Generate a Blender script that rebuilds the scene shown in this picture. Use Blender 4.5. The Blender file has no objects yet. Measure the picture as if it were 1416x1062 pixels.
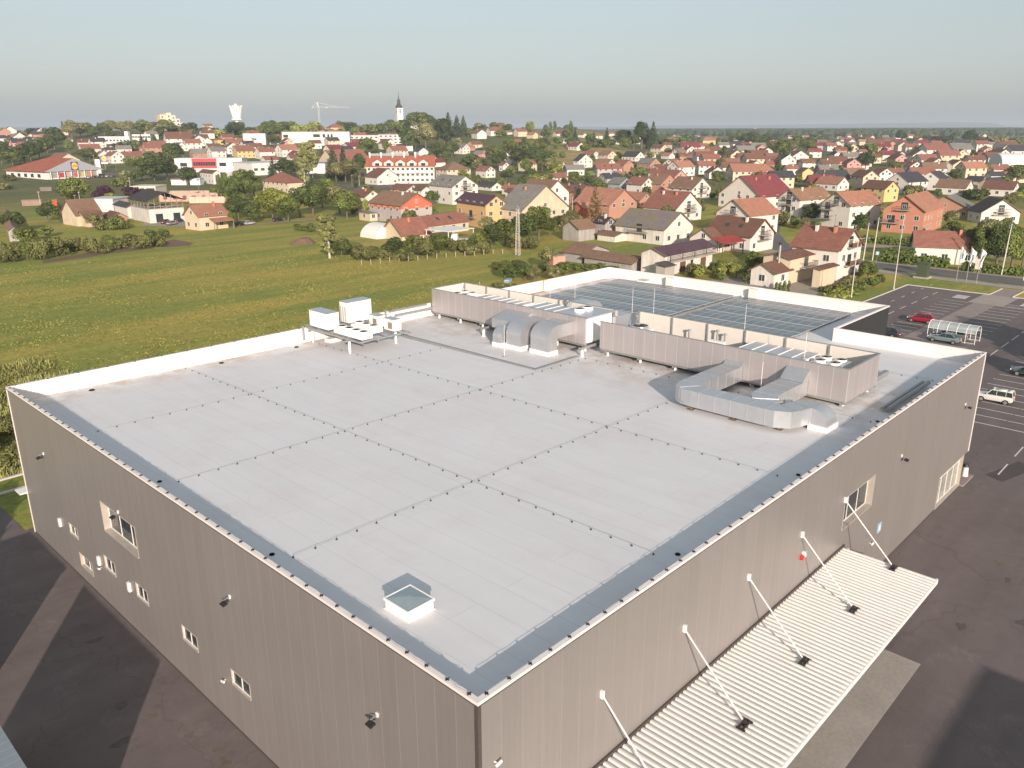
import bpy, math, random
from mathutils import Vector, Matrix, noise
PI = math.pi
R_ = math.radians
scene = bpy.context.scene
COL = scene.collection
rnd = random.Random(7)

# ------------------------------------------------------------------ camera numbers (solved from the photo)
F_PX, YAW, PITCH, ROLL = 1111.39, 0.7601162, 0.3069020, 0.0026239
CAM = Vector((-14.8466, -15.6742, 29.1916))
fw = Vector((math.cos(YAW)*math.cos(PITCH), math.sin(YAW)*math.cos(PITCH), -math.sin(PITCH)))
r0 = Vector((math.sin(YAW), -math.cos(YAW), 0))
d0 = fw.cross(r0)
RT = r0*math.cos(ROLL) + d0*math.sin(ROLL)
DN = -r0*math.sin(ROLL) + d0*math.cos(ROLL)

def proj(P):
    q = Vector(P) - CAM
    z = q.dot(fw)
    return 708 + F_PX*q.dot(RT)/z, 531 + F_PX*q.dot(DN)/z, z

def smooth(t):
    t = max(0.0, min(1.0, t))
    return t*t*(3-2*t)

def TZ(x, y):
    """terrain height: flat round the warehouse, a hill with the old town to the left, a low plain to the right"""
    dx, dy = x-CAM.x, y-CAM.y
    r = math.hypot(dx, dy)
    if r < 380: return 0.0
    az = YAW - math.atan2(dy, dx)
    az = (az + PI) % (2*PI) - PI
    a = math.degrees(az)
    w = 1 - smooth((a-4)/7)
    w *= 0.82 + 0.18*smooth((a+31)/8)
    hl = 29.5*smooth((r-470)/760)*(1-0.9*smooth((r-1500)/1200))
    hr = 7.5*smooth((r-400)/420) + 2*smooth((r-800)/1200)
    z = w*hl + (1-w)*hr
    z += 0.9*noise.noise(Vector((x/180, y/180, 0)))*smooth((r-400)/300)
    return z

def gp(px, py):
    """ground point seen at a photo pixel"""
    D = (fw*F_PX + RT*(px-708) + DN*(py-531)).normalized()
    t, last = 20.0, 20.0
    while t < 9000:
        P = CAM + D*t
        if P.z < TZ(P.x, P.y):
            lo, hi = last, t
            for _ in range(24):
                m = (lo+hi)/2; P = CAM + D*m
                if P.z < TZ(P.x, P.y): hi = m
                else: lo = m
            P = CAM + D*hi
            return Vector((P.x, P.y, TZ(P.x, P.y)))
        last = t
        t *= 1.012
    P = CAM + D*2500
    return Vector((P.x, P.y, TZ(P.x, P.y)))

def unz(px, py, z):
    D = fw*F_PX + RT*(px-708) + DN*(py-531)
    return CAM + D*((z-CAM.z)/D.z)

# ------------------------------------------------------------------ object helpers
def tag(o, label=None, cat=None, group=None, kind=None):
    if label: o['label'] = label
    if cat: o['category'] = cat
    if group: o['group'] = group
    if kind: o['kind'] = kind
    return o

def empty(name, loc=(0, 0, 0), rz=0, label=None, cat=None, group=None):
    o = bpy.data.objects.new(name, None)
    COL.objects.link(o)
    o.location = loc; o.rotation_euler = (0, 0, rz)
    o.empty_display_size = 0.5
    return tag(o, label, cat, group)

def place(name, me, parent=None, loc=(0, 0, 0), rz=0, scale=None):
    o = bpy.data.objects.new(name, me)
    COL.objects.link(o)
    o.parent = parent
    o.location = loc; o.rotation_euler = (0, 0, rz)
    if scale: o.scale = scale
    return o

class MB:
    def __init__(s): s.v = []; s.f = []; s.m = []; s.sm = []
    def add(s, vs, fs, mi=0, smooth_=False):
        b = len(s.v); s.v += [tuple(p) for p in vs]
        for f in fs:
            s.f.append([b+i for i in f]); s.m.append(mi); s.sm.append(smooth_)
        return s
    def box(s, x0, x1, y0, y1, z0, z1, mi=0, M=None):
        vs = [Vector(p) for p in ((x0,y0,z0),(x1,y0,z0),(x1,y1,z0),(x0,y1,z0),(x0,y0,z1),(x1,y0,z1),(x1,y1,z1),(x0,y1,z1))]
        if M: vs = [M @ p for p in vs]
        return s.add(vs, [(0,3,2,1),(4,5,6,7),(0,1,5,4),(1,2,6,5),(2,3,7,6),(3,0,4,7)], mi)
    def prism(s, poly, axis, t0, t1, mi=0):
        """polygon in the two other axes, extruded along axis ('x','y','z')"""
        n = len(poly)
        def P(u, w, t):
            return {'x': (t, u, w), 'y': (u, t, w), 'z': (u, w, t)}[axis]
        area = sum(poly[i][0]*poly[(i+1) % n][1]-poly[(i+1) % n][0]*poly[i][1] for i in range(n))
        flip = (area < 0) ^ (axis == 'y')
        vs = [P(u, w, t0) for u, w in poly] + [P(u, w, t1) for u, w in poly]
        fs = [list(range(n))[::-1], list(range(n, 2*n))] + [[i, (i+1) % n, n+(i+1) % n, n+i] for i in range(n)]
        if flip: fs = [f[::-1] for f in fs]
        return s.add(vs, fs, mi)
    def tube(s, p0, p1, r, n=8, r1=None, mi=0, cap=True):
        p0, p1 = Vector(p0), Vector(p1); d = (p1-p0)
        if d.length < 1e-6: return s
        d.normalize(); a = d.orthogonal().normalized(); b = d.cross(a)
        if r1 is None: r1 = r
        vs = [p0+(a*math.cos(2*PI*i/n)+b*math.sin(2*PI*i/n))*r for i in range(n)]
        vs += [p1+(a*math.cos(2*PI*i/n)+b*math.sin(2*PI*i/n))*r1 for i in range(n)]
        s.add(vs, [[i, (i+1) % n, n+(i+1) % n, n+i] for i in range(n)], mi, n > 5)
        if cap: s.add(vs, [list(range(n))[::-1], list(range(n, 2*n))], mi)
        return s
    def beam(s, p0, p1, w, h, mi=0):
        p0, p1 = Vector(p0), Vector(p1); d = (p1-p0).normalized()
        up = Vector((0,0,1)) if abs(d.z) < .95 else Vector((1,0,0))
        a = d.cross(up).normalized()*w/2; b = a.normalized().cross(d).normalized()*h/2
        vs = [p0-a-b, p0+a-b, p0+a+b, p0-a+b, p1-a-b, p1+a-b, p1+a+b, p1-a+b]
        return s.add(vs, [(0,1,2,3),(7,6,5,4),(0,4,5,1),(1,5,6,2),(2,6,7,3),(3,7,4,0)], mi)
    def mesh(s, name, mats):
        me = bpy.data.meshes.new(name)
        me.from_pydata(s.v, [], s.f)
        for m in (mats if isinstance(mats, (list, tuple)) else [mats]): me.materials.append(m)
        me.polygons.foreach_set('material_index', s.m)
        me.polygons.foreach_set('use_smooth', s.sm)
        me.update()
        return me
    def obj(s, name, mats, parent=None, loc=(0, 0, 0), rz=0):
        return place(name, s.mesh(name, mats), parent, loc, rz)

# ------------------------------------------------------------------ materials
def new_mat(name):
    m = bpy.data.materials.new(name); m.use_nodes = True
    nt = m.node_tree
    return m, nt, nt.nodes['Principled BSDF']

def N(nt, typ, **kw):
    n = nt.nodes.new(typ)
    for k, v in kw.items():
        if k.startswith('i_'):
            n.inputs[k[2:].replace('_', ' ')].default_value = v
        else: setattr(n, k, v)
    return n

def simple(name, col, rough=0.6, metal=0.0, var=0.12, scale=1.5, bump=0.0, objcol=False, spec=0.4, stretch=None, scale2=None, tone=None):
    """principled material whose colour is broken up by two noises in object space"""
    m, nt, b = new_mat(name); L = nt.links.new
    tc = N(nt, 'ShaderNodeTexCoord')
    mp = N(nt, 'ShaderNodeMapping')
    if stretch: mp.inputs['Scale'].default_value = stretch
    L(tc.outputs['Object'], mp.inputs['Vector'])
    n1 = N(nt, 'ShaderNodeTexNoise', i_Scale=scale, i_Detail=5.0, i_Roughness=0.6)
    L(mp.outputs[0], n1.inputs['Vector'])
    n2 = N(nt, 'ShaderNodeTexNoise', i_Scale=(scale2 or scale*9), i_Detail=3.0)
    L(mp.outputs[0], n2.inputs['Vector'])
    ad = N(nt, 'ShaderNodeMath', operation='ADD'); L(n1.outputs['Fac'], ad.inputs[0]); L(n2.outputs['Fac'], ad.inputs[1])
    mr = N(nt, 'ShaderNodeMapRange'); mr.inputs['From Min'].default_value = 0.7; mr.inputs['From Max'].default_value = 1.3
    mr.inputs['To Min'].default_value = 1-var; mr.inputs['To Max'].default_value = 1+var
    L(ad.outputs[0], mr.inputs['Value'])
    mul = N(nt, 'ShaderNodeVectorMath', operation='SCALE')
    if objcol:
        oi = N(nt, 'ShaderNodeObjectInfo'); L(oi.outputs['Color'], mul.inputs[0])
    else: mul.inputs[0].default_value = col
    L(mr.outputs[0], mul.inputs['Scale'])
    L(mul.outputs[0], b.inputs['Base Color'])
    b.inputs['Roughness'].default_value = rough; b.inputs['Metallic'].default_value = metal
    b.inputs['Specular IOR Level'].default_value = spec
    if bump:
        bp = N(nt, 'ShaderNodeBump', i_Strength=bump, i_Distance=0.05); L(n2.outputs['Fac'], bp.inputs['Height']); L(bp.outputs[0], b.inputs['Normal'])
    return m

def line_mask(nt, vec_out, axis, period, width, offset=0.0):
    """1 on thin lines every `period` metres along an axis of the vector"""
    L = nt.links.new
    sx = N(nt, 'ShaderNodeSeparateXYZ'); L(vec_out, sx.inputs[0])
    a = N(nt, 'ShaderNodeMath', operation='ADD'); a.inputs[1].default_value = offset; L(sx.outputs[axis], a.inputs[0])
    d = N(nt, 'ShaderNodeMath', operation='DIVIDE'); d.inputs[1].default_value = period; L(a.outputs[0], d.inputs[0])
    f = N(nt, 'ShaderNodeMath', operation='FRACT'); L(d.outputs[0], f.inputs[0])
    l = N(nt, 'ShaderNodeMath', operation='LESS_THAN'); l.inputs[1].default_value = width/period; L(f.outputs[0], l.inputs[0])
    return l.outputs[0]

def cladding(name, col, jcol, axis, period, jw=0.03, metal=0.35, rough=0.45):
    m, nt, b = new_mat(name); L = nt.links.new
    tc = N(nt, 'ShaderNodeTexCoord')
    mask = line_mask(nt, tc.outputs['Object'], axis, period, jw)
    # each panel a touch different
    sx = N(nt, 'ShaderNodeSeparateXYZ'); L(tc.outputs['Object'], sx.inputs[0])
    d = N(nt, 'ShaderNodeMath', operation='DIVIDE'); d.inputs[1].default_value = period; L(sx.outputs[axis], d.inputs[0])
    fl = N(nt, 'ShaderNodeMath', operation='FLOOR'); L(d.outputs[0], fl.inputs[0])
    wn = N(nt, 'ShaderNodeTexWhiteNoise', noise_dimensions='1D'); L(fl.outputs[0], wn.inputs['W'])
    nz = N(nt, 'ShaderNodeTexNoise', i_Scale=0.25, i_Detail=4.0); L(tc.outputs['Object'], nz.inputs['Vector'])
    mp = N(nt, 'ShaderNodeMapping'); mp.inputs['Scale'].default_value = (3, 3, 0.15); L(tc.outputs['Object'], mp.inputs['Vector'])
    st = N(nt, 'ShaderNodeTexNoise', i_Scale=1.5, i_Detail=4.0); L(mp.outputs[0], st.inputs['Vector'])
    s1 = N(nt, 'ShaderNodeMath', operation='MULTIPLY_ADD'); s1.inputs[1].default_value = 0.05; s1.inputs[2].default_value = 0.83; L(wn.outputs['Value'], s1.inputs[0])
    s2 = N(nt, 'ShaderNodeMath', operation='MULTIPLY_ADD'); s2.inputs[1].default_value = 0.16; L(nz.outputs['Fac'], s2.inputs[0]); L(s1.outputs[0], s2.inputs[2])
    s3 = N(nt, 'ShaderNodeMath', operation='MULTIPLY_ADD'); s3.inputs[1].default_value = 0.16; L(st.outputs['Fac'], s3.inputs[0]); L(s2.outputs[0], s3.inputs[2])
    mul = N(nt, 'ShaderNodeVectorMath', operation='SCALE'); mul.inputs[0].default_value = col; L(s3.outputs[0], mul.inputs['Scale'])
    mx = N(nt, 'ShaderNodeMix', data_type='RGBA'); L(mask, mx.inputs['Factor']); L(mul.outputs[0], mx.inputs['A']); mx.inputs['B'].default_value = (*jcol, 1)
    L(mx.outputs['Result'], b.inputs['Base Color'])
    b.inputs['Metallic'].default_value = metal; b.inputs['Roughness'].default_value = rough
    bp = N(nt, 'ShaderNodeBump', i_Strength=0.25, i_Distance=0.02); bp.invert = True; L(mask, bp.inputs['Height']); L(bp.outputs[0], b.inputs['Normal'])
    return m

M = {}
M['clad_left'] = cladding('facade_cladding_y', (0.275, 0.255, 0.245), (0.37, 0.34, 0.325), 1, 1.06)
M['clad_right'] = cladding('facade_cladding_x', (0.275, 0.255, 0.245), (0.335, 0.31, 0.30), 0, 1.06)
M['clad_dark'] = cladding('anthracite_cladding', (0.045, 0.047, 0.05), (0.07, 0.07, 0.075), 0, 1.0, metal=0.2)
M['screen'] = cladding('screen_cladding', (0.43, 0.40, 0.40), (0.62, 0.58, 0.57), 1, 1.05, jw=0.035, metal=0.4, rough=0.42)
M['screen_x'] = cladding('screen_cladding_x', (0.43, 0.40, 0.40), (0.62, 0.58, 0.57), 0, 1.05, jw=0.035, metal=0.4, rough=0.42)
M['screen_in'] = simple('screen_inner_white', (0.66, 0.62, 0.57), 0.5, var=0.04)
M['coping'] = simple('coping_cream_metal', (0.80, 0.74, 0.71), 0.4, 0.1, var=0.03)
M['trim_dark'] = simple('trim_dark', (0.10, 0.085, 0.08), 0.5, 0.3)
M['white'] = simple('white_painted_metal', (0.80, 0.79, 0.77), 0.4, var=0.04)
M['membrane_white'] = simple('parapet_white_membrane', (0.78, 0.74, 0.71), 0.6, var=0.04, scale=0.4)
M['galv'] = simple('galvanised_sheet', (0.56, 0.575, 0.595), 0.33, 0.7, var=0.05, scale=0.8, scale2=2.5)
M['galv_dull'] = simple('dull_galvanised_steel', (0.33, 0.34, 0.345), 0.55, 0.5, var=0.15)
M['black'] = simple('black_rubber', (0.02, 0.02, 0.022), 0.6)
M['dark_metal'] = simple('dark_metal', (0.05, 0.045, 0.04), 0.5, 0.3)
M['glass'] = simple('window_glass_dark', (0.035, 0.045, 0.05), 0.08, var=0.5, scale=0.6, spec=0.8)
M['glass_light'] = simple('window_glass_curtained', (0.30, 0.30, 0.27), 0.15, var=0.3, scale=0.6, spec=0.7)
M['wframe'] = simple('window_frame_white', (0.72, 0.70, 0.67), 0.5)
M['reveal'] = simple('window_reveal_metal', (0.50, 0.45, 0.40), 0.45, 0.2)
M['shutter'] = simple('brown_wood', (0.14, 0.075, 0.04), 0.7)
M['wood_grey'] = simple('weathered_wood', (0.25, 0.20, 0.16), 0.8, var=0.3, scale=3)
M['concrete'] = simple('concrete', (0.36, 0.33, 0.30), 0.85, var=0.12, scale=0.5)
M['kerb'] = simple('kerb_stone', (0.55, 0.51, 0.47), 0.8, var=0.1)
M['paint'] = simple('road_paint_white', (0.62, 0.60, 0.58), 0.7, var=0.22, scale=2)
M['path'] = simple('path_pavers', (0.27, 0.22, 0.205), 0.85, var=0.12, scale=0.6)
M['paving'] = simple('pavement', (0.33, 0.29, 0.26), 0.85, var=0.12, scale=0.4)
M['gravel'] = simple('gravel_yard', (0.30, 0.26, 0.21), 0.9, var=0.2, scale=0.3)
M['road'] = simple('road_asphalt', (0.125, 0.115, 0.115), 0.85, var=0.12, scale=0.15)
M['bark'] = simple('bark', (0.14, 0.11, 0.08), 0.9, var=0.25, scale=4)
M['bark_white'] = simple('birch_bark', (0.5, 0.48, 0.43), 0.8, var=0.3, scale=5)
M['soil'] = simple('bare_earth', (0.16, 0.10, 0.065), 0.95, var=0.25, scale=0.6, bump=0.5)
M['red'] = simple('red_plastic', (0.5, 0.03, 0.03), 0.4)
M['orange_pipe'] = simple('orange_conduit', (0.62, 0.24, 0.06), 0.5)
M['poly'] = simple('translucent_roof_sheet', (0.55, 0.58, 0.58), 0.15, var=0.06)
M['tent'] = simple('white_fabric', (0.70, 0.69, 0.66), 0.7, var=0.05)
M['objpaint'] = simple('coloured_paint', (1, 1, 1), 0.5, objcol=True, var=0.05, scale=0.5)
M['carpaint'] = simple('car_paint', (1, 1, 1), 0.25, 0.1, objcol=True, var=0.03, spec=0.6)
bn = M['carpaint'].node_tree.nodes['Principled BSDF']; bn.inputs['Coat Weight'].default_value = 0.4
M['tyre'] = simple('tyre_rubber', (0.02, 0.02, 0.02), 0.8)
M['rim'] = simple('wheel_rim', (0.5, 0.5, 0.5), 0.35, 0.7)
M['lamp_red'] = simple('tail_lamp_red', (0.4, 0.02, 0.02), 0.25)
M['lamp_clear'] = simple('head_lamp_clear', (0.75, 0.75, 0.73), 0.15)
M['eave'] = simple('roof_edge_board', (0.16, 0.11, 0.085), 0.7)

def wall_mat(name, kind):
    m, nt, b = new_mat(name); L = nt.links.new
    tc = N(nt, 'ShaderNodeTexCoord'); oi = N(nt, 'ShaderNodeObjectInfo')
    n1 = N(nt, 'ShaderNodeTexNoise', i_Scale=0.5, i_Detail=6.0, i_Roughness=0.65); L(tc.outputs['Object'], n1.inputs['Vector'])
    mp = N(nt, 'ShaderNodeMapping'); mp.inputs['Scale'].default_value = (2.5, 2.5, 0.2); L(tc.outputs['Object'], mp.inputs['Vector'])
    n2 = N(nt, 'ShaderNodeTexNoise', i_Scale=1.0, i_Detail=4.0); L(mp.outputs[0], n2.inputs['Vector'])
    ad = N(nt, 'ShaderNodeMath', operation='ADD'); L(n1.outputs['Fac'], ad.inputs[0]); L(n2.outputs['Fac'], ad.inputs[1])
    mr = N(nt, 'ShaderNodeMapRange'); mr.inputs['From Min'].default_value = 0.65; mr.inputs['From Max'].default_value = 1.35
    v = 0.28 if kind == 'old' else 0.10
    mr.inputs['To Min'].default_value = 1-v; mr.inputs['To Max'].default_value = 1+v*0.5
    L(ad.outputs[0], mr.inputs['Value'])
    mul = N(nt, 'ShaderNodeVectorMath', operation='SCALE'); L(oi.outputs['Color'], mul.inputs[0]); L(mr.outputs[0], mul.inputs['Scale'])
    L(mul.outputs[0], b.inputs['Base Color']); b.inputs['Roughness'].default_value = 0.85
    b.inputs['Specular IOR Level'].default_value = 0.2
    return m
M['wall'] = wall_mat('rendered_wall', 'new')
M['wall_old'] = wall_mat('weathered_wall', 'old')

def roof_mat(name, along, period=0.34, moss=False, sheen=0.75):
    """tiles in courses: colour from the roof object, rows as bump, weathering as noise"""
    m, nt, b = new_mat(name); L = nt.links.new
    tc = N(nt, 'ShaderNodeTexCoord'); oi = N(nt, 'ShaderNodeObjectInfo')
    n1 = N(nt, 'ShaderNodeTexNoise', i_Scale=0.45, i_Detail=6.0, i_Roughness=0.7); L(tc.outputs['Object'], n1.inputs['Vector'])
    mp = N(nt, 'ShaderNodeMapping'); mp.inputs['Scale'].default_value = (3.0, 0.5, 0.5) if along == 'y' else (0.5, 3.0, 0.5)
    L(tc.outputs['Object'], mp.inputs['Vector'])
    n2 = N(nt, 'ShaderNodeTexNoise', i_Scale=1.4, i_Detail=4.0); L(mp.outputs[0], n2.inputs['Vector'])
    vo = N(nt, 'ShaderNodeTexVoronoi', i_Scale=2.6); L(tc.outputs['Object'], vo.inputs['Vector'])
    ad = N(nt, 'ShaderNodeMath', operation='ADD'); L(n1.outputs['Fac'], ad.inputs[0]); L(n2.outputs['Fac'], ad.inputs[1])
    a2 = N(nt, 'ShaderNodeMath', operation='MULTIPLY_ADD'); a2.inputs[1].default_value = 0.25
    L(vo.outputs['Color'], a2.inputs[0]); L(ad.outputs[0], a2.inputs[2])
    mr = N(nt, 'ShaderNodeMapRange'); mr.inputs['From Min'].default_value = 0.75; mr.inputs['From Max'].default_value = 1.5
    mr.inputs['To Min'].default_value = 0.72; mr.inputs['To Max'].default_value = 1.25
    L(a2.outputs[0], mr.inputs['Value'])
    mul = N(nt, 'ShaderNodeVectorMath', operation='SCALE'); L(oi.outputs['Color'], mul.inputs[0]); L(mr.outputs[0], mul.inputs['Scale'])
    out = mul.outputs[0]
    if moss:
        nm = N(nt, 'ShaderNodeTexNoise', i_Scale=0.35, i_Detail=5.0, i_Roughness=0.7); L(tc.outputs['Object'], nm.inputs['Vector'])
        cr = N(nt, 'ShaderNodeMapRange'); cr.inputs['From Min'].default_value = 0.44; cr.inputs['From Max'].default_value = 0.62; L(nm.outputs['Fac'], cr.inputs['Value'])
        mx = N(nt, 'ShaderNodeMix', data_type='RGBA'); L(cr.outputs[0], mx.inputs['Factor']); L(out, mx.inputs['A']); mx.inputs['B'].default_value = (0.19, 0.18, 0.075, 1)
        out = mx.outputs['Result']
    L(out, b.inputs['Base Color']); b.inputs['Roughness'].default_value = sheen; b.inputs['Specular IOR Level'].default_value = 0.25
    wv = N(nt, 'ShaderNodeTexWave', wave_type='BANDS', bands_direction='X' if along == 'y' else 'Y', wave_profile='SAW')
    wv.inputs['Scale'].default_value = 0.314/period
    L(tc.outputs['Object'], wv.inputs['Vector'])
    bp = N(nt, 'ShaderNodeBump', i_Strength=0.5, i_Distance=0.03); L(wv.outputs['Fac'], bp.inputs['Height']); L(bp.outputs[0], b.inputs['Normal'])
    return m
M['tile'] = roof_mat('roof_tiles', 'x')
M['tile_moss'] = roof_mat('roof_tiles_mossy', 'x', moss=True)
M['corrug'] = roof_mat('corrugated_fibre_cement', 'y', period=0.5)

def leaf_mat():
    m, nt, b = new_mat('foliage'); L = nt.links.new
    oi = N(nt, 'ShaderNodeObjectInfo')
    at = N(nt, 'ShaderNodeAttribute', attribute_name='tone')
    mr = N(nt, 'ShaderNodeMath', operation='MULTIPLY_ADD'); mr.inputs[1].default_value = 0.35; mr.inputs[2].default_value = 1.08; L(oi.outputs['Random'], mr.inputs[0])
    mm = N(nt, 'ShaderNodeMath', operation='MULTIPLY'); L(at.outputs['Fac'], mm.inputs[0]); L(mr.outputs[0], mm.inputs[1])
    mul = N(nt, 'ShaderNodeVectorMath', operation='SCALE'); L(oi.outputs['Color'], mul.inputs[0]); L(mm.outputs[0], mul.inputs['Scale'])
    L(mul.outputs[0], b.inputs['Base Color']); b.inputs['Roughness'].default_value = 0.75; b.inputs['Specular IOR Level'].default_value = 0.15
    tr = N(nt, 'ShaderNodeBsdfTranslucent'); L(mul.outputs[0], tr.inputs['Color'])
    ms = N(nt, 'ShaderNodeMixShader'); ms.inputs['Fac'].default_value = 0.22
    L(b.outputs[0], ms.inputs[1]); L(tr.outputs[0], ms.inputs[2]); L(ms.outputs[0], nt.nodes['Material Output'].inputs['Surface'])
    return m
M['leaf'] = leaf_mat()

def asphalt_mat():
    m, nt, b = new_mat('yard_asphalt'); L = nt.links.new
    tc = N(nt, 'ShaderNodeTexCoord')
    big = N(nt, 'ShaderNodeTexNoise', i_Scale=0.09, i_Detail=5.0, i_Roughness=0.6); L(tc.outputs['Object'], big.inputs['Vector'])
    mid = N(nt, 'ShaderNodeTexNoise', i_Scale=0.9, i_Detail=6.0, i_Roughness=0.7); L(tc.outputs['Object'], mid.inputs['Vector'])
    fine = N(nt, 'ShaderNodeTexNoise', i_Scale=14.0, i_Detail=2.0); L(tc.outputs['Object'], fine.inputs['Vector'])
    mp = N(nt, 'ShaderNodeMapping'); mp.inputs['Scale'].default_value = (0.03, 0.6, 1); L(tc.outputs['Object'], mp.inputs['Vector'])
    lane = N(nt, 'ShaderNodeTexNoise', i_Scale=1.0, i_Detail=2.0); L(mp.outputs[0], lane.inputs['Vector'])
    s = None
    for n, k in ((big, .5), (mid, .35), (fine, .5), (lane, .35)):
        a = N(nt, 'ShaderNodeMath', operation='MULTIPLY_ADD'); a.inputs[1].default_value = k; L(n.outputs['Fac'], a.inputs[0])
        if s: L(s, a.inputs[2])
        else: a.inputs[2].default_value = 0.12
        s = a.outputs[0]
    mul = N(nt, 'ShaderNodeVectorMath', operation='SCALE'); mul.inputs[0].default_value = (0.150, 0.125, 0.122); L(s, mul.inputs['Scale'])
    wn = N(nt, 'ShaderNodeTexNoise', i_Scale=0.5, i_Detail=4.0); L(tc.outputs['Object'], wn.inputs['Vector'])
    wa = N(nt, 'ShaderNodeVectorMath', operation='MULTIPLY_ADD'); L(wn.outputs['Color'], wa.inputs[0]); wa.inputs[1].default_value = (3.0, 3.0, 0); L(tc.outputs['Object'], wa.inputs[2])
    vo = N(nt, 'ShaderNodeTexVoronoi', feature='DISTANCE_TO_EDGE', i_Scale=0.10); L(wa.outputs[0], vo.inputs['Vector'])
    ck = N(nt, 'ShaderNodeMapRange'); ck.inputs['From Min'].default_value = 0.002; ck.inputs['From Max'].default_value = 0.006; ck.inputs['To Min'].default_value = 0.86; L(vo.outputs['Distance'], ck.inputs['Value'])
    sp = N(nt, 'ShaderNodeTexNoise', i_Scale=0.35, i_Detail=9.0, i_Roughness=0.8); L(tc.outputs['Object'], sp.inputs['Vector'])
    sr = N(nt, 'ShaderNodeMapRange'); sr.inputs['From Min'].default_value = 0.56; sr.inputs['From Max'].default_value = 0.70; sr.inputs['To Min'].default_value = 1.0; sr.inputs['To Max'].default_value = 1.35; L(sp.outputs['Fac'], sr.inputs['Value'])
    sl = N(nt, 'ShaderNodeMapRange'); sl.inputs['From Min'].default_value = 0.30; sl.inputs['From Max'].default_value = 0.42; sl.inputs['To Min'].default_value = 0.72; L(sp.outputs['Fac'], sl.inputs['Value'])
    m1 = N(nt, 'ShaderNodeMath', operation='MULTIPLY'); L(ck.outputs[0], m1.inputs[0]); L(sr.outputs[0], m1.inputs[1])
    m2 = N(nt, 'ShaderNodeMath', operation='MULTIPLY'); L(m1.outputs[0], m2.inputs[0]); L(sl.outputs[0], m2.inputs[1])
    mu2 = N(nt, 'ShaderNodeVectorMath', operation='SCALE'); L(mul.outputs[0], mu2.inputs[0]); L(m2.outputs[0], mu2.inputs['Scale'])
    L(mu2.outputs[0], b.inputs['Base Color']); b.inputs['Roughness'].default_value = 0.85; b.inputs['Specular IOR Level'].default_value = 0.3
    bp = N(nt, 'ShaderNodeBump', i_Strength=0.3, i_Distance=0.01); L(fine.outputs['Fac'], bp.inputs['Height']); L(bp.outputs[0], b.inputs['Normal'])
    return m
M['asphalt'] = asphalt_mat()

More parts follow.
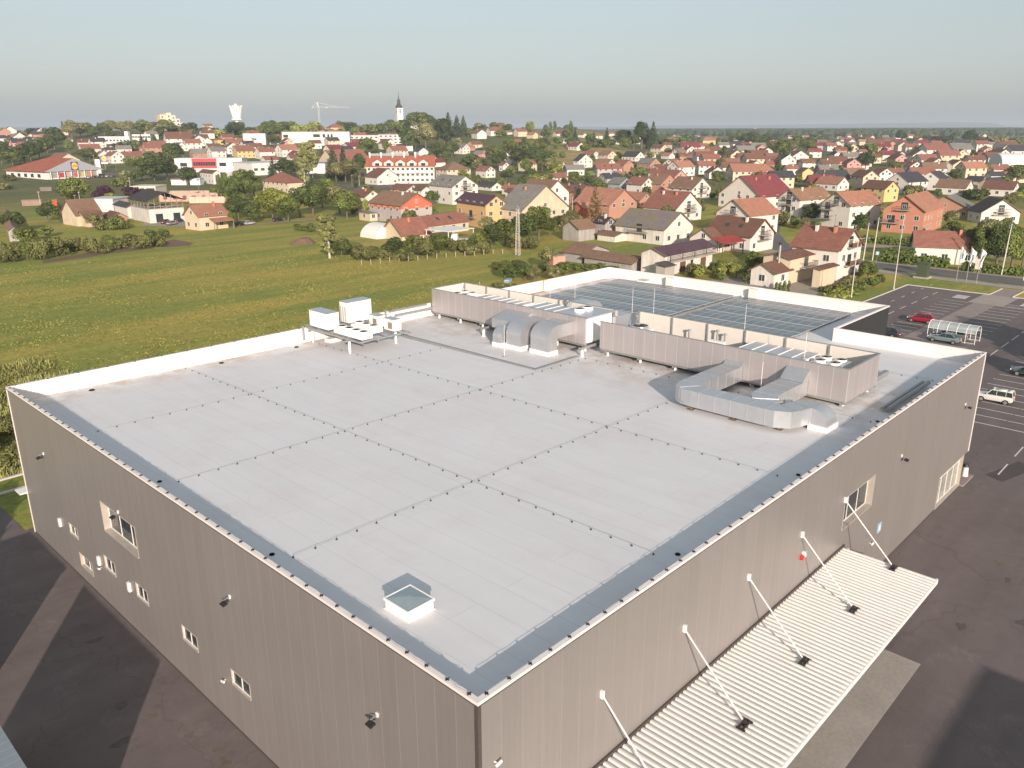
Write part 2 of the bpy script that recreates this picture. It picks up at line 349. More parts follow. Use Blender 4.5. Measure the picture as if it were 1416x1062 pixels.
def roofdeck_mat():
    m, nt, b = new_mat('roof_membrane'); L = nt.links.new
    tc = N(nt, 'ShaderNodeTexCoord')
    big = N(nt, 'ShaderNodeTexNoise', i_Scale=0.12, i_Detail=5.0, i_Roughness=0.6); L(tc.outputs['Object'], big.inputs['Vector'])
    mp = N(nt, 'ShaderNodeMapping'); mp.inputs['Scale'].default_value = (1.0, 0.12, 1); L(tc.outputs['Object'], mp.inputs['Vector'])
    stk = N(nt, 'ShaderNodeTexNoise', i_Scale=1.1, i_Detail=5.0, i_Roughness=0.65); L(mp.outputs[0], stk.inputs['Vector'])
    br = N(nt, 'ShaderNodeTexBrick', offset=0.37, offset_frequency=2)
    mp2 = N(nt, 'ShaderNodeMapping'); mp2.inputs['Rotation'].default_value = (0, 0, R_(90)); L(tc.outputs['Object'], mp2.inputs['Vector'])
    L(mp2.outputs[0], br.inputs['Vector'])
    br.inputs['Scale'].default_value = 1.0; br.inputs['Brick Width'].default_value = 13.0; br.inputs['Row Height'].default_value = 1.55
    br.inputs['Mortar Size'].default_value = 0.022; br.inputs['Mortar Smooth'].default_value = 0.4
    br.inputs['Color1'].default_value = (0.993, 0.993, 0.993, 1); br.inputs['Color2'].default_value = (1.007, 1.007, 1.007, 1); br.inputs['Mortar'].default_value = (0.86, 0.86, 0.865, 1)
    a = N(nt, 'ShaderNodeMath', operation='MULTIPLY_ADD'); a.inputs[1].default_value = 0.14; a.inputs[2].default_value = 0.86; L(big.outputs['Fac'], a.inputs[0])
    a2 = N(nt, 'ShaderNodeMath', operation='MULTIPLY_ADD'); a2.inputs[1].default_value = 0.13; L(stk.outputs['Fac'], a2.inputs[0]); L(a.outputs[0], a2.inputs[2])
    mul = N(nt, 'ShaderNodeVectorMath', operation='SCALE'); L(br.outputs['Color'], mul.inputs[0]); L(a2.outputs[0], mul.inputs['Scale'])
    m2 = N(nt, 'ShaderNodeVectorMath', operation='MULTIPLY'); L(mul.outputs[0], m2.inputs[0]); m2.inputs[1].default_value = (0.665, 0.665, 0.68)
    po = N(nt, 'ShaderNodeTexNoise', i_Scale=0.22, i_Detail=7.0, i_Roughness=0.75); L(tc.outputs['Object'], po.inputs['Vector'])
    pr = N(nt, 'ShaderNodeMapRange'); pr.inputs['From Min'].default_value = 0.50; pr.inputs['From Max'].default_value = 0.66; L(po.outputs['Fac'], pr.inputs['Value'])
    pm_ = N(nt, 'ShaderNodeVectorMath', operation='MULTIPLY'); L(m2.outputs[0], pm_.inputs[0]); pm_.inputs[1].default_value = (0.975, 0.945, 0.925)
    px_ = N(nt, 'ShaderNodeMix', data_type='RGBA'); L(pr.outputs[0], px_.inputs['Factor']); L(m2.outputs[0], px_.inputs['A']); L(pm_.outputs[0], px_.inputs['B'])
    # brownish dirt where water gathers along the far parapet and under the equipment
    sx = N(nt, 'ShaderNodeSeparateXYZ'); L(tc.outputs['Object'], sx.inputs[0])
    fr = N(nt, 'ShaderNodeMapRange'); fr.inputs['From Min'].default_value = 44.5; fr.inputs['From Max'].default_value = 48.3; L(sx.outputs[1], fr.inputs['Value'])
    fx = N(nt, 'ShaderNodeMapRange'); fx.inputs['From Min'].default_value = 31; fx.inputs['From Max'].default_value = 38.5; fx.inputs['To Max'].default_value = 0.75; L(sx.outputs[0], fx.inputs['Value'])
    fx2 = N(nt, 'ShaderNodeMapRange'); fx2.inputs['From Min'].default_value = 50; fx2.inputs['From Max'].default_value = 45; L(sx.outputs[0], fx2.inputs['Value'])
    fm = N(nt, 'ShaderNodeMath', operation='MULTIPLY'); L(fx.outputs[0], fm.inputs[0]); L(fx2.outputs[0], fm.inputs[1])
    mxm = N(nt, 'ShaderNodeMath', operation='MAXIMUM'); L(fr.outputs[0], mxm.inputs[0]); L(fm.outputs[0], mxm.inputs[1])
    dn = N(nt, 'ShaderNodeTexNoise', i_Scale=0.55, i_Detail=6.0, i_Roughness=0.7); L(tc.outputs['Object'], dn.inputs['Vector'])
    dr = N(nt, 'ShaderNodeMapRange'); dr.inputs['From Min'].default_value = 0.42; dr.inputs['From Max'].default_value = 0.72; L(dn.outputs['Fac'], dr.inputs['Value'])
    df = N(nt, 'ShaderNodeMath', operation='MULTIPLY'); L(mxm.outputs[0], df.inputs[0]); L(dr.outputs[0], df.inputs[1])
    mx = N(nt, 'ShaderNodeMix', data_type='RGBA'); L(df.outputs[0], mx.inputs['Factor']); L(px_.outputs['Result'], mx.inputs['A']); mx.inputs['B'].default_value = (0.38, 0.28, 0.19, 1)
    L(mx.outputs['Result'], b.inputs['Base Color']); b.inputs['Roughness'].default_value = 0.65; b.inputs['Specular IOR Level'].default_value = 0.35
    bp = N(nt, 'ShaderNodeBump', i_Strength=0.35, i_Distance=0.03); L(stk.outputs['Fac'], bp.inputs['Height']); L(bp.outputs[0], b.inputs['Normal'])
    return m
M['deck'] = roofdeck_mat()

def ground_mat():
    m, nt, b = new_mat('grass_ground'); L = nt.links.new
    tc = N(nt, 'ShaderNodeTexCoord')
    at = N(nt, 'ShaderNodeAttribute', attribute_name='tint')
    mp = N(nt, 'ShaderNodeMapping'); mp.inputs['Rotation'].default_value = (0, 0, R_(-12)); mp.inputs['Scale'].default_value = (0.10, 1.0, 1); L(tc.outputs['Object'], mp.inputs['Vector'])
    band = N(nt, 'ShaderNodeTexNoise', i_Scale=0.12, i_Detail=6.0, i_Roughness=0.6); L(mp.outputs[0], band.inputs['Vector'])
    big = N(nt, 'ShaderNodeTexNoise', i_Scale=0.035, i_Detail=8.0, i_Roughness=0.65); L(tc.outputs['Object'], big.inputs['Vector'])
    fine = N(nt, 'ShaderNodeTexNoise', i_Scale=0.9, i_Detail=9.0, i_Roughness=0.85); L(tc.outputs['Object'], fine.inputs['Vector'])
    a = N(nt, 'ShaderNodeMath', operation='ADD'); bm = N(nt, 'ShaderNodeMath', operation='MULTIPLY_ADD'); bm.inputs[1].default_value = 1.7; bm.inputs[2].default_value = -0.35; L(band.outputs['Fac'], bm.inputs[0]); L(bm.outputs[0], a.inputs[0]); L(big.outputs['Fac'], a.inputs[1])
    r1 = N(nt, 'ShaderNodeMapRange'); r1.inputs['From Min'].default_value = 0.8; r1.inputs['From Max'].default_value = 1.22; L(a.outputs[0], r1.inputs['Value'])
    dry = N(nt, 'ShaderNodeVectorMath', operation='MULTIPLY'); L(at.outputs['Color'], dry.inputs[0]); dry.inputs[1].default_value = (1.28, 1.08, 1.15)
    lush = N(nt, 'ShaderNodeVectorMath', operation='MULTIPLY'); L(at.outputs['Color'], lush.inputs[0]); lush.inputs[1].default_value = (0.72, 0.86, 0.85)
    mx = N(nt, 'ShaderNodeMix', data_type='RGBA'); L(r1.outputs[0], mx.inputs['Factor']); L(lush.outputs[0], mx.inputs['A']); L(dry.outputs[0], mx.inputs['B'])
    r2 = N(nt, 'ShaderNodeMapRange'); r2.inputs['From Min'].default_value = 0.3; r2.inputs['From Max'].default_value = 0.7; r2.inputs['To Min'].default_value = 0.58; r2.inputs['To Max'].default_value = 1.42; L(fine.outputs['Fac'], r2.inputs['Value'])
    mul = N(nt, 'ShaderNodeVectorMath', operation='SCALE'); L(mx.outputs['Result'], mul.inputs[0]); L(r2.outputs[0], mul.inputs['Scale'])
    L(mul.outputs[0], b.inputs['Base Color']); b.inputs['Roughness'].default_value = 0.95; b.inputs['Specular IOR Level'].default_value = 0.1
    bp = N(nt, 'ShaderNodeBump', i_Strength=0.6, i_Distance=0.15); L(fine.outputs['Fac'], bp.inputs['Height']); L(bp.outputs[0], b.inputs['Normal'])
    return m
M['ground'] = ground_mat()

# ------------------------------------------------------------------ world, sun, camera, haze
SUN_AZ, SUN_EL = R_(54.8), R_(16.5)          # direction in which shadows run, height of the sun
w = bpy.data.worlds.new('World'); scene.world = w; w.use_nodes = True
nt = w.node_tree; bg = nt.nodes['Background']
sky = nt.nodes.new('ShaderNodeTexSky'); sky.sky_type = 'NISHITA'; sky.sun_disc = False
sky.sun_elevation = SUN_EL
sun_from = SUN_AZ + PI                        # world azimuth (from +X) where the sun stands
sky.sun_rotation = (PI/2 - sun_from) % (2*PI)
sky.altitude = 200; sky.air_density = 1.0; sky.dust_density = 2.2; sky.ozone_density = 1.0
hs = nt.nodes.new('ShaderNodeHueSaturation'); hs.inputs['Saturation'].default_value = 0.75; hs.inputs['Hue'].default_value = 0.478
veil = nt.nodes.new('ShaderNodeMix'); veil.data_type = 'RGBA'; veil.inputs['Factor'].default_value = 0.62
veil.inputs['B'].default_value = (2.36, 2.54, 2.72, 1)      # high thin evening haze evens the sky out
nt.links.new(sky.outputs[0], hs.inputs['Color']); nt.links.new(hs.outputs[0], veil.inputs['A']); nt.links.new(veil.outputs['Result'], bg.inputs['Color'])
bg.inputs['Strength'].default_value = 0.10
ld = bpy.data.lights.new('sun', 'SUN'); ld.energy = 3.4; ld.angle = R_(0.6); ld.color = (1.0, 0.85, 0.72)
lo = bpy.data.objects.new('sun', ld); COL.objects.link(lo)
sd = Vector((math.cos(SUN_AZ)*math.cos(SUN_EL), math.sin(SUN_AZ)*math.cos(SUN_EL), -math.sin(SUN_EL)))
lo.rotation_euler = sd.to_track_quat('-Z', 'Y').to_euler(); lo.location = (0, 0, 60)
cd = bpy.data.cameras.new('camera'); cam = bpy.data.objects.new('camera', cd); COL.objects.link(cam); scene.camera = cam
cd.sensor_width = 36; cd.lens = 36*F_PX/1416; cd.clip_end = 40000; cd.clip_start = 0.5
mm = Matrix((RT, -DN, -fw)).transposed().to_4x4(); mm.translation = CAM; cam.matrix_world = mm
vs = scene.view_settings; vs.view_transform = 'Standard'; vs.look = 'None'; vs.exposure = 0.9; vs.gamma = 1
scene.cycles.max_bounces = 6; scene.cycles.volume_bounces = 0

def haze():
    m, nt, b = new_mat('haze_air'); nt.nodes.remove(b)
    pv = N(nt, 'ShaderNodeVolumePrincipled'); pv.inputs['Color'].default_value = (0.76, 0.88, 1.0, 1)
    pv.inputs['Density'].default_value = 0.00014; pv.inputs['Anisotropy'].default_value = 0.1
    nt.links.new(pv.outputs[0], nt.nodes['Material Output'].inputs['Volume'])
    o = MB().box(-13000, 13000, -13000, 13000, -3, 112).obj('haze', m)
    tag(o, kind='stuff', label='thin pale evening haze in front of the far forest')
haze()

# ------------------------------------------------------------------ terrain
def terrain():
    azs = []
    a = -180.0
    while a < 180:
        azs.append(a); a += 1.1 if -45 <= a < 45 else 6.0
    rs = [0.0]; r = 12.0
    while r < 12600:
        rs.append(r); r *= 1.075
    vs = [(CAM.x, CAM.y, -0.03)]; cols = [(0.235, 0.225, 0.052)]
    for r in rs[1:]:
        for a in azs:
            t = YAW - R_(a)
            x, y = CAM.x+r*math.cos(t), CAM.y+r*math.sin(t)
            vs.append((x, y, TZ(x, y)-0.03))
            c = Vector((0.285, 0.275, 0.068))
            town = smooth((r-300)/160)
            c = c.lerp(Vector((0.125, 0.135, 0.050)), town)
            n = noise.noise(Vector((x/60, y/60, 3.1)))
            if town > 0.5: c = c.lerp(Vector((0.20, 0.17, 0.10)), 0.35*smooth(n+0.3))
            p = proj((x, y, TZ(x, y)))
            if p[2] > 0 and 560 < r < 1150 and 740 < p[0] < 875 and p[1] < 228:
                c = Vector((0.33, 0.26, 0.11)) if p[1] > 206 else Vector((0.24, 0.22, 0.08))
            if r > 1500: c = Vector((0.16, 0.17, 0.06)) if n > 0 else Vector((0.10, 0.12, 0.045))
            cols.append(tuple(c))
    na = len(azs); fs = []
    for i in range(na): fs.append((0, 1+i, 1+(i+1) % na)[::-1])
    for k in range(len(rs)-2):
        for i in range(na):
            a0 = 1+k*na+i; a1 = 1+k*na+(i+1) % na
            fs.append((a0, a1, a1+na, a0+na)[::-1] if False else (a0, a0+na, a1+na, a1))
    me = bpy.data.meshes.new('ground'); me.from_pydata(vs, [], [f[::-1] for f in fs]); me.materials.append(M['ground'])
    at = me.color_attributes.new('tint', 'FLOAT_COLOR', 'POINT')
    for i, c in enumerate(cols): at.data[i].color = (*c, 1)
    me.update()
    if me.polygons[na*3].normal.z < 0: me.flip_normals()
    o = place('ground', me); tag(o, kind='structure', label='wide green mown field rising to the wooded hill town')
terrain()

def sheet(name, pts, z, mat, label=None, th=None):
    """flat ground sheet from world xy points"""
    n = len(pts); area = sum(pts[i][0]*pts[(i+1) % n][1]-pts[(i+1) % n][0]*pts[i][1] for i in range(n))
    if area < 0: pts = pts[::-1]
    mb = MB()
    mb.prism(pts, 'z', z-(th or 0.02), z)
    o = mb.obj(name, mat); tag(o, label, kind='structure'); return o

def strip(name, pts, wd, z, mat, label=None, drape=False):
    """road-like strip along a polyline"""
    P = [Vector((p[0], p[1], 0)) for p in pts]
    if drape:
        Q = [P[0]]
        for a, b in zip(P, P[1:]):
            k = max(1, int((b-a).length/12))
            Q += [a.lerp(b, (i+1)/k) for i in range(k)]
        P = Q
    l, r = [], []
    for i, p in enumerate(P):
        d = (P[min(i+1, len(P)-1)]-P[max(i-1, 0)]).normalized(); s = Vector((-d.y, d.x, 0))*wd/2
        for lst, q in ((l, p+s), (r, p-s)):
            q.z = z+(TZ(q.x, q.y) if drape else 0); lst.append(q)
    n = len(P)
    me = bpy.data.meshes.new(name); me.from_pydata([tuple(v) for v in r+l], [], [(i, i+1, n+i+1, n+i) for i in range(n-1)])
    me.materials.append(mat); me.update()
    o = place(name, me); tag(o, label, kind='structure'); return o
# ================================================================== the warehouse
H, RZ, L1, L2, XM, YN = 11.6, 10.3, 58.33, 48.74, 71.82, 12.45
def DZ(y, x=20.0): return max(10.28, 11.06-.0125*y-.0095*x)     # the roof falls gently to the drains
wh = empty('warehouse', (0, 0, 0), 0, 'large flat-roofed warehouse with beige grey metal walls and white roof', 'warehouse')

def wall_with_holes(name, axis, length, zt, holes, mat, parent, depth=0.35, off=0.0, zb=0.0):
    """wall sheet in the plane x=off ('y' axis run) or y=off ('x' run) with real window openings and reveals"""
    us = sorted({0.0, length, *[h[0] for h in holes], *[h[1] for h in holes]})
    zs = sorted({zb, zt, *[h[2] for h in holes], *[h[3] for h in holes]})
    mb = MB()
    def P(u, z, d=0.0): return (off+d, u, z) if axis == 'y' else (u, off+d, z)
    for u0, u1 in zip(us, us[1:]):
        for z0, z1 in zip(zs, zs[1:]):
            c = ((u0+u1)/2, (z0+z1)/2)
            if any(h[0] < c[0] < h[1] and h[2] < c[1] < h[3] for h in holes): continue
            q = [P(u0, z0), P(u1, z0), P(u1, z1), P(u0, z1)]
            mb.add(q if axis == 'x' else q[::-1], [(0, 1, 2, 3)])
    return mb.obj(name, mat, parent)

# openings: u0,u1,z0,z1, panes, reveal depth
WL = [(27.85, 32.8, 5.92, 7.85, 3, .38), (38.36, 39.8, 3.2, 3.92, 2, .06), (36.55, 38.7, 1.15, 2.1, 2, .18), (32.2, 33.82, 2.9, 3.8, 2, .06),
      (27.5, 29.05, 2.95, 3.85, 2, .06), (21.4, 23.1, 2.85, 3.72, 2, .06), (15.97, 17.75, 2.83, 3.68, 2, .06)]
WR = [(30.6, 35.3, 6.0, 8.1, 3, .38), (50.8, 57.1, 0.12, 2.85, 4, .25)]
WRf = WR + [(57.1, L1+.01, -0.01, 2.85, 0, 0)]
wall_with_holes('wall', 'y', L2, H-.12, WL, M['clad_left'], wh)
wall_with_holes('wall', 'x', L1, H-.12, WRf, M['clad_right'], wh)

def window(parent, axis, u0, u1, z0, z1, n, dep, frame=M['wframe'], glass=M['glass'], off=0.0):
    """real window: reveal lining, frame with mullions, one pane each"""
    s = 1 if axis == 'y' else 1
    def bx(mb, a0, a1, d0, d1, b0, b1, mi=0):
        if axis == 'y': mb.box(off+d0, off+d1, a0, a1, b0, b1, mi)
        else: mb.box(a0, a1, off+d0, off+d1, b0, b1, mi)
    fr = MB(); t = 0.045
    # lining
    bx(fr, u0-.04, u0, -.015, dep+.08, z0-.04, z1+.04); bx(fr, u1, u1+.04, -.015, dep+.08, z0-.04, z1+.04)
    bx(fr, u0, u1, -.04, dep+.08, z0-.04, z0); bx(fr, u0, u1, -.015, dep+.08, z1, z1+.04)
    fo = fr.obj('window', M['reveal'], parent)
    f2 = MB()
    bx(f2, u0, u1, dep, dep+.07, z0, z0+t); bx(f2, u0, u1, dep, dep+.07, z1-t, z1)
    wd = (u1-u0)/n
    for i in range(n+1):
        c = u0+wd*i
        a0 = max(u0, c-t/2-(t/2 if i == n else 0)); a1 = min(u1, c+t/2+(t/2 if i == 0 else 0))
        bx(f2, a0, a1, dep+.001, dep+.069, z0+t, z1-t)
    f2.obj('frame', frame, fo)
    for i in range(n):
        g = MB(); bx(g, u0+wd*i+t*.5, u0+wd*(i+1)-t*.5, dep+.03, dep+.045, z0+t*.8, z1-t*.8)
        g.obj('pane', glass, fo)
    # unseen board added behind the panes so that no light leaks in
    bk = MB(); bx(bk, u0-.05, u1+.05, dep+.5, dep+.55, z0-.05, z1+.05); bk.obj('light_stop', M['trim_dark'], fo)
    return fo
for h in WL: window(wh, 'y', *h)
for i, h in enumerate(WR): window(wh, 'x', *h, glass=M['glass_light'] if i else M['glass'])
# transom of the corner glazing
MB().box(50.85, 57.05, .24, .26, 2.28, 2.36).obj('transom', M['wframe'], wh)
# recessed entrance at the corner
MB().box(57.1, 57.3, .3, 4.5, 0.1, 2.85).obj('entrance_wall', M['wframe'], wh)
MB().box(57.1, L1-.02, .02, 4.5, 2.86, 2.98).obj('soffit', M['wframe'], wh)
MB().box(57.12, 60.1, -.35, 3.2, 0.0, 0.14).obj('entrance_step', M['path'], wh)
# hidden sides (seen from the side views)
def plane_wall(p0, p1, z0, z1, mat):
    mb = MB(); mb.add([(*p0, z0), (*p1, z0), (*p1, z1), (*p0, z1)], [(0, 1, 2, 3)]); return mb.obj('wall', mat, wh)
M['clad_back'] = M['clad_right']
plane_wall((L1, .0), (L1, YN), 2.98, H-.12, M['clad_left'])
plane_wall((L1, 4.5), (L1, YN), 0, 2.98, M['clad_left'])
plane_wall((L1, YN), (XM, YN), 0, H-.12, M['clad_dark'])
plane_wall((XM, YN), (XM, L2), 0, H-.12, M['clad_left'])
plane_wall((XM, L2), (0, L2), 0, H-.12, M['clad_right'])
# corner flashings
MB().box(-.03, .12, -.03, 0, 0, H-.13).box(-.03, 0, 0, .14, 0, H-.13).obj('corner_flashing', M['trim_dark'], wh)
MB().box(-.03, 0, L2-.14, L2+.03, 0, H-.13).obj('corner_flashing', M['coping'], wh)
MB().box(L1-.14, L1+.03, -.03, 0, 2.86, H-.13).obj('corner_flashing', M['coping'], wh)
MB().box(-.02, -.001, .14, L2-.2, 0.0, .12).obj('base_flashing', M['trim_dark'], wh)
MB().box(.15, 50.6, -.02, -.001, 0.0, .12).obj('base_flashing', M['trim_dark'], wh)

# roof deck
PT = 0.18
deckp = [(PT, PT), (L1-PT, PT), (L1-PT, YN+PT), (XM-PT, YN+PT), (XM-PT, L2-PT), (PT, L2-PT)]
dk = MB()
xs_ = [PT, 10, 20, 30, 40, 50, L1-PT, XM-PT]; ys_ = [PT, YN+PT, 20, 30, 40, L2-PT]
for x0_, x1_ in zip(xs_, xs_[1:]):
    for y0_, y1_ in zip(ys_, ys_[1:]):
        if x0_ >= L1-PT-.01 and y1_ <= YN+PT+.01: continue
        dk.add([(x0_, y0_, RZ), (x1_, y0_, RZ), (x1_, y1_, RZ), (x0_, y1_, RZ)], [(0, 1, 2, 3)]); dk.v = [(x, y, z if z < RZ-.1 else DZ(y, x)) for x, y, z in dk.v]
dk.obj('roof_membrane', M['deck'], wh)
# parapets: white membrane inside, coping on top
def parapet(x0, x1, y0, y1):
    MB().box(x0, x1, y0, y1, RZ-.3, H-.121).obj('parapet', M['membrane_white'], wh)
e = .012
parapet(e, PT, e, L2-e); parapet(PT, L1-e, e, PT); parapet(PT, XM-e, L2-PT, L2-e)
parapet(L1-PT, L1-e, PT, YN+PT); parapet(L1-e, XM-e, YN+e, YN+PT); parapet(XM-PT, XM-e, YN+PT, L2-PT)
# cant strips at the foot of the far parapets
cs = MB()
cs.prism([(L2-PT-.22, RZ), (L2-PT, RZ), (L2-PT, RZ+.22)], 'x', PT, XM-PT)
cs.prism([(XM-PT-.22, RZ), (XM-PT, RZ), (XM-PT, RZ+.22)], 'y', YN+PT, L2-PT-.22)
cs.obj('cant_strip', M['membrane_white'], wh)
# coping with slightly stepped sheets (shadow gaps every three metres)
def coping(x0, x1, y0, y1, run):
    mb = MB(); L = (y1-y0) if run == 'y' else (x1-x0); n = max(1, round(L/3.1)); t = 0.0
    for i in range(n):
        a, b = L*i/n, L*(i+1)/n
        g = .006
        if run == 'y': mb.box(x0, x1, y0+a+g, y0+b-g, H-.12, H+(.003 if i % 2 else 0))
        else: mb.box(x0+a+g, x0+b-g, y0, y1, H-.12, H+(.003 if i % 2 else 0))
    mb.obj('coping', M['coping'], wh)
o_ = .03; i_ = PT+.015
coping(-o_, i_, i_, L2-i_, 'y'); coping(-o_, L1+o_, -o_, i_, 'x'); coping(-o_, XM+o_, L2-i_, L2+o_, 'x')
coping(L1-i_, L1+o_, i_, YN+i_, 'y'); coping(L1+o_, XM+o_, YN-o_, YN+i_, 'x'); coping(XM-i_, XM+o_, YN+i_, L2-i_, 'y')
# dark drip line under the coping
MB().box(-.035, -.001, .1, L2-.1, H-.17, H-.12).box(.1, L1, -.035, -.001, H-.17, H-.12).obj('drip_edge', M['trim_dark'], wh)
# parapet scuppers and the low kerb strip on the deck
for (px, py) in ((235, 0), (297, 0)): pass

def lab(o, label, cat, group=None): return tag(o, label, cat, group)

# --- walkway flashing strips on the roof
lab(MB().box(32.0, 32.28, 26.2, 43.5, RZ, RZ+.22).box(32.28, 37.6, 26.2, 26.48, RZ, RZ+.22).obj('cable_tray', M['galv_dull']), 'long grey cable tray bent round the corner on the white roof', 'cable tray')

# --- lightning conductor lines: wire + holders
M['holder'] = simple('weathered_grey_plastic', (.045, .045, .05), .7)
hold = MB().box(-.036, .036, -.036, .036, 0, .045).box(-.01, .01, -.01, .01, .045, .11).mesh('holder', M['holder'])
clip = MB().box(-.085, .085, -.016, .016, 0, .05).box(-.016, .016, -.07, .07, 0, .04).mesh('clip', M['black'])
def conductor(p0, p1, label, z=None, step=1.18, me=hold, hw=.12, grp='lightning conductor wires on the roof', slack=.025):
    p0, p1 = Vector((*p0, z or DZ(p0[1], p0[0]))), Vector((*p1, z or DZ(p1[1], p1[0]))); L = (p1-p0).length; n = max(1, round(L/step)); d = (p1-p0)/n
    o = empty('lightning_conductor', p0, 0, label, 'lightning conductor', grp)
    q0 = Vector((0, 0, hw)); mb = MB(); lat = Vector((-d.y, d.x, 0)).normalized()
    pts = [d*i+Vector((0, 0, hw)) for i in range(n+1)]
    for i in range(n):
        mid = (pts[i]+pts[i+1])/2+lat*rnd.uniform(-slack, slack)*1.6-Vector((0, 0, .02))
        mb.tube(pts[i], mid, .007, 4, cap=False); mb.tube(mid, pts[i+1], .007, 4, cap=False)
    mb.obj('wire', M['galv_dull'], o)
    for i in range(n+1):
        place('holder', me, o, d*i, rnd.uniform(-.2, .2) if me is hold else (0 if abs(d.x) < .1 else PI/2))
    return o
conductor((12.85, 1.9), (12.85, 48.0), 'conductor wire across the roof, nearest line running towards the far parapet')
conductor((25.0, 1.9), (25.0, 48.0), 'conductor wire across the roof passing under the square duct loop and condenser platform')
conductor((37.6, 1.5), (37.6, 25.5), 'conductor wire running along the foot of the long cladding screen')
conductor((1.6, 13.55), (36.5, 13.55), 'conductor wire between the roof hatch and the duct loop')
conductor((1.9, 25.6), (36.8, 25.6), 'conductor wire crossing the middle of the white roof')
conductor((2.0, 37.4), (31.6, 37.4), 'conductor wire nearest the grassy side, ending by the condenser platform')
conductor((50.5, 1.6), (50.5, 11.9), 'short conductor wire on the narrow roof strip beside the stepped corner')
g2 = 'lightning conductor wires on the parapet'
conductor((.10, .5), (.10, L2-.6), 'clipped wire along the parapet above the left wall', H, 1.06, clip, .085, g2, .05)
conductor((.5, .10), (L1-.6, .10), 'clipped wire along the parapet above the canopy wall', H, 1.06, clip, .085, g2, .05)
conductor((.6, L2-.1), (37, L2-.1), 'clipped wire along the far white parapet beside the field', H, 2.2, clip, .085, g2, .03)

# --- roof drains
dr = MB()
for k in range(6):
    a = k*PI/3; dr.box(-.02, .02, -.16, .16, 0, .09, 0, Matrix.Rotation(a, 4, 'Z'))
dr.tube((0, 0, 0), (0, 0, .03), .22, 12)
drm = dr.mesh('roof_drain', M['black'])
for x, y, l in ((5.2, 47.3, 'black roof drain nearest the far left roof corner'), (15.7, 47.4, 'black roof drain halfway along the white parapet by the field'), (23.0, 47.4, 'black roof drain just left of the condenser platform')):
    lab(place('roof_drain', drm, None, (x, y, DZ(y, x)), .4), l, 'roof drain', 'roof drains by the field parapet')
for (x, y) in ((1.2, 26.4), (1.1, 14.5), (13.6, 1.1), (25.9, 1.1), (38.0, 1.2)):
    lab(place('roof_drain', drm, None, (x, y, DZ(y, x)), .4, (.6, .6, .8)), 'small dark roof drain lying in the shade strip of the parapet', 'roof drain', 'roof drains in the parapet shade')

# --- roof hatch (skylight) near the corner
sk = empty('skylight', (1.88, 5.80, DZ(6, 2)-.03), 0, 'white square roof hatch with blue glass lid near the front corner', 'skylight')
mb = MB(); a, b = 1.28, 1.42
mb.box(0, a, 0, b, 0, .42)
kb = mb.obj('kerb', M['white'], sk)
fl = MB().box(-.06, a+.06, -.06, b+.06, 0, .05); fl.obj('flange', M['membrane_white'], sk)
fr = MB(); fr.box(-.05, a+.05, -.05, .0, .42, .52).box(-.05, a+.05, b, b+.05, .42, .52).box(-.05, 0, 0, b, .42, .52).box(a, a+.05, 0, b, .42, .52)
fr.obj('lid_frame', M['white'], sk)
M['dome'] = simple('skylight_glass', (0.26, 0.32, 0.35), 0.2, var=0.1, spec=0.6)
MB().add([(0, 0, .50), (a, 0, .50), (a, b, .50), (0, b, .50), (a/2, b/2, .60)], [(0, 1, 4), (1, 2, 4), (2, 3, 4), (3, 0, 4), (3, 2, 1, 0)]).obj('glazing', M['dome'], sk)

# ================================================================== cladding screens round the plant
def fan_mesh(r, h, mat=M['white']):
    mb = MB(); n = 20
    for i in range(n):
        a0, a1 = 2*PI*i/n, 2*PI*(i+1)/n
        c0, s0, c1, s1 = math.cos(a0), math.sin(a0), math.cos(a1), math.sin(a1)
        mb.add([(r*c0, r*s0, 0), (r*c1, r*s1, 0), (r*.97*c1, r*.97*s1, h), (r*.97*c0, r*.97*s0, h)], [(0, 1, 2, 3)], 0, True)
        mb.add([(r*.97*c0, r*.97*s0, h), (r*.97*c1, r*.97*s1, h), (r*.9*c1, r*.9*s1, h), (r*.9*c0, r*.9*s0, h)], [(0, 1, 2, 3)], 0)
        mb.add([(r*.9*c0, r*.9*s0, h), (r*.9*c1, r*.9*s1, h), (r*.88*c1, r*.88*s1, h*.35), (r*.88*c0, r*.88*s0, h*.35)], [(0, 1, 2, 3)], 0)
    mb.tube((0, 0, h*.3), (0, 0, h*.35), r*.88, 16, mi=1)
    for k in range(5):
        mb.box(.05, r*.85, -.12*r/.4, .12*r/.4, h*.45, h*.5, 2, Matrix.Rotation(k*2*PI/5, 4, 'Z') @ Matrix.Rotation(.3, 4, 'X'))
    mb.tube((0, 0, h*.3), (0, 0, h*.9), r*.22, 10, mi=2)
    for k in range(4):
        mb.box(-r*.92, r*.92, -.012, .012, h*.95, h*1.0, 1, Matrix.Rotation(k*PI/4, 4, 'Z'))
    for rr in (.3, .5, .7):
        for i in range(16):
            a0, a1 = 2*PI*i/16, 2*PI*(i+1)/16
            mb.beam((rr*r*math.cos(a0), rr*r*math.sin(a0), h), (rr*r*math.cos(a1), rr*r*math.sin(a1), h), .014, .014, 1)
    return mb.mesh('fan', [mat, M['black'], M['dark_metal']])
FAN = fan_mesh(.42, .22); FANL = fan_mesh(.52, .25)

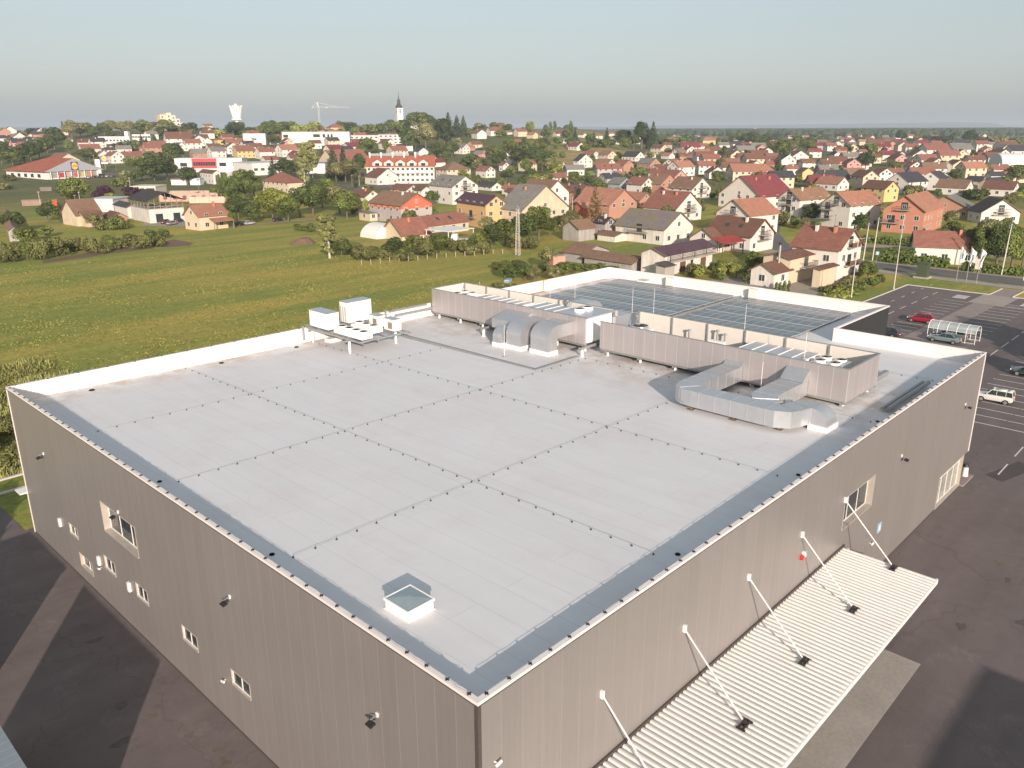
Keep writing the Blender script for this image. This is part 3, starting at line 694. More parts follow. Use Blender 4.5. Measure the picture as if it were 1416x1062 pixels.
def screen(x0, x1, y0, y1, z0, z1, label, sides='WNES', notch=None):
    """open-topped enclosure: W side faces the roof, outer sandwich panels, inner white face, posts and top rail"""
    o = empty('plant_screen', (x0, y0, RZ), 0, label, 'plant screen')
    X, Y = x1-x0, y1-y0; a, b = z0-RZ, z1-RZ; t = .08
    def panel(x0, x1, y0, y1, mat, zt=b): 
        p = MB().box(x0, x1, y0, y1, a, zt).obj('cladding_panel', mat, o); return p
    if 'W' in sides: panel(0, t, 0, Y, M['screen']); panel(t+.002, t+.02, .1, Y-.1, M['screen_in'])
    if 'E' in sides: panel(X-t, X, 0, Y, M['screen']); panel(X-t-.02, X-t-.002, .1, Y-.1, M['screen_in'])
    if 'S' in sides: panel(t, X-t, 0, t, M['screen_x']); panel(.1, X-.1, t+.002, t+.02, M['screen_in'])
    if 'N' in sides: panel(t, X-t, Y-t, Y, M['screen_x']); panel(.1, X-.1, Y-t-.02, Y-t-.002, M['screen_in'])
    rail = MB()
    rail.box(-.03, .11, -.03, Y+.03, b, b+.05).box(X-.11, X+.03, -.03, Y+.03, b, b+.05)
    if 'S' in sides: rail.box(.11, X-.11, -.03, .11, b, b+.05)
    if 'N' in sides: rail.box(.11, X-.11, Y-.11, Y+.03, b, b+.05)
    rail.obj('top_rail', M['galv_dull'], o)
    n = max(2, round(Y/3.6))
    for i in range(n+1):
        y = .16+(Y-.42)*i/n
        MB().box(X-.24, X-.11, y, y+.12, a-.12, b-.002).obj('post', M['galv_dull'], o)
        MB().box(.11, .22, y, y+.12, a-.12, b-.3).obj('post', M['galv_dull'], o)
        if i in (0, n): MB().beam((X-.2, y+.06, b-.1), (X-1.3, y+.06, a+.1), .06, .06).obj('brace', M['galv_dull'], o)
    for x in (.15, X/2, X-.2):
        MB().box(x, x+.16, 0, Y, a-.2, a-.002).obj('base_beam', M['galv_dull'], o)
    for i in range(n+1):
        y = .3+(Y-.9)*i/n
        MB().box(-.9 if i in (n//2,) else .1, X-.1, y, y+.14, a-.36, a-.2).obj('cross_beam', M['galv_dull'], o)
        for x in (.5, X-.7):
            MB().tube((x, y+.07, 0), (x, y+.07, a-.36), .11, 10).obj('leg', M['white'], o)
    # floor grating
    MB().box(.22, X-.24, .1, Y-.1, a+.0, a+.03).obj('grating', M['galv_dull'], o)
    return o
AZ0, AZ1 = 11.05, 13.42
sa = screen(39.3, 44.0, 26.9, 47.3, AZ0, AZ1, 'longer left cladding screen raised on legs over the field parapet', 'WEN')
sb = screen(39.3, 45.0, 3.9, 25.3, AZ0, AZ1, 'right cladding screen nearest the stepped corner, closed at its near end', 'WSE')
# outrigger T supports seen in front of the left screen
for x, y in ((37.43, 37.75), (38.0, 26.2)):
    o = empty('support_leg', (x, y, RZ), 0, 'white stub leg with steel bracket, %s' % ('under the middle of the left screen' if y > 30 else 'in the gap between the two screens'), 'support leg', 'stub legs of the plant screens')
    MB().tube((0, 0, 0), (0, 0, .72), .13, 10).obj('leg', M['white'], o)
    MB().box(-.25, 1.9, -.1, .1, .72, .9).box(-.3, -.22, -.16, .16, .68, .94).obj('bracket', M['galv_dull'], o)
    MB().tube((0, 0, 0), (0, 0, .04), .22, 10).obj('foot_collar', M['membrane_white'], o)

def ahu(x0, x1, y0, y1, z0, z1, seg, label, mat=None):
    o = empty('air_handling_unit', (x0, y0, z0), 0, label, 'air handling unit')
    X, Y, Z = x1-x0, y1-y0, z1-z0; n = max(1, round(Y/seg))
    MB().box(0, X, 0, Y, 0, Z).obj('casing', mat or M['white'], o)
    for i in range(n):
        a, b = Y*i/n+.05, Y*(i+1)/n-.05
        MB().box(-.03, X+.03, a, b, Z, Z+.05).obj('lid', M['galv'], o)
        MB().box(-.03, 0, a+.1, b-.1, .15, Z-.1).obj('access_door', M['white'], o)
    for i in range(n+1):
        a = Y*i/n; MB().box(-.04, X+.04, max(0, a-.049), min(Y, a+.049), Z, Z+.085).obj('joint_cover', M['white'], o)
    return o
def fans(o, pts, me=FAN):
    for p in pts: place('fan', me, o, p)
u = ahu(40.6, 43.4, 36.6, 43.2, 11.1, 12.75, 1.1, 'long segmented air handler with sheet metal top in the left screen')
u = empty('condenser', (40.9, 44.0, 11.1), 0, 'four-fan condenser at the far end of the left screen', 'condenser', None)
MB().box(0, 2.3, 0, 2.4, 0, 1.6).obj('casing', M['white'], u); fans(u, [(.6, .6, 1.6), (1.7, .6, 1.6), (.6, 1.8, 1.6), (1.7, 1.8, 1.6)])
u = ahu(40.0, 43.2, 30.5, 35.0, 11.1, 13.1, 1.0, 'segmented white air handler behind the curved duct stack')
u = empty('condenser', (39.6, 26.95, 11.1), 0, 'two-fan condenser with wide flat lid at the right end of the left screen', 'condenser')
MB().box(0.1, 3.7, 0.1, 3.3, 0, 2.25).obj('casing', M['white'], u)
MB().box(-.1, 3.9, -.1, 3.5, 2.25, 2.36).obj('lid', M['galv'], u)
for i in range(4): MB().box(.4+.8*i, 1.1+.8*i, .06, .1, .2, 2.1).obj('access_door', M['white'], u)
fans(u, [(1.6, 2.2, 2.36), (2.8, 2.2, 2.36)], FANL)
u = empty('condenser', (41.3, 22.3, 11.1), 0, 'single round-fan condenser at the left end of the right screen', 'condenser')
MB().box(0, 1.7, 0, 1.7, 0, 1.55).obj('casing', M['white'], u); fans(u, [(.85, .85, 1.55)], fan_mesh(.75, .3, M['galv']))
u = empty('condenser', (42.5, 15.3, 11.1), 0, 'small split air conditioner with round grille inside the right screen', 'condenser')
MB().box(0, .45, 0, 1.3, .6, 1.6).obj('casing', M['white'], u); MB().box(.05, .4, .1, 1.2, 0, .6).obj('stand', M['galv_dull'], u)
MB().tube((-.02, .5, 1.1), (0, .5, 1.1), .38, 18).obj('grille', M['dark_metal'], u)
u = ahu(41.3, 43.9, 7.9, 13.3, 11.1, 12.85, 1.1, 'long segmented air handler with blue-grey top in the right screen')
u = empty('condenser', (41.2, 5.3, 11.1), 0, 'four-fan condenser at the near end of the right screen', 'condenser')
MB().box(0, 2.3, 0, 2.3, 0, 1.75).obj('casing', M['white'], u); fans(u, [(.6, .6, 1.75), (1.7, .6, 1.75), (.6, 1.7, 1.75), (1.7, 1.7, 1.75)])
# flue stubs by the inner wall
for i, (x, y, h) in enumerate(((44.4, 19.6, 12.6), (44.4, 16.9, 13.0), (44.4, 16.2, 12.8), (42.9, 31.6, 13.6), (43.2, 32.2, 13.6))):
    nm = ('flue stub left of the split air conditioner', 'taller of the two thin flues by the split air conditioner', 'shorter of the two thin flues by the split air conditioner', 'left one of two dark flues behind the segmented air handler', 'right one of two dark flues behind the segmented air handler')[i]
    o = empty('flue', (x, y, 11.05), 0, nm, 'flue', 'thin flues inside the screens')
    MB().tube((0, 0, 0), (0, 0, h-11.05), .08, 8).obj('pipe', M['galv_dull'], o); MB().tube((0, 0, h-11.05), (0, 0, h-10.9), .14, 8).obj('cap', M['galv_dull'], o)

# --- sheet-metal ducts
def duct(o, path, w, h, mat=M['galv'], seam=1.2, name='duct_section'):
    """rectangular duct along a level path (x,y,z of the bottom centre line), mitred, with raised seams"""
    P = [Vector(p) for p in path]; rings = []
    for i, p in enumerate(P):
        d0 = (p-P[i-1]).normalized() if i else (P[1]-p).normalized()
        d1 = (P[i+1]-p).normalized() if i < len(P)-1 else d0
        d = (d0+d1).normalized(); s = Vector((-d.y, d.x, 0)).normalized(); k = 1/max(.3, math.sqrt(max(.1, (1+d0.dot(d1))/2)))
        rings.append([p-s*w/2*k, p+s*w/2*k, p+s*w/2*k+Vector((0, 0, h)), p-s*w/2*k+Vector((0, 0, h))])
    mb = MB(); vs = [q for r in rings for q in r]; n = len(rings); fs = []
    for i in range(n-1):
        for k in range(4): fs.append((4*i+k, 4*(i+1)+k, 4*(i+1)+(k+1) % 4, 4*i+(k+1) % 4)[::-1])
    fs += [(0, 1, 2, 3)[::-1], tuple(4*(n-1)+k for k in range(4))]
    mb.add(vs, fs)
    # seam flanges
    acc = 0.0
    for a, b in zip(P, P[1:]):
        L = (b-a).length; d = (b-a).normalized(); s = Vector((-d.y, d.x, 0)).normalized(); t = seam-acc
        while t < L:
            c = a+d*t
            for q in ((-1, 0), (1, 0)):
                mb.beam(c+s*q[0]*(w/2+.012), c+s*q[0]*(w/2+.012)+Vector((0, 0, h)), .03, .03)
            mb.beam(c-s*w/2+Vector((0, 0, h+.012)), c+s*w/2+Vector((0, 0, h+.012)), .03, .03)
            t += seam
        acc = (L-(t-seam))
    r = mb.obj(name, mat, o); return r
def arc2(cx, cy, r, a0, a1, n, z):
    return [(cx+r*math.cos(R_(a0+(a1-a0)*i/n)), cy+r*math.sin(R_(a0+(a1-a0)*i/n)), z) for i in range(n+1)]
dl = empty('duct_loop', (0, 0, 0), 0, 'big rectangular sheet metal duct loop on stilts in front of the right screen', 'air duct')
zb = 11.0; zh = 1.12; KB = 11.0-DZ(3); W_ = 1.5
main = [(39.25, 12.5, zb)] + arc2(33.2, 11.5, 1.0, 90, 180, 6, zb)
main = [(39.25, 12.5, zb), (33.0, 12.5, zb), (32.45, 12.35, zb), (32.22, 12.0, zb), (32.15, 11.4, zb)]
main += [(32.15, 6.4, zb)]
main += [(32.2, 5.6, zb), (32.5, 5.05, zb), (32.95, 4.85, zb), (33.5, 4.75, zb), (34.0, 4.55, zb), (34.3, 4.25, zb), (34.35, 3.89, zb)]
duct(dl, main, W_, zh)
# branch back to the screen
duct(dl, [(39.25, 7.5, zb), (35.0, 7.5, zb), (34.0, 7.35, zb), (33.3, 6.9, zb), (32.95, 6.3, zb)], 1.7, zh-.012)
# raised collar where the branch meets the screen
MB().prism([(39.28, zb+zh), (38.3, zb+zh), (39.28, zb+zh+.75)], 'y', 6.65, 8.35).obj('collar', M['galv'], dl)
MB().prism([(39.28, zb+zh), (39.0, zb+zh), (39.28, zb+zh+.25)], 'y', 11.75, 13.25).obj('collar', M['galv'], dl)
# end elbow dropping into its kerb
el = MB(); prof = []; cy, cz, ro = 3.9, zb-.0, 1.12
for i in range(9):
    a = R_(90+90*i/8); prof.append((cy+ro*math.cos(a), cz+ro*math.sin(a)))
poly = prof + [(cy-ro, 11.0), (cy+.02, 11.0), (cy+.02, cz)]
el.prism(poly, 'x', 33.6, 35.1)
el.obj('elbow', M['galv'], dl)
MB().box(33.5, 35.2, 2.7, 4.0, RZ, 11.04).obj('kerb', M['white'], dl)
for (x, y) in ((31.9, 11.6), (31.95, 8.4), (32.2, 5.3), (38.5, 7.0), (37.5, 12.2)):
    st = MB().box(-.25, .25, -.25, .25, 0, .05).tube((-.0, 0, 0), (0, 0, .7), .02, 5).tube((0, 0, .05), (-.55, .5, .7), .02, 5).tube((0, 0, .05), (.5, -.3, .7), .02, 5)
    st.obj('stilt', M['wood_grey'], dl, (x, y, DZ(y, x)-.02))

ds = empty('duct_stack', (0, 0, 0), 0, 'three curved sheet metal ducts rising from the roof into the left screen', 'air duct')
def gooseneck(y0, y1, xf, zt, r, wide=1.0):
    """duct leaving the screen at x=39.3, curving down to a kerb at xf"""
    zt0 = zt; xo = xf; pr = []
    for i in range(9):
        a = R_(90+90*i/8); pr.append((xo+r+r*math.cos(a), zt-r+r*math.sin(a)))
    thick = 1.15; inner = []
    xi = xo+thick; ri = .25
    for i in range(5):
        a = R_(180-90*i/4); inner.append((xi+ri+ri*math.cos(a), zt-thick-ri+ri*math.sin(a)))
    poly = [(39.28, zt)] + pr + [(xo, RZ+.42), (xi, RZ+.42)] + inner + [(39.28, zt-thick)]
    mb = MB(); mb.prism(poly, 'y', y0, y1); 
    for x in (xo+r+.35, xo+r+1.4): 
        if x < 39: mb.box(x, x+.04, y0-.02, y1+.02, zt, zt+.025)
    mb.obj('duct_section', M['galv'], ds)
    MB().box(xo-.06, xi+.06, y0-.06, y1+.06, RZ, RZ+.42).obj('kerb', M['white'], ds)
gooseneck(28.4, 30.5, 36.1, 12.9, 1.15)
gooseneck(31.4, 33.2, 35.8, 12.75, 1.1)
gooseneck(33.5, 34.6, 35.5, 12.1, .9)
MB().prism([(39.28, 12.9), (37.2, 12.35), (37.2, 11.5), (39.28, 11.5)], 'y', 33.25, 36.4).obj('transition_hood', M['galv'], ds)
o = ds
# ducts on the far side of the screens
for i, (x, y, nm) in enumerate(((48.2, 33.4, 'curved duct behind the left screen, farther of two'), (46.0, 27.6, 'curved duct behind the gap between the screens'))):
    o = empty('curved_duct', (x, y, RZ), 0, nm, 'air duct', 'curved ducts behind the screens')
    pr = [(-2.6, 2.6)]+[(-.4+1.5*math.cos(R_(90-90*i/8)), 1.1+1.5*math.sin(R_(90-90*i/8))) for i in range(9)] + [(1.1, .25), (0, .25), (0, 1.2), (-.4, 1.5), (-2.6, 1.5)]
    MB().prism(pr, 'y', -.9, .9).obj('duct_section', M['galv'], o); MB().box(-.1, 1.2, -1, 1, 0, .25).obj('kerb', M['white'], o)

# --- condenser platform on the left
pf = empty('equipment_platform', (24.9, 39.9, RZ), 0, 'steel platform on white legs carrying condensers beside the field parapet', 'platform')
ztop = 1.38
for x in (0, 1.7, 3.5, 5.3): MB().box(x, x+.12, 0, 9.0, ztop-.16, ztop).obj('beam', M['galv_dull'], pf)
for y in (.0, 2.2, 4.6, 6.9, 8.85): MB().box(-.3 if y == 0 else .12, 5.3, y, y+.12, ztop-.001, ztop+.1).obj('cross_beam', M['galv_dull'], pf)
MB().box(.15, 5.2, 1.9, 8.7, ztop+.02, ztop+.05).obj('grating', M['galv_dull'], pf)
for x, y in ((.2, 2.2), (5.2, 2.0), (.2, 8.0), (5.2, 8.0)):
    MB().tube((x, y, 0), (x, y, ztop-.3), .12, 10).obj('leg', M['white'], pf); MB().box(x-.45, x+.45, y-.09, y+.09, ztop-.3, ztop-.161).obj('bracket', M['galv_dull'], pf)
zp = RZ+ztop+.1
def cab(x, y, X, Y, Z, label, grille=None):
    o = empty('condenser', (x, y, zp), 0, label, 'condenser', 'cabinets on the steel platform')
    MB().box(0, X, 0, Y, .08, Z).obj('casing', M['white'], o); MB().box(-.03, X+.03, -.03, Y+.03, Z, Z+.04).obj('lid', M['galv'], o)
    MB().box(.1, X-.1, .1, Y-.1, 0, .08).obj('skid', M['galv_dull'], o)
    if grille: MB().box(-.02, 0, Y*.2, Y*.6, Z*.2, Z*.75).obj('grille', M['wood_grey'], o)
    return o
cab(25.1, 45.3, 1.25, 2.9, 1.55, 'tall plain white cabinet at the left end of the platform')
o = cab(28.0, 46.2, 2.7, 1.3, 2.0, 'tallest white cabinet with pipes, at the back of the platform')
for k in range(3): MB().tube((-.12, .3+.35*k, .1), (-.12, .3+.35*k, 1.6), .04, 6).obj('pipe', M['galv_dull'], o)
cab(28.9, 42.8, .8, 1.4, 1.1, 'small white cabinet with brown grille, left one of the pair', True)
cab(28.9, 40.5, .8, 1.5, 1.1, 'small white cabinet with brown grille, right one at the platform edge', True)
for (x, y, Y, n, nm) in ((25.15, 40.25, 4.2, 4, 'low white condenser with a row of four fans at the platform front'), (27.2, 41.5, 3.2, 3, 'low white condenser with three fans in the middle of the platform')):
    o = empty('condenser', (x, y, zp), 0, nm, 'condenser', 'low fan condensers on the steel platform')
    MB().box(0, 1.15, 0, Y, 0, .42).obj('casing', M['white'], o)
    for k in range(n): place('fan', FAN, o, (.58, Y*(k+.5)/n, .42))
# small white box and pipe beneath it
o = MB().box(25.9, 27.4, 46.4, 47.2, RZ, RZ+.35).obj('junction_box', M['white']); lab(o, 'low white junction box under the platform by the parapet', 'junction box')
# parapet posts with bridges on far parapet
for x, nm in ((24.4, 'left of the platform'), (34.0, 'right of the platform')):
    o = MB().box(x, x+.15, L2-PT-.2, L2-PT-.01, RZ+.22, H+.15).box(x, x+.15, L2-PT-.2, L2-.0, H+.15, H+.25).obj('parapet_bracket', M['galv_dull']); lab(o, 'grey steel bracket hooked over the field parapet, ' + nm, 'bracket', 'brackets over the field parapet')
o = MB().box(34.2, 39.2, 47.0, 47.15, H-.2, H-.05).box(34.2, 39.2, 48.0, 48.15, H+.02, H+.15).obj('walkway_beam', M['galv_dull']); lab(o, 'pair of steel beams linking the parapet and the left screen', 'steel beam')

# --- pipe bundles on the shaded roof strip by the canopy-side parapet
for k, yy in enumerate((7.4, 6.6, 5.5, 4.7)):
    o = MB().box(45.3, 49.2+.25*k, yy, yy+.35, RZ+.3, RZ+.6).obj('cable_tray', M['galv_dull']); lab(o, '%s of four grey cable trays leaving the near end of the right screen' % ('farthest', 'second farthest', 'third farthest', 'nearest')[k], 'cable tray', 'cable trays by the right screen')
o = MB().tube((40.3, 1.35, RZ+.65), (48.6, 1.35, RZ+.65), .16, 10).tube((40.3, 1.75, RZ+.6), (48.6, 1.75, RZ+.6), .12, 10).obj('pipe_run', M['galv_dull']); lab(o, 'pair of insulated pipes lying along the canopy-side parapet', 'pipe run')

# --- orange conduit on the far parapet
o = MB().box(58.2, 58.35, L2-PT-.06, L2-PT-.01, RZ+.1, H+.02).box(48.5, 58.2, L2-PT-.32, L2-PT-.24, RZ+.02, RZ+.1).box(58.2, 59.1, L2-PT-.1, L2-PT-.01, H+.003, H+.08).obj('conduit', M['orange_pipe']); lab(o, 'orange conduit running along and over the far parapet', 'conduit')

# --- solar array
cells, nt_, b_ = new_mat('solar_cells')
tc = N(nt_, 'ShaderNodeTexCoord'); br = N(nt_, 'ShaderNodeTexBrick', offset=0.0); nt_.links.new(tc.outputs['Object'], br.inputs['Vector'])
br.inputs['Scale'].default_value = 1; br.inputs['Brick Width'].default_value = .16; br.inputs['Row Height'].default_value = .16; br.inputs['Mortar Size'].default_value = .006
br.inputs['Color1'].default_value = (.085, .112, .128, 1); br.inputs['Color2'].default_value = (.095, .122, .138, 1); br.inputs['Mortar'].default_value = (.12, .145, .16, 1)
nt_.links.new(br.outputs['Color'], b_.inputs['Base Color']); b_.inputs['Roughness'].default_value = .28; b_.inputs['Specular IOR Level'].default_value = .8
PX_, PY_ = 1.72, 1.04; tilt = R_(7)
pm = MB(); 
pm.box(0, PX_-.02, 0, .025, 0, .05).box(0, PX_-.02, PY_-.045, PY_-.02, 0, .05).box(0, .025, .025, PY_-.045, 0, .05).box(PX_-.045, PX_-.02, .025, PY_-.045, 0, .05)
M['pframe'] = simple('panel_frame_aluminium', (.45, .47, .49), .4, .2)
pframe = pm.mesh('panel_frame', M['pframe']); pcell = MB().box(.025, PX_-.045, .025, PY_-.045, .01, .045).mesh('cells', cells)
prail = MB().box(.2, .26, 0, PY_-.03, -.14, 0).box(PX_-.35, PX_-.29, 0, PY_-.03, -.14, 0).mesh('rail', M['galv_dull'])
def panel_field(x0, nx, y0, ny, label, grp):
    for i in range(nx):
        for j in range(ny):
            o = empty('solar_panel', (x0+i*PX_+(.0), y0+j*PY_, DZ(y0+j*PY_, x0+i*PX_)+.2), 0, label, 'solar panel', grp)
            o.rotation_euler = (0, R_(1.5 if i % 2 else -1.5), 0)
            place('panel_frame', pframe, o); place('cells', pcell, o); place('rail', prail, o)
panel_field(55.0, 9, 29.45, 16, 'dark solar panel of the left array behind the screens', 'solar panels of the left array')
panel_field(55.0, 9, 15.7, 12, 'dark solar panel of the right array near the stepped corner', 'solar panels of the right array')
o = MB().box(54.9, 70.6, 28.55, 28.75, RZ, RZ+.34).obj('cable_tray', M['galv_dull']); lab(o, 'grey cable tray in the gap between the two solar arrays', 'cable tray')
# roof hatches beyond the panels
for x, y, nm in ((71.0, 42.0, 'low white roof vent near the far corner parapet'),):
    o = empty('roof_vent', (x-.7, y-.3, RZ), 0, nm, 'roof vent'); MB().box(0, 1.2, 0, 1.5, 0, .4).obj('kerb', M['white'], o); MB().box(.1, 1.1, .1, 1.4, .4, .5).obj('lid', M['dome'], o)
for y, nm in ((38.1, 'white box on the far parapet, left one of two'), (26.8, 'white box on the far parapet, right one of two')):
    o = MB().box(XM-PT-.75, XM-PT-.012, y, y+1.1, RZ, H-.1).obj('parapet_box', M['membrane_white']); lab(o, nm, 'scupper box', 'boxes on the far parapet')
# lightning rods: thin masts
for x, y, h, nm in ((55, 33, 2.9, 'farther of two thin white rods in front of the left solar array'), (55, 30.3, 3.2, 'nearer of two thin white rods in front of the left solar array'), (54.2, 19.5, 3.2, 'thin white rod in front of the right solar array'),
                    (33.5, 31.2, 2.9, 'thin white rod in front of the curved duct stack'), (36.6, 8.9, 3.3, 'thin white rod inside the duct loop'), (41.8, 8.2, 2.0, 'thin white rod on the air handler of the right screen'),
                    (44.5, 45.5, 3.4, 'thin white rod behind the left screen'), (57, 42.5, 2.6, 'thin white rod at the left end of the left solar array'), (52, 42, 2.6, 'thin rod between the left screen and the solar panels')):
    zz = RZ if x != 41.8 else 12.9
    o = empty('lightning_rod', (x, y, zz), 0, nm, 'lightning rod', 'lightning rods on the roof')
    MB().tube((0, 0, 0), (0, 0, h), .022, 6, r1=.012).obj('rod', M['white'], o); MB().tube((0, 0, 0), (0, 0, .08), .2, 12).obj('base', M['concrete'], o)

# ================================================================== things on the walls
def floodlight(axis, u, z, label):
    o = empty('floodlight', (0, u, z) if axis == 'y' else (u, 0, z), 0 if axis == 'y' else PI/2, label, 'floodlight', 'floodlights on the warehouse walls')
    # local: wall plane x=0, outwards is -x
    MB().box(-.05, 0, -.06, .06, -.09, .09).obj('wall_plate', M['white'], o)
    MB().beam((-.05, 0, 0), (-.34, 0, -.04), .035, .035).obj('arm', M['galv_dull'], o)
    MB().box(-.52, -.26, -.17, .17, -.18, -.09, 0, Matrix.Rotation(-.25, 4, 'Y')).obj('lamp_head', M['black'], o)
    return o
for u, z, l in ((42.6, 8.17, 'black floodlight high on the left wall, farthest from the near corner'), (30.0, 8.1, 'black floodlight above the big three-pane window of the left wall'),
             (16.87, 8.17, 'black floodlight in the middle of the left wall'), (5.56, 7.95, 'black floodlight on the left wall nearest the near corner')): floodlight('y', u, z, l)
for u, z, l in ((40.1, 7.97, 'black floodlight on the canopy wall, right of its upper window'), (54.6, 8.02, 'black floodlight near the far end of the canopy wall')): floodlight('x', u, z, l)
wb = [(41.64, 3.31, 'white vent box beside the farthest small window of the left wall'), (34.8, 3.02, 'white vent box between the small windows of the left wall'), (30.06, 3.13, 'white vent box nearest the big three-pane window')]
for u, z, l in wb:
    lab(MB().box(-.14, -.001, -.13, .13, -.3, .3).obj('vent_box', M['white'], None, (0, u, z)), l, 'vent box', 'white vent boxes on the left wall')
def cam_(axis, u, z, label):
    o = empty('security_camera', (0, u, z) if axis == 'y' else (u, 0, z), 0 if axis == 'y' else PI/2, label, 'camera', 'security cameras on the walls')
    MB().tube((-.001, 0, 0), (-.16, 0, 0), .04, 8).obj('bracket', M['white'], o); MB().tube((-.16, .1, -.02), (-.16, -.16, .03), .06, 8).obj('camera_body', M['white'], o)
cam_('y', 18.56, 2.6, 'white camera beside the nearest small window of the left wall'); cam_('y', 34.76, 2.5, 'white camera low on the left wall near two small windows')
cam_('x', .75, 8.76, 'white camera high beside the near corner'); cam_('x', 36.2, 2.85, 'white wall light between the canopy end and the corner glazing')
o = empty('alarm_siren', (24.95, 0, 6.6), 0, 'red siren with white box on the wall above the canopy', 'siren')
MB().box(.02, .3, -.14, -.001, -.12, .22).obj('housing', M['white'], o); MB().tube((-.12, -.001, -.05), (-.12, -.18, -.05), .17, 12, r1=.13).obj('beacon', M['red'], o)
M['blue_sign'] = simple('pale_blue_sign', (0.30, 0.48, 0.62), 0.4)
lab(MB().box(-.3, .3, -.03, -.001, -.35, .35).box(-.1, .1, -.04, -.03, -.2, .15, 1).obj('wall_sign', [M['blue_sign'], M['white']], None, (37.6, 0, 3.5)), 'small pale blue sign on the wall right of the canopy', 'sign')
# litter bin on the entrance step
o = empty('litter_bin', (59.4, .2, .14), 0, 'cream litter bin with dark lid on the entrance step', 'litter bin')
MB().tube((0, 0, 0), (0, 0, .85), .28, 12, r1=.22).obj('body', M['coping'], o); MB().tube((0, 0, .85), (0, 0, 1.1), .26, 12, r1=.2).obj('lid', M['dark_metal'], o)
o = empty('awning', (L1, 3.0, 3.3), 0, 'small blue-white glass awning over the entrance', 'awning')
MB().box(.0, 1.7, 0, 2.5, .3, .36).obj('roof_sheet', M['poly'], o)
for y in (.2, 2.2): MB().beam((0, y, .9), (1.6, y, .36), .05, .05).obj('tie', M['white'], o)
# awning on the hidden side wall at the far left corner
o = empty('awning', (3.0, L2, 3.2), 0, 'small awning peeking out behind the far left corner', 'awning')
MB().box(-3.5, 1.0, 0, 1.2, 0, .07).obj('roof_sheet', M['white'], o)

# ================================================================== the canopy
cp = empty('canopy', (0, 0, 0), 0, 'long white corrugated metal canopy hung from the wall over the loading side', 'canopy')
CZ = 4.62; x0c, x1c, yc = 2.0, 31.25, -5.45; pitch = .3333
prof = []; n = int((x1c-x0c)/pitch)
for i in range(n):
    x = x0c+i*pitch
    prof += [(x, 0), (x+.13, 0), (x+.18, .085), (x+.283, .085)]
prof.append((x0c+n*pitch, 0))
vs, fs = [], []
for (x, z) in prof: vs += [(x, yc, CZ+z), (x, -.12, CZ+z)]
for i in range(len(prof)-1): fs.append((2*i, 2*i+2, 2*i+3, 2*i+1))
b0 = len(vs)
for (x, z) in prof: vs += [(x, yc, CZ+z-.012), (x, -.12, CZ+z-.012)]
for i in range(len(prof)-1): fs.append((b0+2*i+1, b0+2*i+3, b0+2*i+2, b0+2*i))
M['canopy_white'] = simple('canopy_sheet', (0.67, 0.645, 0.62), 0.45, var=0.05, scale=0.6)
MB().add(vs, fs).obj('corrugated_deck', M['canopy_white'], cp)
MB().box(x0c, x1c, yc-.02, yc+.1, CZ-.32, CZ-.02).box(x0c, x1c, -.4, -.28, CZ-.3, CZ-.015).obj('edge_beam', M['white'], cp)
MB().box(x0c, x1c, -.1, -.002, CZ-.1, CZ+.16).obj('wall_gutter', M['trim_dark'], cp)
for x in [3.3+3.5*k for k in range(8)]: MB().box(x, x+.14, yc+.1, -.4, CZ-.26, CZ-.015).obj('rafter', M['galv_dull'], cp)
for x in (6.66, 12.65, 18.53, 24.55, 30.42):
    t = MB().tube((x, -.06, 8.05), (x+.12, -3.2, CZ+.16), .040, 10); r = t.obj('tie_rod', M['canopy_white'], cp)
    MB().box(x-.06, x+.06, -.14, -.002, 7.9, 8.25).obj('wall_bracket', M['white'], r)
    s = MB().box(x-.2, x+.44, -3.36, -3.26, CZ+.0, CZ+.15).box(x-.2, x+.44, -3.16, -3.06, CZ+.0, CZ+.15).box(x+.06, x+.18, -3.28, -3.12, CZ+.0, CZ+.3)
    s.box(x-.25, x-.2, -3.42, -3.0, CZ+.02, CZ+.1).box(x+.44, x+.49, -3.42, -3.0, CZ+.02, CZ+.1)
    s.obj('base_bracket', M['dark_metal'], r)
# seams: support columns do not exist; the slab below
sheet('concrete_pad', [(4, -5.75), (29.4, -5.75), (29.4, -.02), (4, -.02)], .02, M['concrete'], 'pale concrete loading pad under the canopy', .02)
# ================================================================== yard, car park, roads
yard = [(-70, -75), (151, -75), (151, 35.3), (72.3, 35.3), (72.3, 49.5), (-.5, 49.5), (-.5, 57.9), (-26, 57.4), (-70, 56.5)]
sheet('yard_asphalt', yard, 0.0, M['asphalt'], 'worn dark asphalt yard round the warehouse')
def kerb(p0, p1, w=.22, h=.13, nm='kerb', label=None):
    mb = MB(); mb.beam((*p0, h/2-.01), (*p1, h/2-.01), w, h); o = mb.obj(nm, M['kerb']); tag(o, label, kind='structure')
kerb((-70, 57.0), (3.0, 58.1), .35); kerb((-70, 60.2), (3.2, 61.3), .3)
kerb((72.4, 35.45), (151.2, 35.45)); kerb((151.15, 35.4), (151.15, 21.2)); kerb((151.15, 17.3), (151.15, -75))
kerb((151.3, 21.1), (159.0, 20.9)); kerb((151.3, 17.4), (159.0, 17.2))
sheet('walkway', [(108, 18.2), (159, 17.4), (159, 20.8), (108, 21.6)], .012, M['path'], 'brick-toned walkway between the parking rows')
sheet('crossing', [(141.5, 16.5), (150.9, 16.3), (150.9, 21.9), (141.5, 22.1)], .018, M['paving'], 'grey paved crossing across the walkway')
strip('pavement', [(170, 74), (164.5, 56), (163.2, 36), (162.4, 20), (160, -80)], 3.6, .02, M['paving'], 'pale pavement along the street')
strip('street', [(238, 108), (210, 95), (190, 83), (178, 70), (171.3, 55), (170.3, 36), (169.5, 20), (167.5, -90)], 8.0, .025, M['road'], 'asphalt street passing the car park')
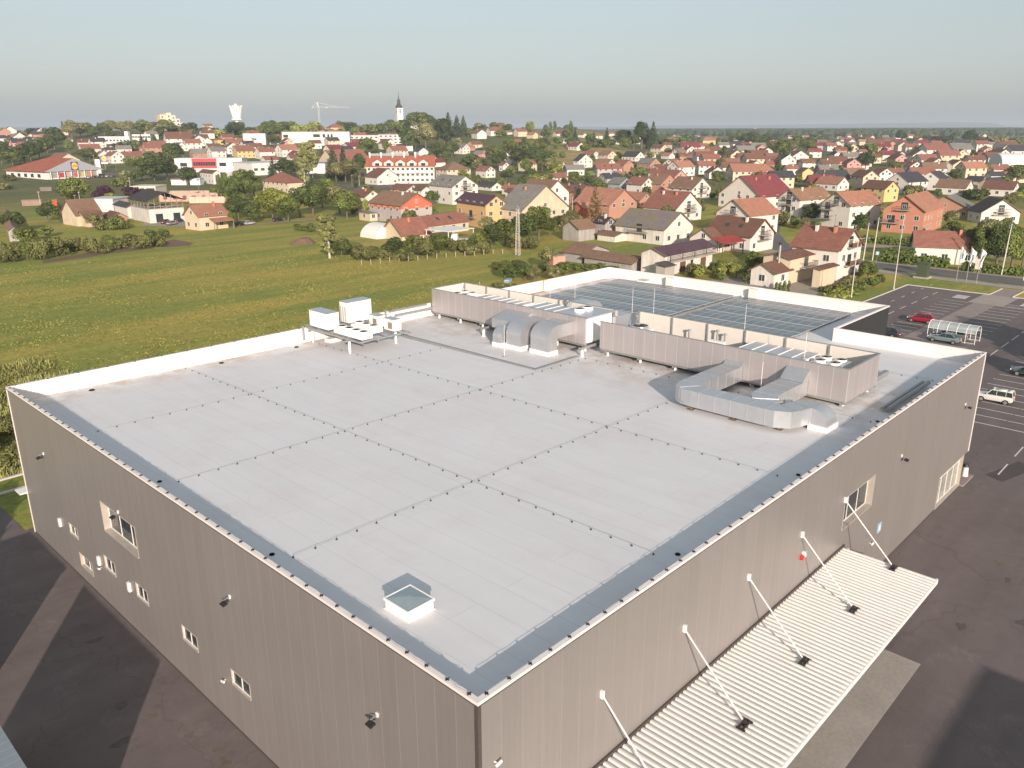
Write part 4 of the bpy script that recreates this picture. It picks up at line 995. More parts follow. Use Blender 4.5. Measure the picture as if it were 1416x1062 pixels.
strip('pavement', [(175.8, 60), (175.6, 36), (174.9, 20), (173, -90)], 1.6, .02, M['paving'])
strip('side_street', [(172, 76), (190, 67), (205, 58), (206, 46), (204, 20), (199, -40)], 5.0, .02, M['gravel'], 'pale side street behind the roadside hedge')
strip('side_street', [(232, 104), (262, 122), (330, 160)], 5.0, .03, M['paving'], 'street climbing between the gabled houses')
strip('driveway', [(165, 14), (186, 12)], 9, .028, M['paving'])
strip('gravel_track', [(100, 232), (114, 227), (142, 225), (158, 232), (200, 262), (235, 300)], 3.2, .02, M['gravel'], 'pale track along the far side of the field')
strip('main_road', [(190, 560), (215, 505), (233, 452), (247, 400), (252, 358), (262, 332), (290, 300), (330, 270), (400, 235)], 11, .1, M['road'], 'main road running past the supermarket', True)
sheet('roundabout', [(254+17*math.cos(k*PI/12), 343+17*math.sin(k*PI/12)) for k in range(24)], .13, M['road'], 'small roundabout')
sheet('supermarket_yard', [tuple(gp(x, y)[:2]) for x, y in ((32, 256), (100, 251), (175, 246), (172, 236), (145, 239), (8, 243))], .1, M['road'], 'supermarket parking yard')
sheet('garden_yard', [tuple(gp(x, y)[:2]) for x, y in ((955, 392), (1080, 412), (1178, 402), (1165, 388), (1060, 376))], .02, M['gravel'], 'gravel yard behind the warehouse')
sheet('garden_yard', [tuple(gp(x, y)[:2]) for x, y in ((196, 312), (256, 313), (262, 305), (205, 303))], .02, M['gravel'], 'gravel yard before the open-loft warehouse')

def bay_lines(name, xs, y0, y1, label, tick=True):
    mb = MB()
    for x in xs:
        mb.box(x-.065, x+.065, min(y0, y1), max(y0, y1), .004, .008)
    o = mb.obj(name, M['paint']); tag(o, label, kind='structure')
bay_lines('parking_lines', [109.6+2.61*k for k in range(13)], 21.9, 25.8, 'white bay lines of the row with the red car')
bay_lines('parking_lines', [101.9+2.61*k for k in range(17)], 12.9, 17.9, 'white bay lines of the row by the bike shelter')
bay_lines('parking_lines', [75.4+2.61*k for k in range(15)], 1.2, 6.3, 'white bay lines of the row with the white estate car')
bay_lines('parking_lines', [75.4+2.61*k for k in range(25)], -4.0, 1.1, 'white bay lines at the right edge')
mb = MB()
for k in range(8): mb.box(101+5.7*k+4, 101+5.7*k+8, 9.45, 9.58, .004, .008)
for k in range(6): mb.box(116+5.7*k, 116+5.7*k+3, 28.7, 28.85, .004, .008)
for k in range(9): mb.box(112+5.2*k, 112+5.2*k+1.6, 32.0, 32.14, .004, .008)
for k in range(7): mb.box(62+5.7*k, 62+5.7*k+3.2, -1.9, -1.78, .004, .008)
mb.box(141.6, 141.75, 12.9, 16.0, .004, .008); mb.box(75.3, 75.4, -4, 6.3, .0045, .0085)
for k in range(3): mb.box(144+1.2*k, 144.8+1.2*k, 23.2, 25.4, .004, .008).box(144+1.2*k, 144.8+1.2*k, 12.4, 14.6, .004, .008)
tag(mb.obj('lane_markings', M['paint']), 'dashed white lane markings of the car park', kind='structure')
# worn patches of the yard near the wall: rust stain and repairs
M['rust'] = simple('rusty_stained_asphalt', (0.20, 0.115, 0.065), 0.9, var=0.25, scale=0.8)
pts = [(-.4+1.3*math.cos(t)*(1+.3*math.sin(3*t))-.6, 39.3+1.9*math.sin(t)*(1+.2*math.cos(2*t))) for t in [k*PI/12 for k in range(24)]]
M['patch'] = simple('asphalt_repair', (0.075, 0.066, 0.064), 0.9, var=0.2, scale=0.7)
pts = [(22, -7.5), (27, -15), (24, -24), (14, -22)]
sheet('asphalt_repair', [(60, -14), (104, -6.5), (104, -3.9), (60, -11)], .003, M['patch'], 'long darker repaired strip in the asphalt')
M['stain'] = simple('pale_dried_mud', (0.13, 0.105, 0.085), 0.95, var=0.3, scale=2.5)
for i, (x, y, r) in enumerate(((-1.9, 19.2, .22), (-1.4, 17.1, .25), (-2.6, 22.0, .2), (-2.0, 18.2, .15), (-1.6, 16.2, .3), (45, -6, .3), (50, -9, .25))):
    sheet('mud_mark', [(x+r*(1+.4*math.sin(3*t+i))*math.cos(t), y+1.3*r*(1+.3*math.cos(2*t+i))*math.sin(t)) for t in [k*PI/8 for k in range(16)]], .003, M['stain'])
M['oil'] = simple('oil_darkened_asphalt', (0.092, 0.080, 0.077), .7, var=.3, scale=3)
for i, (x, y, r, q) in enumerate(((66, -8, .5, 2.4), (58, -11, .4, 1.5), (72, -10.5, .35, 2), (52, -8.5, .3, 1.6), (46, -14, .5, 1.2), (63, -4, .3, 1.4), (-4.5, 21.2, .35, 1.3), (-2.2, 31.0, .3, 1.5), (38, -9, .4, 1.2), (80, -3.5, .4, 1.5), (35, -6.3, .25, 1.8), (43, -7, .2, 2))):
    sheet('oil_stain', [(x+q*r*(1+.35*math.sin(3*t+i))*math.cos(t), y+r*(1+.3*math.cos(2*t+i))*math.sin(t)) for t in [k*PI/8 for k in range(16)]], .0035, M['oil'])
M['patch2'] = simple('lighter_asphalt_patch', (0.17, 0.145, 0.14), .9, var=.15, scale=.8)
sheet('asphalt_patch', [(40, -13), (47, -16), (45, -20), (38, -17)], .002, M['patch2']); sheet('asphalt_patch', [(-5.6, 16.5), (-4.2, 14.5), (-2.5, 15.8), (-3.9, 17.9)], .002, M['patch2']); sheet('asphalt_patch', [(60.5, -2.5), (66, -4.0), (66.6, -2.4), (61.2, -1.0)], .0025, M['patch'])
# manhole covers
for i, (x, y) in enumerate(((-3.4, 24.0), (62, -6), (88, -9), (47, -12))):
    o = MB().tube((0, 0, 0), (0, 0, .012), .32, 16).obj('manhole_cover', M['trim_dark'], None, (x, y, .001)); lab(o, ('dark manhole cover in the shaded yard left of the warehouse', 'dark manhole cover beyond the corner glazing', 'dark manhole cover at the right edge of the asphalt', 'dark manhole cover right of the canopy end')[i], 'manhole cover')

# ================================================================== neighbours whose shadows fall in the yard
M['neigh_roof'] = cladding('neighbour_roof_sheet', (0.26, 0.30, 0.33), (0.36, 0.40, 0.43), 1, .5, metal=.3)
M['neigh_wall'] = simple('neighbour_wall', (0.32, 0.30, 0.28), 0.7)
def neighbour(x0, x1, y0, y1, h, label):
    o = empty('outbuilding', (x0, y0, 0), 0, label, 'building', 'buildings beside and behind the viewpoint')
    X, Y = x1-x0, y1-y0
    MB().box(0, X, 0, Y, 0, h-.2).obj('wall', M['neigh_wall'], o); MB().box(-.15, X+.05, -.15, Y+.15, h-.2, h).obj('roof', M['neigh_roof'], o)
    MB().box(X-.02, X+.04, Y*.3, Y*.3+3, 0, 3).obj('door', M['trim_dark'], o)
o = empty('outbuilding', (-9.33, 13.4, 0), 0, 'low grey-roofed outbuilding at the lower left edge, skewed to shape its shadow', 'building', 'buildings beside and behind the viewpoint')
MB().prism([(-.1, .1), (-.1, 11.6), (-8.4, -.1), (-8.4, -11.0)], 'z', 0, 4.45).obj('wall', M['neigh_wall'], o)  # footprint slanted along the sun so a lit gap stays beside its shadow
MB().prism([(0, 0), (0, 11.8), (-8.5, -.2), (-8.5, -11.2)], 'z', 4.45, 4.65).obj('roof', M['neigh_roof'], o)
MB().box(-.1, -.04, 3, 6, 0, 3).obj('door', M['trim_dark'], o)
neighbour(-30, -9.33, 28.6, 36.0, 4.65, 'second grey-roofed outbuilding beyond the lower left edge')
neighbour(-8, 16.1, -48, -30.6, 8.0, 'grey hall behind the viewpoint shading the lower right asphalt')

# ================================================================== poles
def lamp_post(x, y, h, label, arm=None, mat=M['kerb'], grp='lamp posts by the car park'):
    o = empty('lamp_post', (x, y, TZ(x, y)), 0, label, 'lamp post', grp)
    MB().tube((0, 0, 0), (0, 0, h), .10, 8, r1=.055).obj('pole', mat, o)
    MB().tube((0, 0, 0), (0, 0, .25), .16, 8).obj('base', mat, o)
    if arm:
        MB().tube((0, 0, h-.1), (arm[0], arm[1], h+.15), .04, 6).obj('arm', mat, o)
        MB().box(-.35, .35, -.12, .12, 0, .12).obj('lamp_head', M['galv_dull'], o, (arm[0], arm[1], h+.1), math.atan2(arm[1], arm[0]))
    else: MB().box(-.3, .3, -.3, .3, 0, .12).obj('lamp_head', M['galv_dull'], o, (0, 0, h))
    return o
lamp_post(131.7, 38.7, 10.6, 'lamp post with side arm in front of the red-roofed white house', (.2, -1.6))
lamp_post(145.0, 35.9, 10.4, 'tall lamp post at the corner of the car park lawn', None)
for (x, y, h, l) in ((176.6, 53.7, 8.6, 'left of two concrete poles behind the roadside hedge'), (177.6, 52.0, 9.8, 'right of two concrete poles behind the roadside hedge'), (176.3, 25.1, 10.5, 'leaning concrete pole before the big walnut trees')):
    o = empty('utility_pole', (x, y, 0), 0, l, 'utility pole', 'concrete utility poles along the street')
    MB().tube((0, 0, 0), (.15, -.2, h), .15, 8, r1=.09).obj('pole', M['kerb'], o); MB().box(-.08, .38, -.7, .3, h-.4, h-.32).obj('crossarm', M['galv_dull'], o)
# lattice mast
def mast(px, py, h, label):
    p = gp(px, py); o = empty('lattice_mast', p, .4, label, 'mast')
    mb = MB(); n = 16; w0, w1 = .48, .24
    for k in range(n):
        z0, z1 = h*k/n, h*(k+1)/n; a, b = w0+(w1-w0)*k/n, w0+(w1-w0)*(k+1)/n
        for (sx, sy) in ((-1, -1), (1, -1), (1, 1), (-1, 1)): mb.beam((sx*a, sy*a, z0), (sx*b, sy*b, z1), .07, .07)
        for s in (-1, 1):
            mb.beam((-a, s*a, z0), (b, s*b, z1), .04, .04); mb.beam((s*a, -a, z0), (s*b, b, z1), .04, .04)
    mb.obj('lattice', M['kerb'], o)
    MB().box(-1.4, 1.4, -.08, .08, h-.3, h-.15).tube((-1.2, 0, h-.15), (-1.2, 0, h+.4), .07, 6).tube((1.2, 0, h-.15), (1.2, 0, h+.4), .07, 6).tube((0, 0, h), (0, 0, h+.9), .09, 6).obj('crossarm', M['galv_dull'], o)
mast(716, 353, 11.0, 'pale lattice mast standing in the gardens by the beige grey-roofed house')
for i, (px, py, h) in enumerate(((255, 232, 11), (192, 234, 10), (161, 236, 9), (131, 228, 9), (382, 243, 9), (433, 250, 10), (487, 258, 8), (497, 257, 7), (540, 262, 9), (181, 265, 9), (277, 278, 12), (112, 287, 8), (106, 289, 7), (57, 290, 9), (1079, 305, 8), (791, 305, 10), (600, 270, 8), (1246, 330, 9), (1152, 332, 9), (940, 250, 8), (1180, 340, 7))):
    p = gp(px, py); names = ['supermarket end of the main road', 'right of the supermarket sign', 'beside the supermarket sign', 'beside the supermarket corner', 'before the white flat hall', 'before the two dark firs', 'left of the roundabout', 'right of the roundabout', 'beside the brown-roofed white gable', 'behind the purple-leaved trees', 'in front of the unfinished brick shell', 'right behind the old grey barn', 'left behind the old grey barn', 'on the allotment left of the big round bush', 'beside the street below the maroon roof', 'before the brick house with salmon gable', 'before the long brown roof', 'in front of the salmon house', 'between the two orange-roofed white houses', 'among the brown roofs of the right town', 'in front of the orange-roofed house corner']
    o = empty('utility_pole', p, 0, 'thin pole ' + names[i], 'utility pole', 'thin poles in the town')
    MB().tube((0, 0, 0), (0, 0, h*.78), .11, 6, r1=.07).obj('pole', M['kerb'] if i % 2 else M['wood_grey'], o)
    MB().box(-.5, .5, -.06, .06, h*.72, h*.76).obj('crossarm', M['wood_grey'], o)
# flags
M['flag'] = simple('flag_cloth_white', (0.78, 0.79, 0.80), 0.8, var=0.03); M['flagmark'] = simple('flag_print', (0.10, 0.25, 0.24), 0.8)
for i, (x, y, l) in enumerate(((161.8, 29.7, 'leftmost of three white flags by the car park lawn'), (161.4, 27.8, 'middle one of three white flags by the car park lawn'), (161.1, 25.9, 'rightmost of three white flags by the car park lawn'))):
    o = empty('flagpole', (x, y, 0), 0, l, 'flag', 'white flags by the car park lawn')
    h = 7.2; MB().tube((0, 0, 0), (0, 0, h), .06, 8, r1=.035).obj('pole', M['galv_dull'], o)
    nr, ncol = 14, 6; vs, fs = [], []
    for a in range(nr+1):
        for b in range(ncol+1):
            u, v_ = b/ncol, a/nr; wd = 1.05*(1-.45*v_)+.25*math.sin(v_*4+i)
            vs.append((.06+.25*math.sin(u*6+v_*5+i*2)*u, -.06-u*wd*.75, h-.25-3.4*v_-u*.9*(1-v_*.6)))
    for a in range(nr):
        for b in range(ncol): fs.append((a*(ncol+1)+b, a*(ncol+1)+b+1, (a+1)*(ncol+1)+b+1, (a+1)*(ncol+1)+b))
    mb = MB().add(vs, fs, 0, True)
    for k, f in enumerate(fs):
        if 4 <= k//ncol <= 8 and 2 <= k % ncol <= 3: mb.m[k] = 1
    c = mb.obj('flag', [M['flag'], M['flagmark']], o)
    sm = c.modifiers.new('thick', 'SOLIDIFY'); sm.thickness = .02
o = empty('banner_stand', (174.4, 29.3, 0), PI/2+.2, 'upright printed banner under the walnut trees', 'banner')
MB().tube((-.5, 0, 0), (-.5, 0, 3.2), .04, 6).tube((.5, 0, 0), (.5, 0, 3.2), .04, 6).obj('frame', M['galv_dull'], o)
M['ban'] = simple('banner_print', (0.62, 0.50, 0.44), 0.7, var=.25, scale=.8); M['ban2'] = simple('banner_print_blue', (0.2, 0.28, 0.36), 0.7)
MB().box(-.48, .48, -.03, .03, .9, 3.1).box(-.4, .2, -.05, -.03, 2.5, 2.9, 1).box(-.1, .4, -.05, -.03, 1.1, 1.5, 1).obj('print', [M['ban'], M['ban2']], o)
# kiosk cabinet and posts
o = empty('utility_cabinet', (161.5, 36.0, 0), 0, 'dark green utility cabinet on a concrete base beside the street', 'cabinet')
M['dgreen'] = simple('dark_green_metal', (0.06, 0.08, 0.045), 0.6)
MB().box(-1, 1, -1.0, 1.0, .3, 3.0).box(-.05, .05, -1.02, -1.0, .4, 2.9, 1).obj('body', [M['dgreen'], M['black']], o); MB().box(-1.3, 1.3, -1.4, 1.4, 0, .3).obj('base', M['concrete'], o); MB().box(-1.1, 1.1, -1.1, 1.1, 3.0, 3.15).obj('lid', M['dgreen'], o)
def road_sign(x, y, label, col=M['blue_sign'], h=2.6):
    o = empty('road_sign', (x, y, 0), .3, label, 'sign', 'blue road signs by the crossing')
    MB().tube((0, 0, 0), (0, 0, h), .04, 6).obj('post', M['galv_dull'], o); MB().box(-.04, 0, -.35, .35, h-.75, h).box(-.05, -.04, -.12, .12, h-.6, h-.15, 1).obj('sign_plate', [col, M['white']], o)
road_sign(160.2, 17.6, 'blue pedestrian sign at the end of the brick walkway'); road_sign(174.6, 50.0, 'blue pedestrian sign before the roadside hedge'); 
# ---- bike shelter
o = empty('bike_shelter', (109.8, 12.7, 0), 0, 'arched glass-roofed bike shelter between the parking rows', 'bike shelter')
Wd, Ln, hh = 2.6, 6.3, 2.1
arcp = [(0, 0.0), (0, hh*.55)] + [(Wd/2-Wd/2*math.cos(R_(10+ 160*k/10)), hh*.55+ (2.45-hh*.55)*math.sin(R_(10+160*k/10))) for k in range(11)] + [(Wd, hh*.55), (Wd, 0.0)]
arcp = [(0, 0), (0, 1.5)] + [(Wd/2*(1-math.cos(PI*k/12)), 1.5+.95*math.sin(PI*k/12)) for k in range(1, 12)] + [(Wd, 1.5), (Wd, 0)]
for i in range(6):
    y = Ln*i/5; mb = MB()
    for a, b in zip(arcp, arcp[1:]): mb.tube((a[0], y, a[1]), (b[0], y, b[1]), .045, 6)
    mb.obj('hoop', M['white'], o)
for z, x in ((1.5, 0), (1.5, Wd), (.12, 0), (.12, Wd), (2.45, Wd/2)): MB().tube((x, 0, z), (x, Ln, z), .035, 6).obj('rail', M['white'], o)
gm, gnt, gb = new_mat('clear_roof_sheet'); gb.inputs['Base Color'].default_value = (.55, .62, .64, 1); gb.inputs['Roughness'].default_value = .1
tb = N(gnt, 'ShaderNodeBsdfTransparent'); tb.inputs['Color'].default_value = (.85, .9, .9, 1); msx = N(gnt, 'ShaderNodeMixShader'); msx.inputs['Fac'].default_value = .5
gnt.links.new(gb.outputs[0], msx.inputs[1]); gnt.links.new(tb.outputs[0], msx.inputs[2]); gnt.links.new(msx.outputs[0], gnt.nodes['Material Output'].inputs['Surface'])
for i in range(5):
    y0, y1 = Ln*i/5+.05, Ln*(i+1)/5-.05; mb = MB()
    pp = [(.02+(Wd-.04)/2*(1-math.cos(PI*k/12)), 1.52+.93*math.sin(PI*k/12)) for k in range(13)]
    for a, b in zip(pp, pp[1:]): mb.add([(a[0], y0, a[1]), (b[0], y0, b[1]), (b[0], y1, b[1]), (a[0], y1, a[1])], [(0, 1, 2, 3)], 0, True)
    mb.obj('glazing', gm, o)
for i in range(7):
    mb = MB(); y = .6+i*.85
    for k in range(6): 
        a0, a1 = PI*k/6, PI*(k+1)/6
        mb.tube((1.2+.35*math.cos(a0), y, .45+.35*math.sin(a0)), (1.2+.35*math.cos(a1), y, .45+.35*math.sin(a1)), .02, 5)
    mb.tube((.85, y, 0), (.85, y, .45), .02, 5).tube((1.55, y, 0), (1.55, y, .45), .02, 5); mb.obj('bike_rack', M['galv_dull'], o)
# white bench-like rack at the stepped corner
o = empty('trolley_barrier', (108.5, 27.2, 0), 0, 'white slatted barrier showing beyond the dark stepped wall', 'barrier')
for k in range(4): MB().box(0, 4.6, .5*k, .5*k+.18, .45+.25*k, .52+.25*k).obj('slat', M['white'], o)
for x in (.2, 4.2): MB().beam((x, 0, 0), (x, 1.7, 1.3), .08, .08).obj('leg', M['white'], o)

# ================================================================== cars
def lerp(a, b, t): return a+(b-a)*t
def wheel(o, x, y, r=.31, w_=.2):
    t = MB().tube((0, -w_/2, 0), (0, w_/2, 0), r, 18).obj('wheel', M['tyre'], o, (x, y, r))
    MB().tube((0, -w_/2-.012, 0), (0, w_/2+.012, 0), r*.62, 14).obj('rim', M['rim'], t)
def car(loc, rz, col, label, L=4.0, W=1.68, Hh=1.48, style='hatch', grp='cars in the car park'):
    o = empty('parked_car', loc, rz, label, 'car', grp)
    hw = W/2
    # (x, z_belt, z_low, half width)  front at +x
    if style == 'estate':
        st = [(-.5, .72, .45, .80), (-.495, .95, .32, .90), (-.46, .98, .26, .97), (-.3, .98, .22, 1), (0, .97, .2, 1), (.18, .96, .2, 1), (.25, .95, .22, .99), (.40, .90, .25, .96), (.47, .84, .3, .9), (.497, .7, .4, .82)]
        gh = [(-.485, .97, .86), (-.455, Hh-.04, .78), (-.3, Hh, .79), (0, Hh, .79), (.08, Hh-.03, .78), (.20, .96, .86)]
    elif style == 'sedan':
        st = [(-.5, .65, .42, .82), (-.49, .88, .3, .92), (-.40, .94, .24, .98), (-.25, .95, .22, 1), (0, .94, .2, 1), (.2, .93, .2, 1), (.34, .88, .24, .98), (.44, .78, .28, .93), (.497, .6, .4, .8)]
        gh = [(-.36, .94, .84), (-.22, Hh-.03, .74), (-.1, Hh, .75), (.02, Hh-.03, .74), (.19, .94, .86)]
    else:
        st = [(-.5, .70, .42, .82), (-.49, .92, .3, .92), (-.44, .98, .25, .98), (-.25, .97, .22, 1), (0, .95, .2, 1), (.2, .94, .2, 1), (.3, .91, .22, .99), (.42, .80, .26, .94), (.497, .58, .38, .8)]
        gh = [(-.47, .96, .84), (-.37, Hh-.05, .74), (-.2, Hh, .76), (-.02, Hh-.02, .75), (.07, Hh-.1, .76), (.25, .93, .87)]
    mb = MB(); vs, n = [], len(st)
    for (x, zt, zl, k) in st:
        X = x*L; y = hw*k
        vs += [(X, -y*.90, zl), (X, -y, zl+.18), (X, -y, zt-.14), (X, -y*.93, zt), (X, y*.93, zt), (X, y, zt-.14), (X, y, zl+.18), (X, y*.90, zl)]
    fs = []
    for i in range(n-1):
        for k in range(8): fs.append((8*i+k, 8*i+(k+1) % 8, 8*(i+1)+(k+1) % 8, 8*(i+1)+k))
    fs += [tuple(range(8))[::-1], tuple(8*(n-1)+k for k in range(8))]
    mb.add(vs, [f[::-1] for f in fs], 0, False)
    b = mb.obj('body', M['carpaint'], o); b.color = (*col, 1)
    bv = b.modifiers.new('soft', 'SUBSURF'); bv.levels = bv.render_levels = 1
    # roof skin and glass
    ng = len(gh); gv = []
    for (x, z, k) in gh: gv += [(x*L, -hw*k, z), (x*L, hw*k, z)]
    base = [(x*L, s*hw*.90, .93) for x, z, k in gh for s in (-1, 1)]
    g = MB(); i0, i1 = 1, ng-2
    # front & rear screens
    g.add([gv[0], gv[1], gv[3], gv[2]], [(0, 1, 2, 3)]); g.add([gv[2*ng-4], gv[2*ng-3], gv[2*ng-1], gv[2*ng-2]], [(0, 1, 2, 3)])
    for s in (0, 1):
        top = [gv[2*i+s] for i in range(ng)]; bot = [(top[i][0], (hw*.9)*(1 if s else -1), .93) for i in (0, ng-1)]
        poly = [top[0]]+top[1:]; poly = poly
        g.add(poly, [tuple(range(len(poly)))])
    g.obj('windows', M['glass'], o)
    r = MB()
    for i in range(i0, i1): r.add([gv[2*i], gv[2*i+1], gv[2*i+3], gv[2*i+2]], [(0, 1, 2, 3)], 0, True)
    rr = r.obj('roof', M['carpaint'], o); rr.color = (*col, 1)
    rs = rr.modifiers.new('t', 'SOLIDIFY'); rs.thickness = .05; rs.offset = 1
    pl = MB()
    for s in (0, 1):
        for a, bb in ((0, 1), (ng-2, ng-1)): pl.beam(gv[2*a+s], gv[2*bb+s], .07, .07)
        sy = -1 if s == 0 else 1; xm = L*(-.06); pl.beam((xm, sy*hw*.915, .94), (xm, sy*hw*.765, Hh-.03), .07, .04)
        if style != 'sedan': pl.beam((-.3*L, sy*hw*.915, .94), (-.3*L, sy*hw*.77, Hh-.03), .08, .04)
        pl.beam(gv[2+s], gv[2*(ng-2)+s], .05, .05)
    pp = pl.obj('pillars', M['carpaint'], o); pp.color = (*col, 1)
    for x in (-.32*L, .31*L):
        for s in (-1, 1): wheel(o, x, s*(hw-.08))
    for s in (-1, 1):
        MB().box(.47*L, .492*L, s*hw*.62-.16, s*hw*.62+.16, .6, .76).obj('headlight', M['lamp_clear'], o)
        MB().box(-.502*L, -.485*L, s*hw*.74-.09, s*hw*.74+.09, .62, .92).obj('tail_light', M['lamp_red'], o)
        MB().box(.2*L, .23*L, s*(hw+.05)-.08, s*(hw+.05)+.08, .92, 1.04).obj('mirror', M['black'], o)
    MB().box(-.51*L, -.497*L, -hw*.85, hw*.85, .34, .5).obj('bumper', M['black'], o); MB().box(.488*L, .503*L, -hw*.85, hw*.85, .32, .46).obj('bumper', M['black'], o)
    MB().box(-.512*L, -.5105*L, -.26, .26, .5, .61).obj('number_plate', M['white'], o)
    return o
car((119.4, 22.9, 0), PI/2+.05, (.33, .01, .03), 'small red hatchback parked nose-in by the walkway', 3.9)
car((84.0, 3.9, 0), PI/2+.06, (.72, .70, .67), 'white boxy old estate car parked beyond the warehouse corner', 3.75, 1.52, 1.52, 'estate')
car((111.6, 16.4, 0), PI/2+.03, (.12, .16, .17), 'grey-green estate car beside the bike shelter', 4.4, 1.74, 1.5, 'hatch')
car((108.6, 16.3, 0), PI/2, (.18, .24, .25), 'pale grey car half hidden behind the white parapet', 4.3, 1.72, 1.42, 'sedan')
car((106.5, 23.8, 0), PI/2, (.03, .035, .05), 'dark car whose roof just shows above the white parapet', 4.1, 1.7, 1.45)
car((98.0, 3.3, 0), PI/2+.1, (.09, .13, .14), 'dark teal car cut by the right edge of the photo', 4.4, 1.75, 1.5)
def fcar(px, py, col, label, rz=0.3, style='hatch'):
    car(gp(px, py), rz, col, label, 4.2, 1.7, 1.47, style, 'cars parked in the town')
fcar(1256, 334, (.02, .02, .025), 'black car on the side street below the salmon house', 1.9)
fcar(782, 307, (.28, .02, .03), 'dark red car by the cream white gabled house', .9)
fcar(230, 309, (.12, .02, .02), 'dark red car before the open-loft warehouse', .6); fcar(238, 311, (.30, .3, .31), 'silver car before the open-loft warehouse', .5)
fcar(247, 307, (.03, .03, .04), 'black car before the open-loft warehouse', .7); fcar(333, 312, (.02, .02, .02), 'black car on the track beside the cream farmhouse', .2); fcar(344, 311, (.45, .45, .46), 'silver car on the track beside the cream farmhouse', .2)
fcar(385, 306, (.03, .03, .03), 'black car under the trees by the track', .2)
fcar(428, 253, (.05, .12, .3), 'blue car on the main road by the roundabout', .5)
for i, px in enumerate((124, 131, 137, 143, 149, 156)):
    fcar(px, 246.5-i*.35, ((.6, .6, .6), (.04, .05, .07), (.06, .10, .14), (.05, .07, .09), (.55, .56, .57), (.10, .14, .17))[i], ('leftmost', 'second', 'third', 'fourth', 'fifth', 'rightmost')[i]+' of six cars on the supermarket yard, counted from the left', .8)
# white van by the canopy of the terracotta house
o = empty('delivery_truck', gp(636, 335), 2.2, 'white flatbed truck beside the white garden canopy', 'truck')
MB().box(.6, 2.3, -.9, .9, .5, 1.5).prism([(.6, 1.5), (2.25, 1.5), (1.95, 2.3), (.6, 2.3)], 'y', -.85, .85).obj('cab', M['white'], o); MB().box(-2.8, .5, -1, 1, .8, 1.2).obj('bed', M['galv'], o)
MB().box(2.0, 2.27, -.75, .75, 1.55, 2.2).obj('windscreen', M['glass'], o)
for x in (-1.9, 1.5):
    for s in (-1, 1): wheel(o, x, s*.85, .38)
# blue wheelbarrow-like pile under the small tree
o = empty('boat', gp(702, 390), .5, 'small pale blue rowing boat lying under the tree by the parapet', 'boat')
MB().prism([(-1.3, .45), (-1.0, 0), (1.0, 0), (1.6, .5)], 'y', -.5, .5).obj('hull', M['blue_sign'], o); MB().box(-.9, -.6, -.45, .45, .45, .5).obj('thwart', M['white'], o)
# ================================================================== houses
RC = dict(r=(.25, .11, .082), o=(.34, .165, .11), b=(.165, .085, .06), B=(.22, .135, .09), d=(.055, .055, .065), g=(.20, .19, .17), m=(.19, .05, .055), t=(.27, .155, .095), p=(.085, .05, .065), k=(.06, .045, .045), G=(.17, .145, .15))
RN = dict(r='red', o='orange', b='brown', B='grey-brown', d='dark', g='grey', m='maroon', t='tan', p='purple', k='black-brown', G='mossy')
WC = dict(w=(.66, .62, .57), c=(.60, .50, .37), y=(.60, .46, .21), s=(.42, .23, .165), g=(.36, .34, .32), p=(.58, .30, .27), Y=(.62, .40, .20), S=(.47, .215, .15), G=(.42, .38, .37), l=(.32, .36, .40), R=(.45, .13, .09))
WN = dict(w='white', c='cream', y='yellow', s='brick', g='grey', p='pink', Y='orange-walled', S='salmon', G='pale grey', l='blue-grey', R='red-and-grey')
LM = [('the church tower', 553, 160), ('the water tower', 328, 160), ('the tower crane', 443, 165), ('the supermarket', 75, 240), ('the red-fronted school', 290, 230), ('the white factory block', 435, 190),
      ('the long apartment block', 555, 240), ('the purple-roofed house', 668, 290), ('the red-gabled house', 555, 285), ('the mossy-roofed house', 905, 315), ('the lattice mast', 716, 345),
      ('the salmon house', 1260, 300), ('the maroon-roofed house', 1045, 260), ('the bike shelter', 1330, 455), ('the three white flags', 1345, 370), ('the barrel-roofed hall', 1395, 215),
      ('the yellow villa', 972, 192), ('the dry hill meadow', 810, 212), ('the open-loft warehouse', 225, 290), ('the cream farmhouse', 285, 300), ('the old barn', 115, 300), ('the pink-gabled house', 1172, 235),
      ('the yellow-fronted brown-roofed house', 1222, 265), ('the stepped parapet corner', 1232, 425), ('the small yellow gable', 1108, 242), ('the hilltop apartment block', 240, 165), ('the white school', 175, 190), ('the roundabout', 500, 258)]
LABQ = []   # (obj, description, px, py)
def queue(o, desc, px, py): LABQ.append((o, desc, px, py))
ORD = ['first', 'second', 'third', 'fourth', 'fifth', 'sixth', 'seventh', 'eighth', 'ninth', 'tenth', 'eleventh', 'twelfth', '13th', '14th', '15th', '16th', '17th', '18th', '19th', '20th']
NUM = ['zero', 'one', 'two', 'three', 'four', 'five', 'six', 'seven', 'eight', 'nine', 'ten', 'eleven', 'twelve'] + [str(i) for i in range(13, 60)]
def flush_labels():
    from collections import defaultdict
    G = defaultdict(list)
    for o, d, x, y in LABQ:
        best = min(LM, key=lambda l: math.hypot((l[1]-x)*.55, (l[2]-y)*1.0)+(0 if math.hypot(l[1]-x, l[2]-y) > 9 else 40))
        dx, dy = x-best[1], y-best[2]
        rel = ('right of' if dx > 0 else 'left of') if abs(dx)*.55 > abs(dy) else ('behind' if dy < 0 else 'in front of')
        G[(d, rel, best[0])].append((x, o))
    for (d, rel, lm), L in G.items():
        L.sort(key=lambda t: t[0])
        for i, (x, o) in enumerate(L):
            if len(L) == 1: o['label'] = f'{d} {rel} {lm}'
            else: o['label'] = f'{ORD[min(i,19)]} of {NUM[len(L)]} {d} {rel} {lm}'

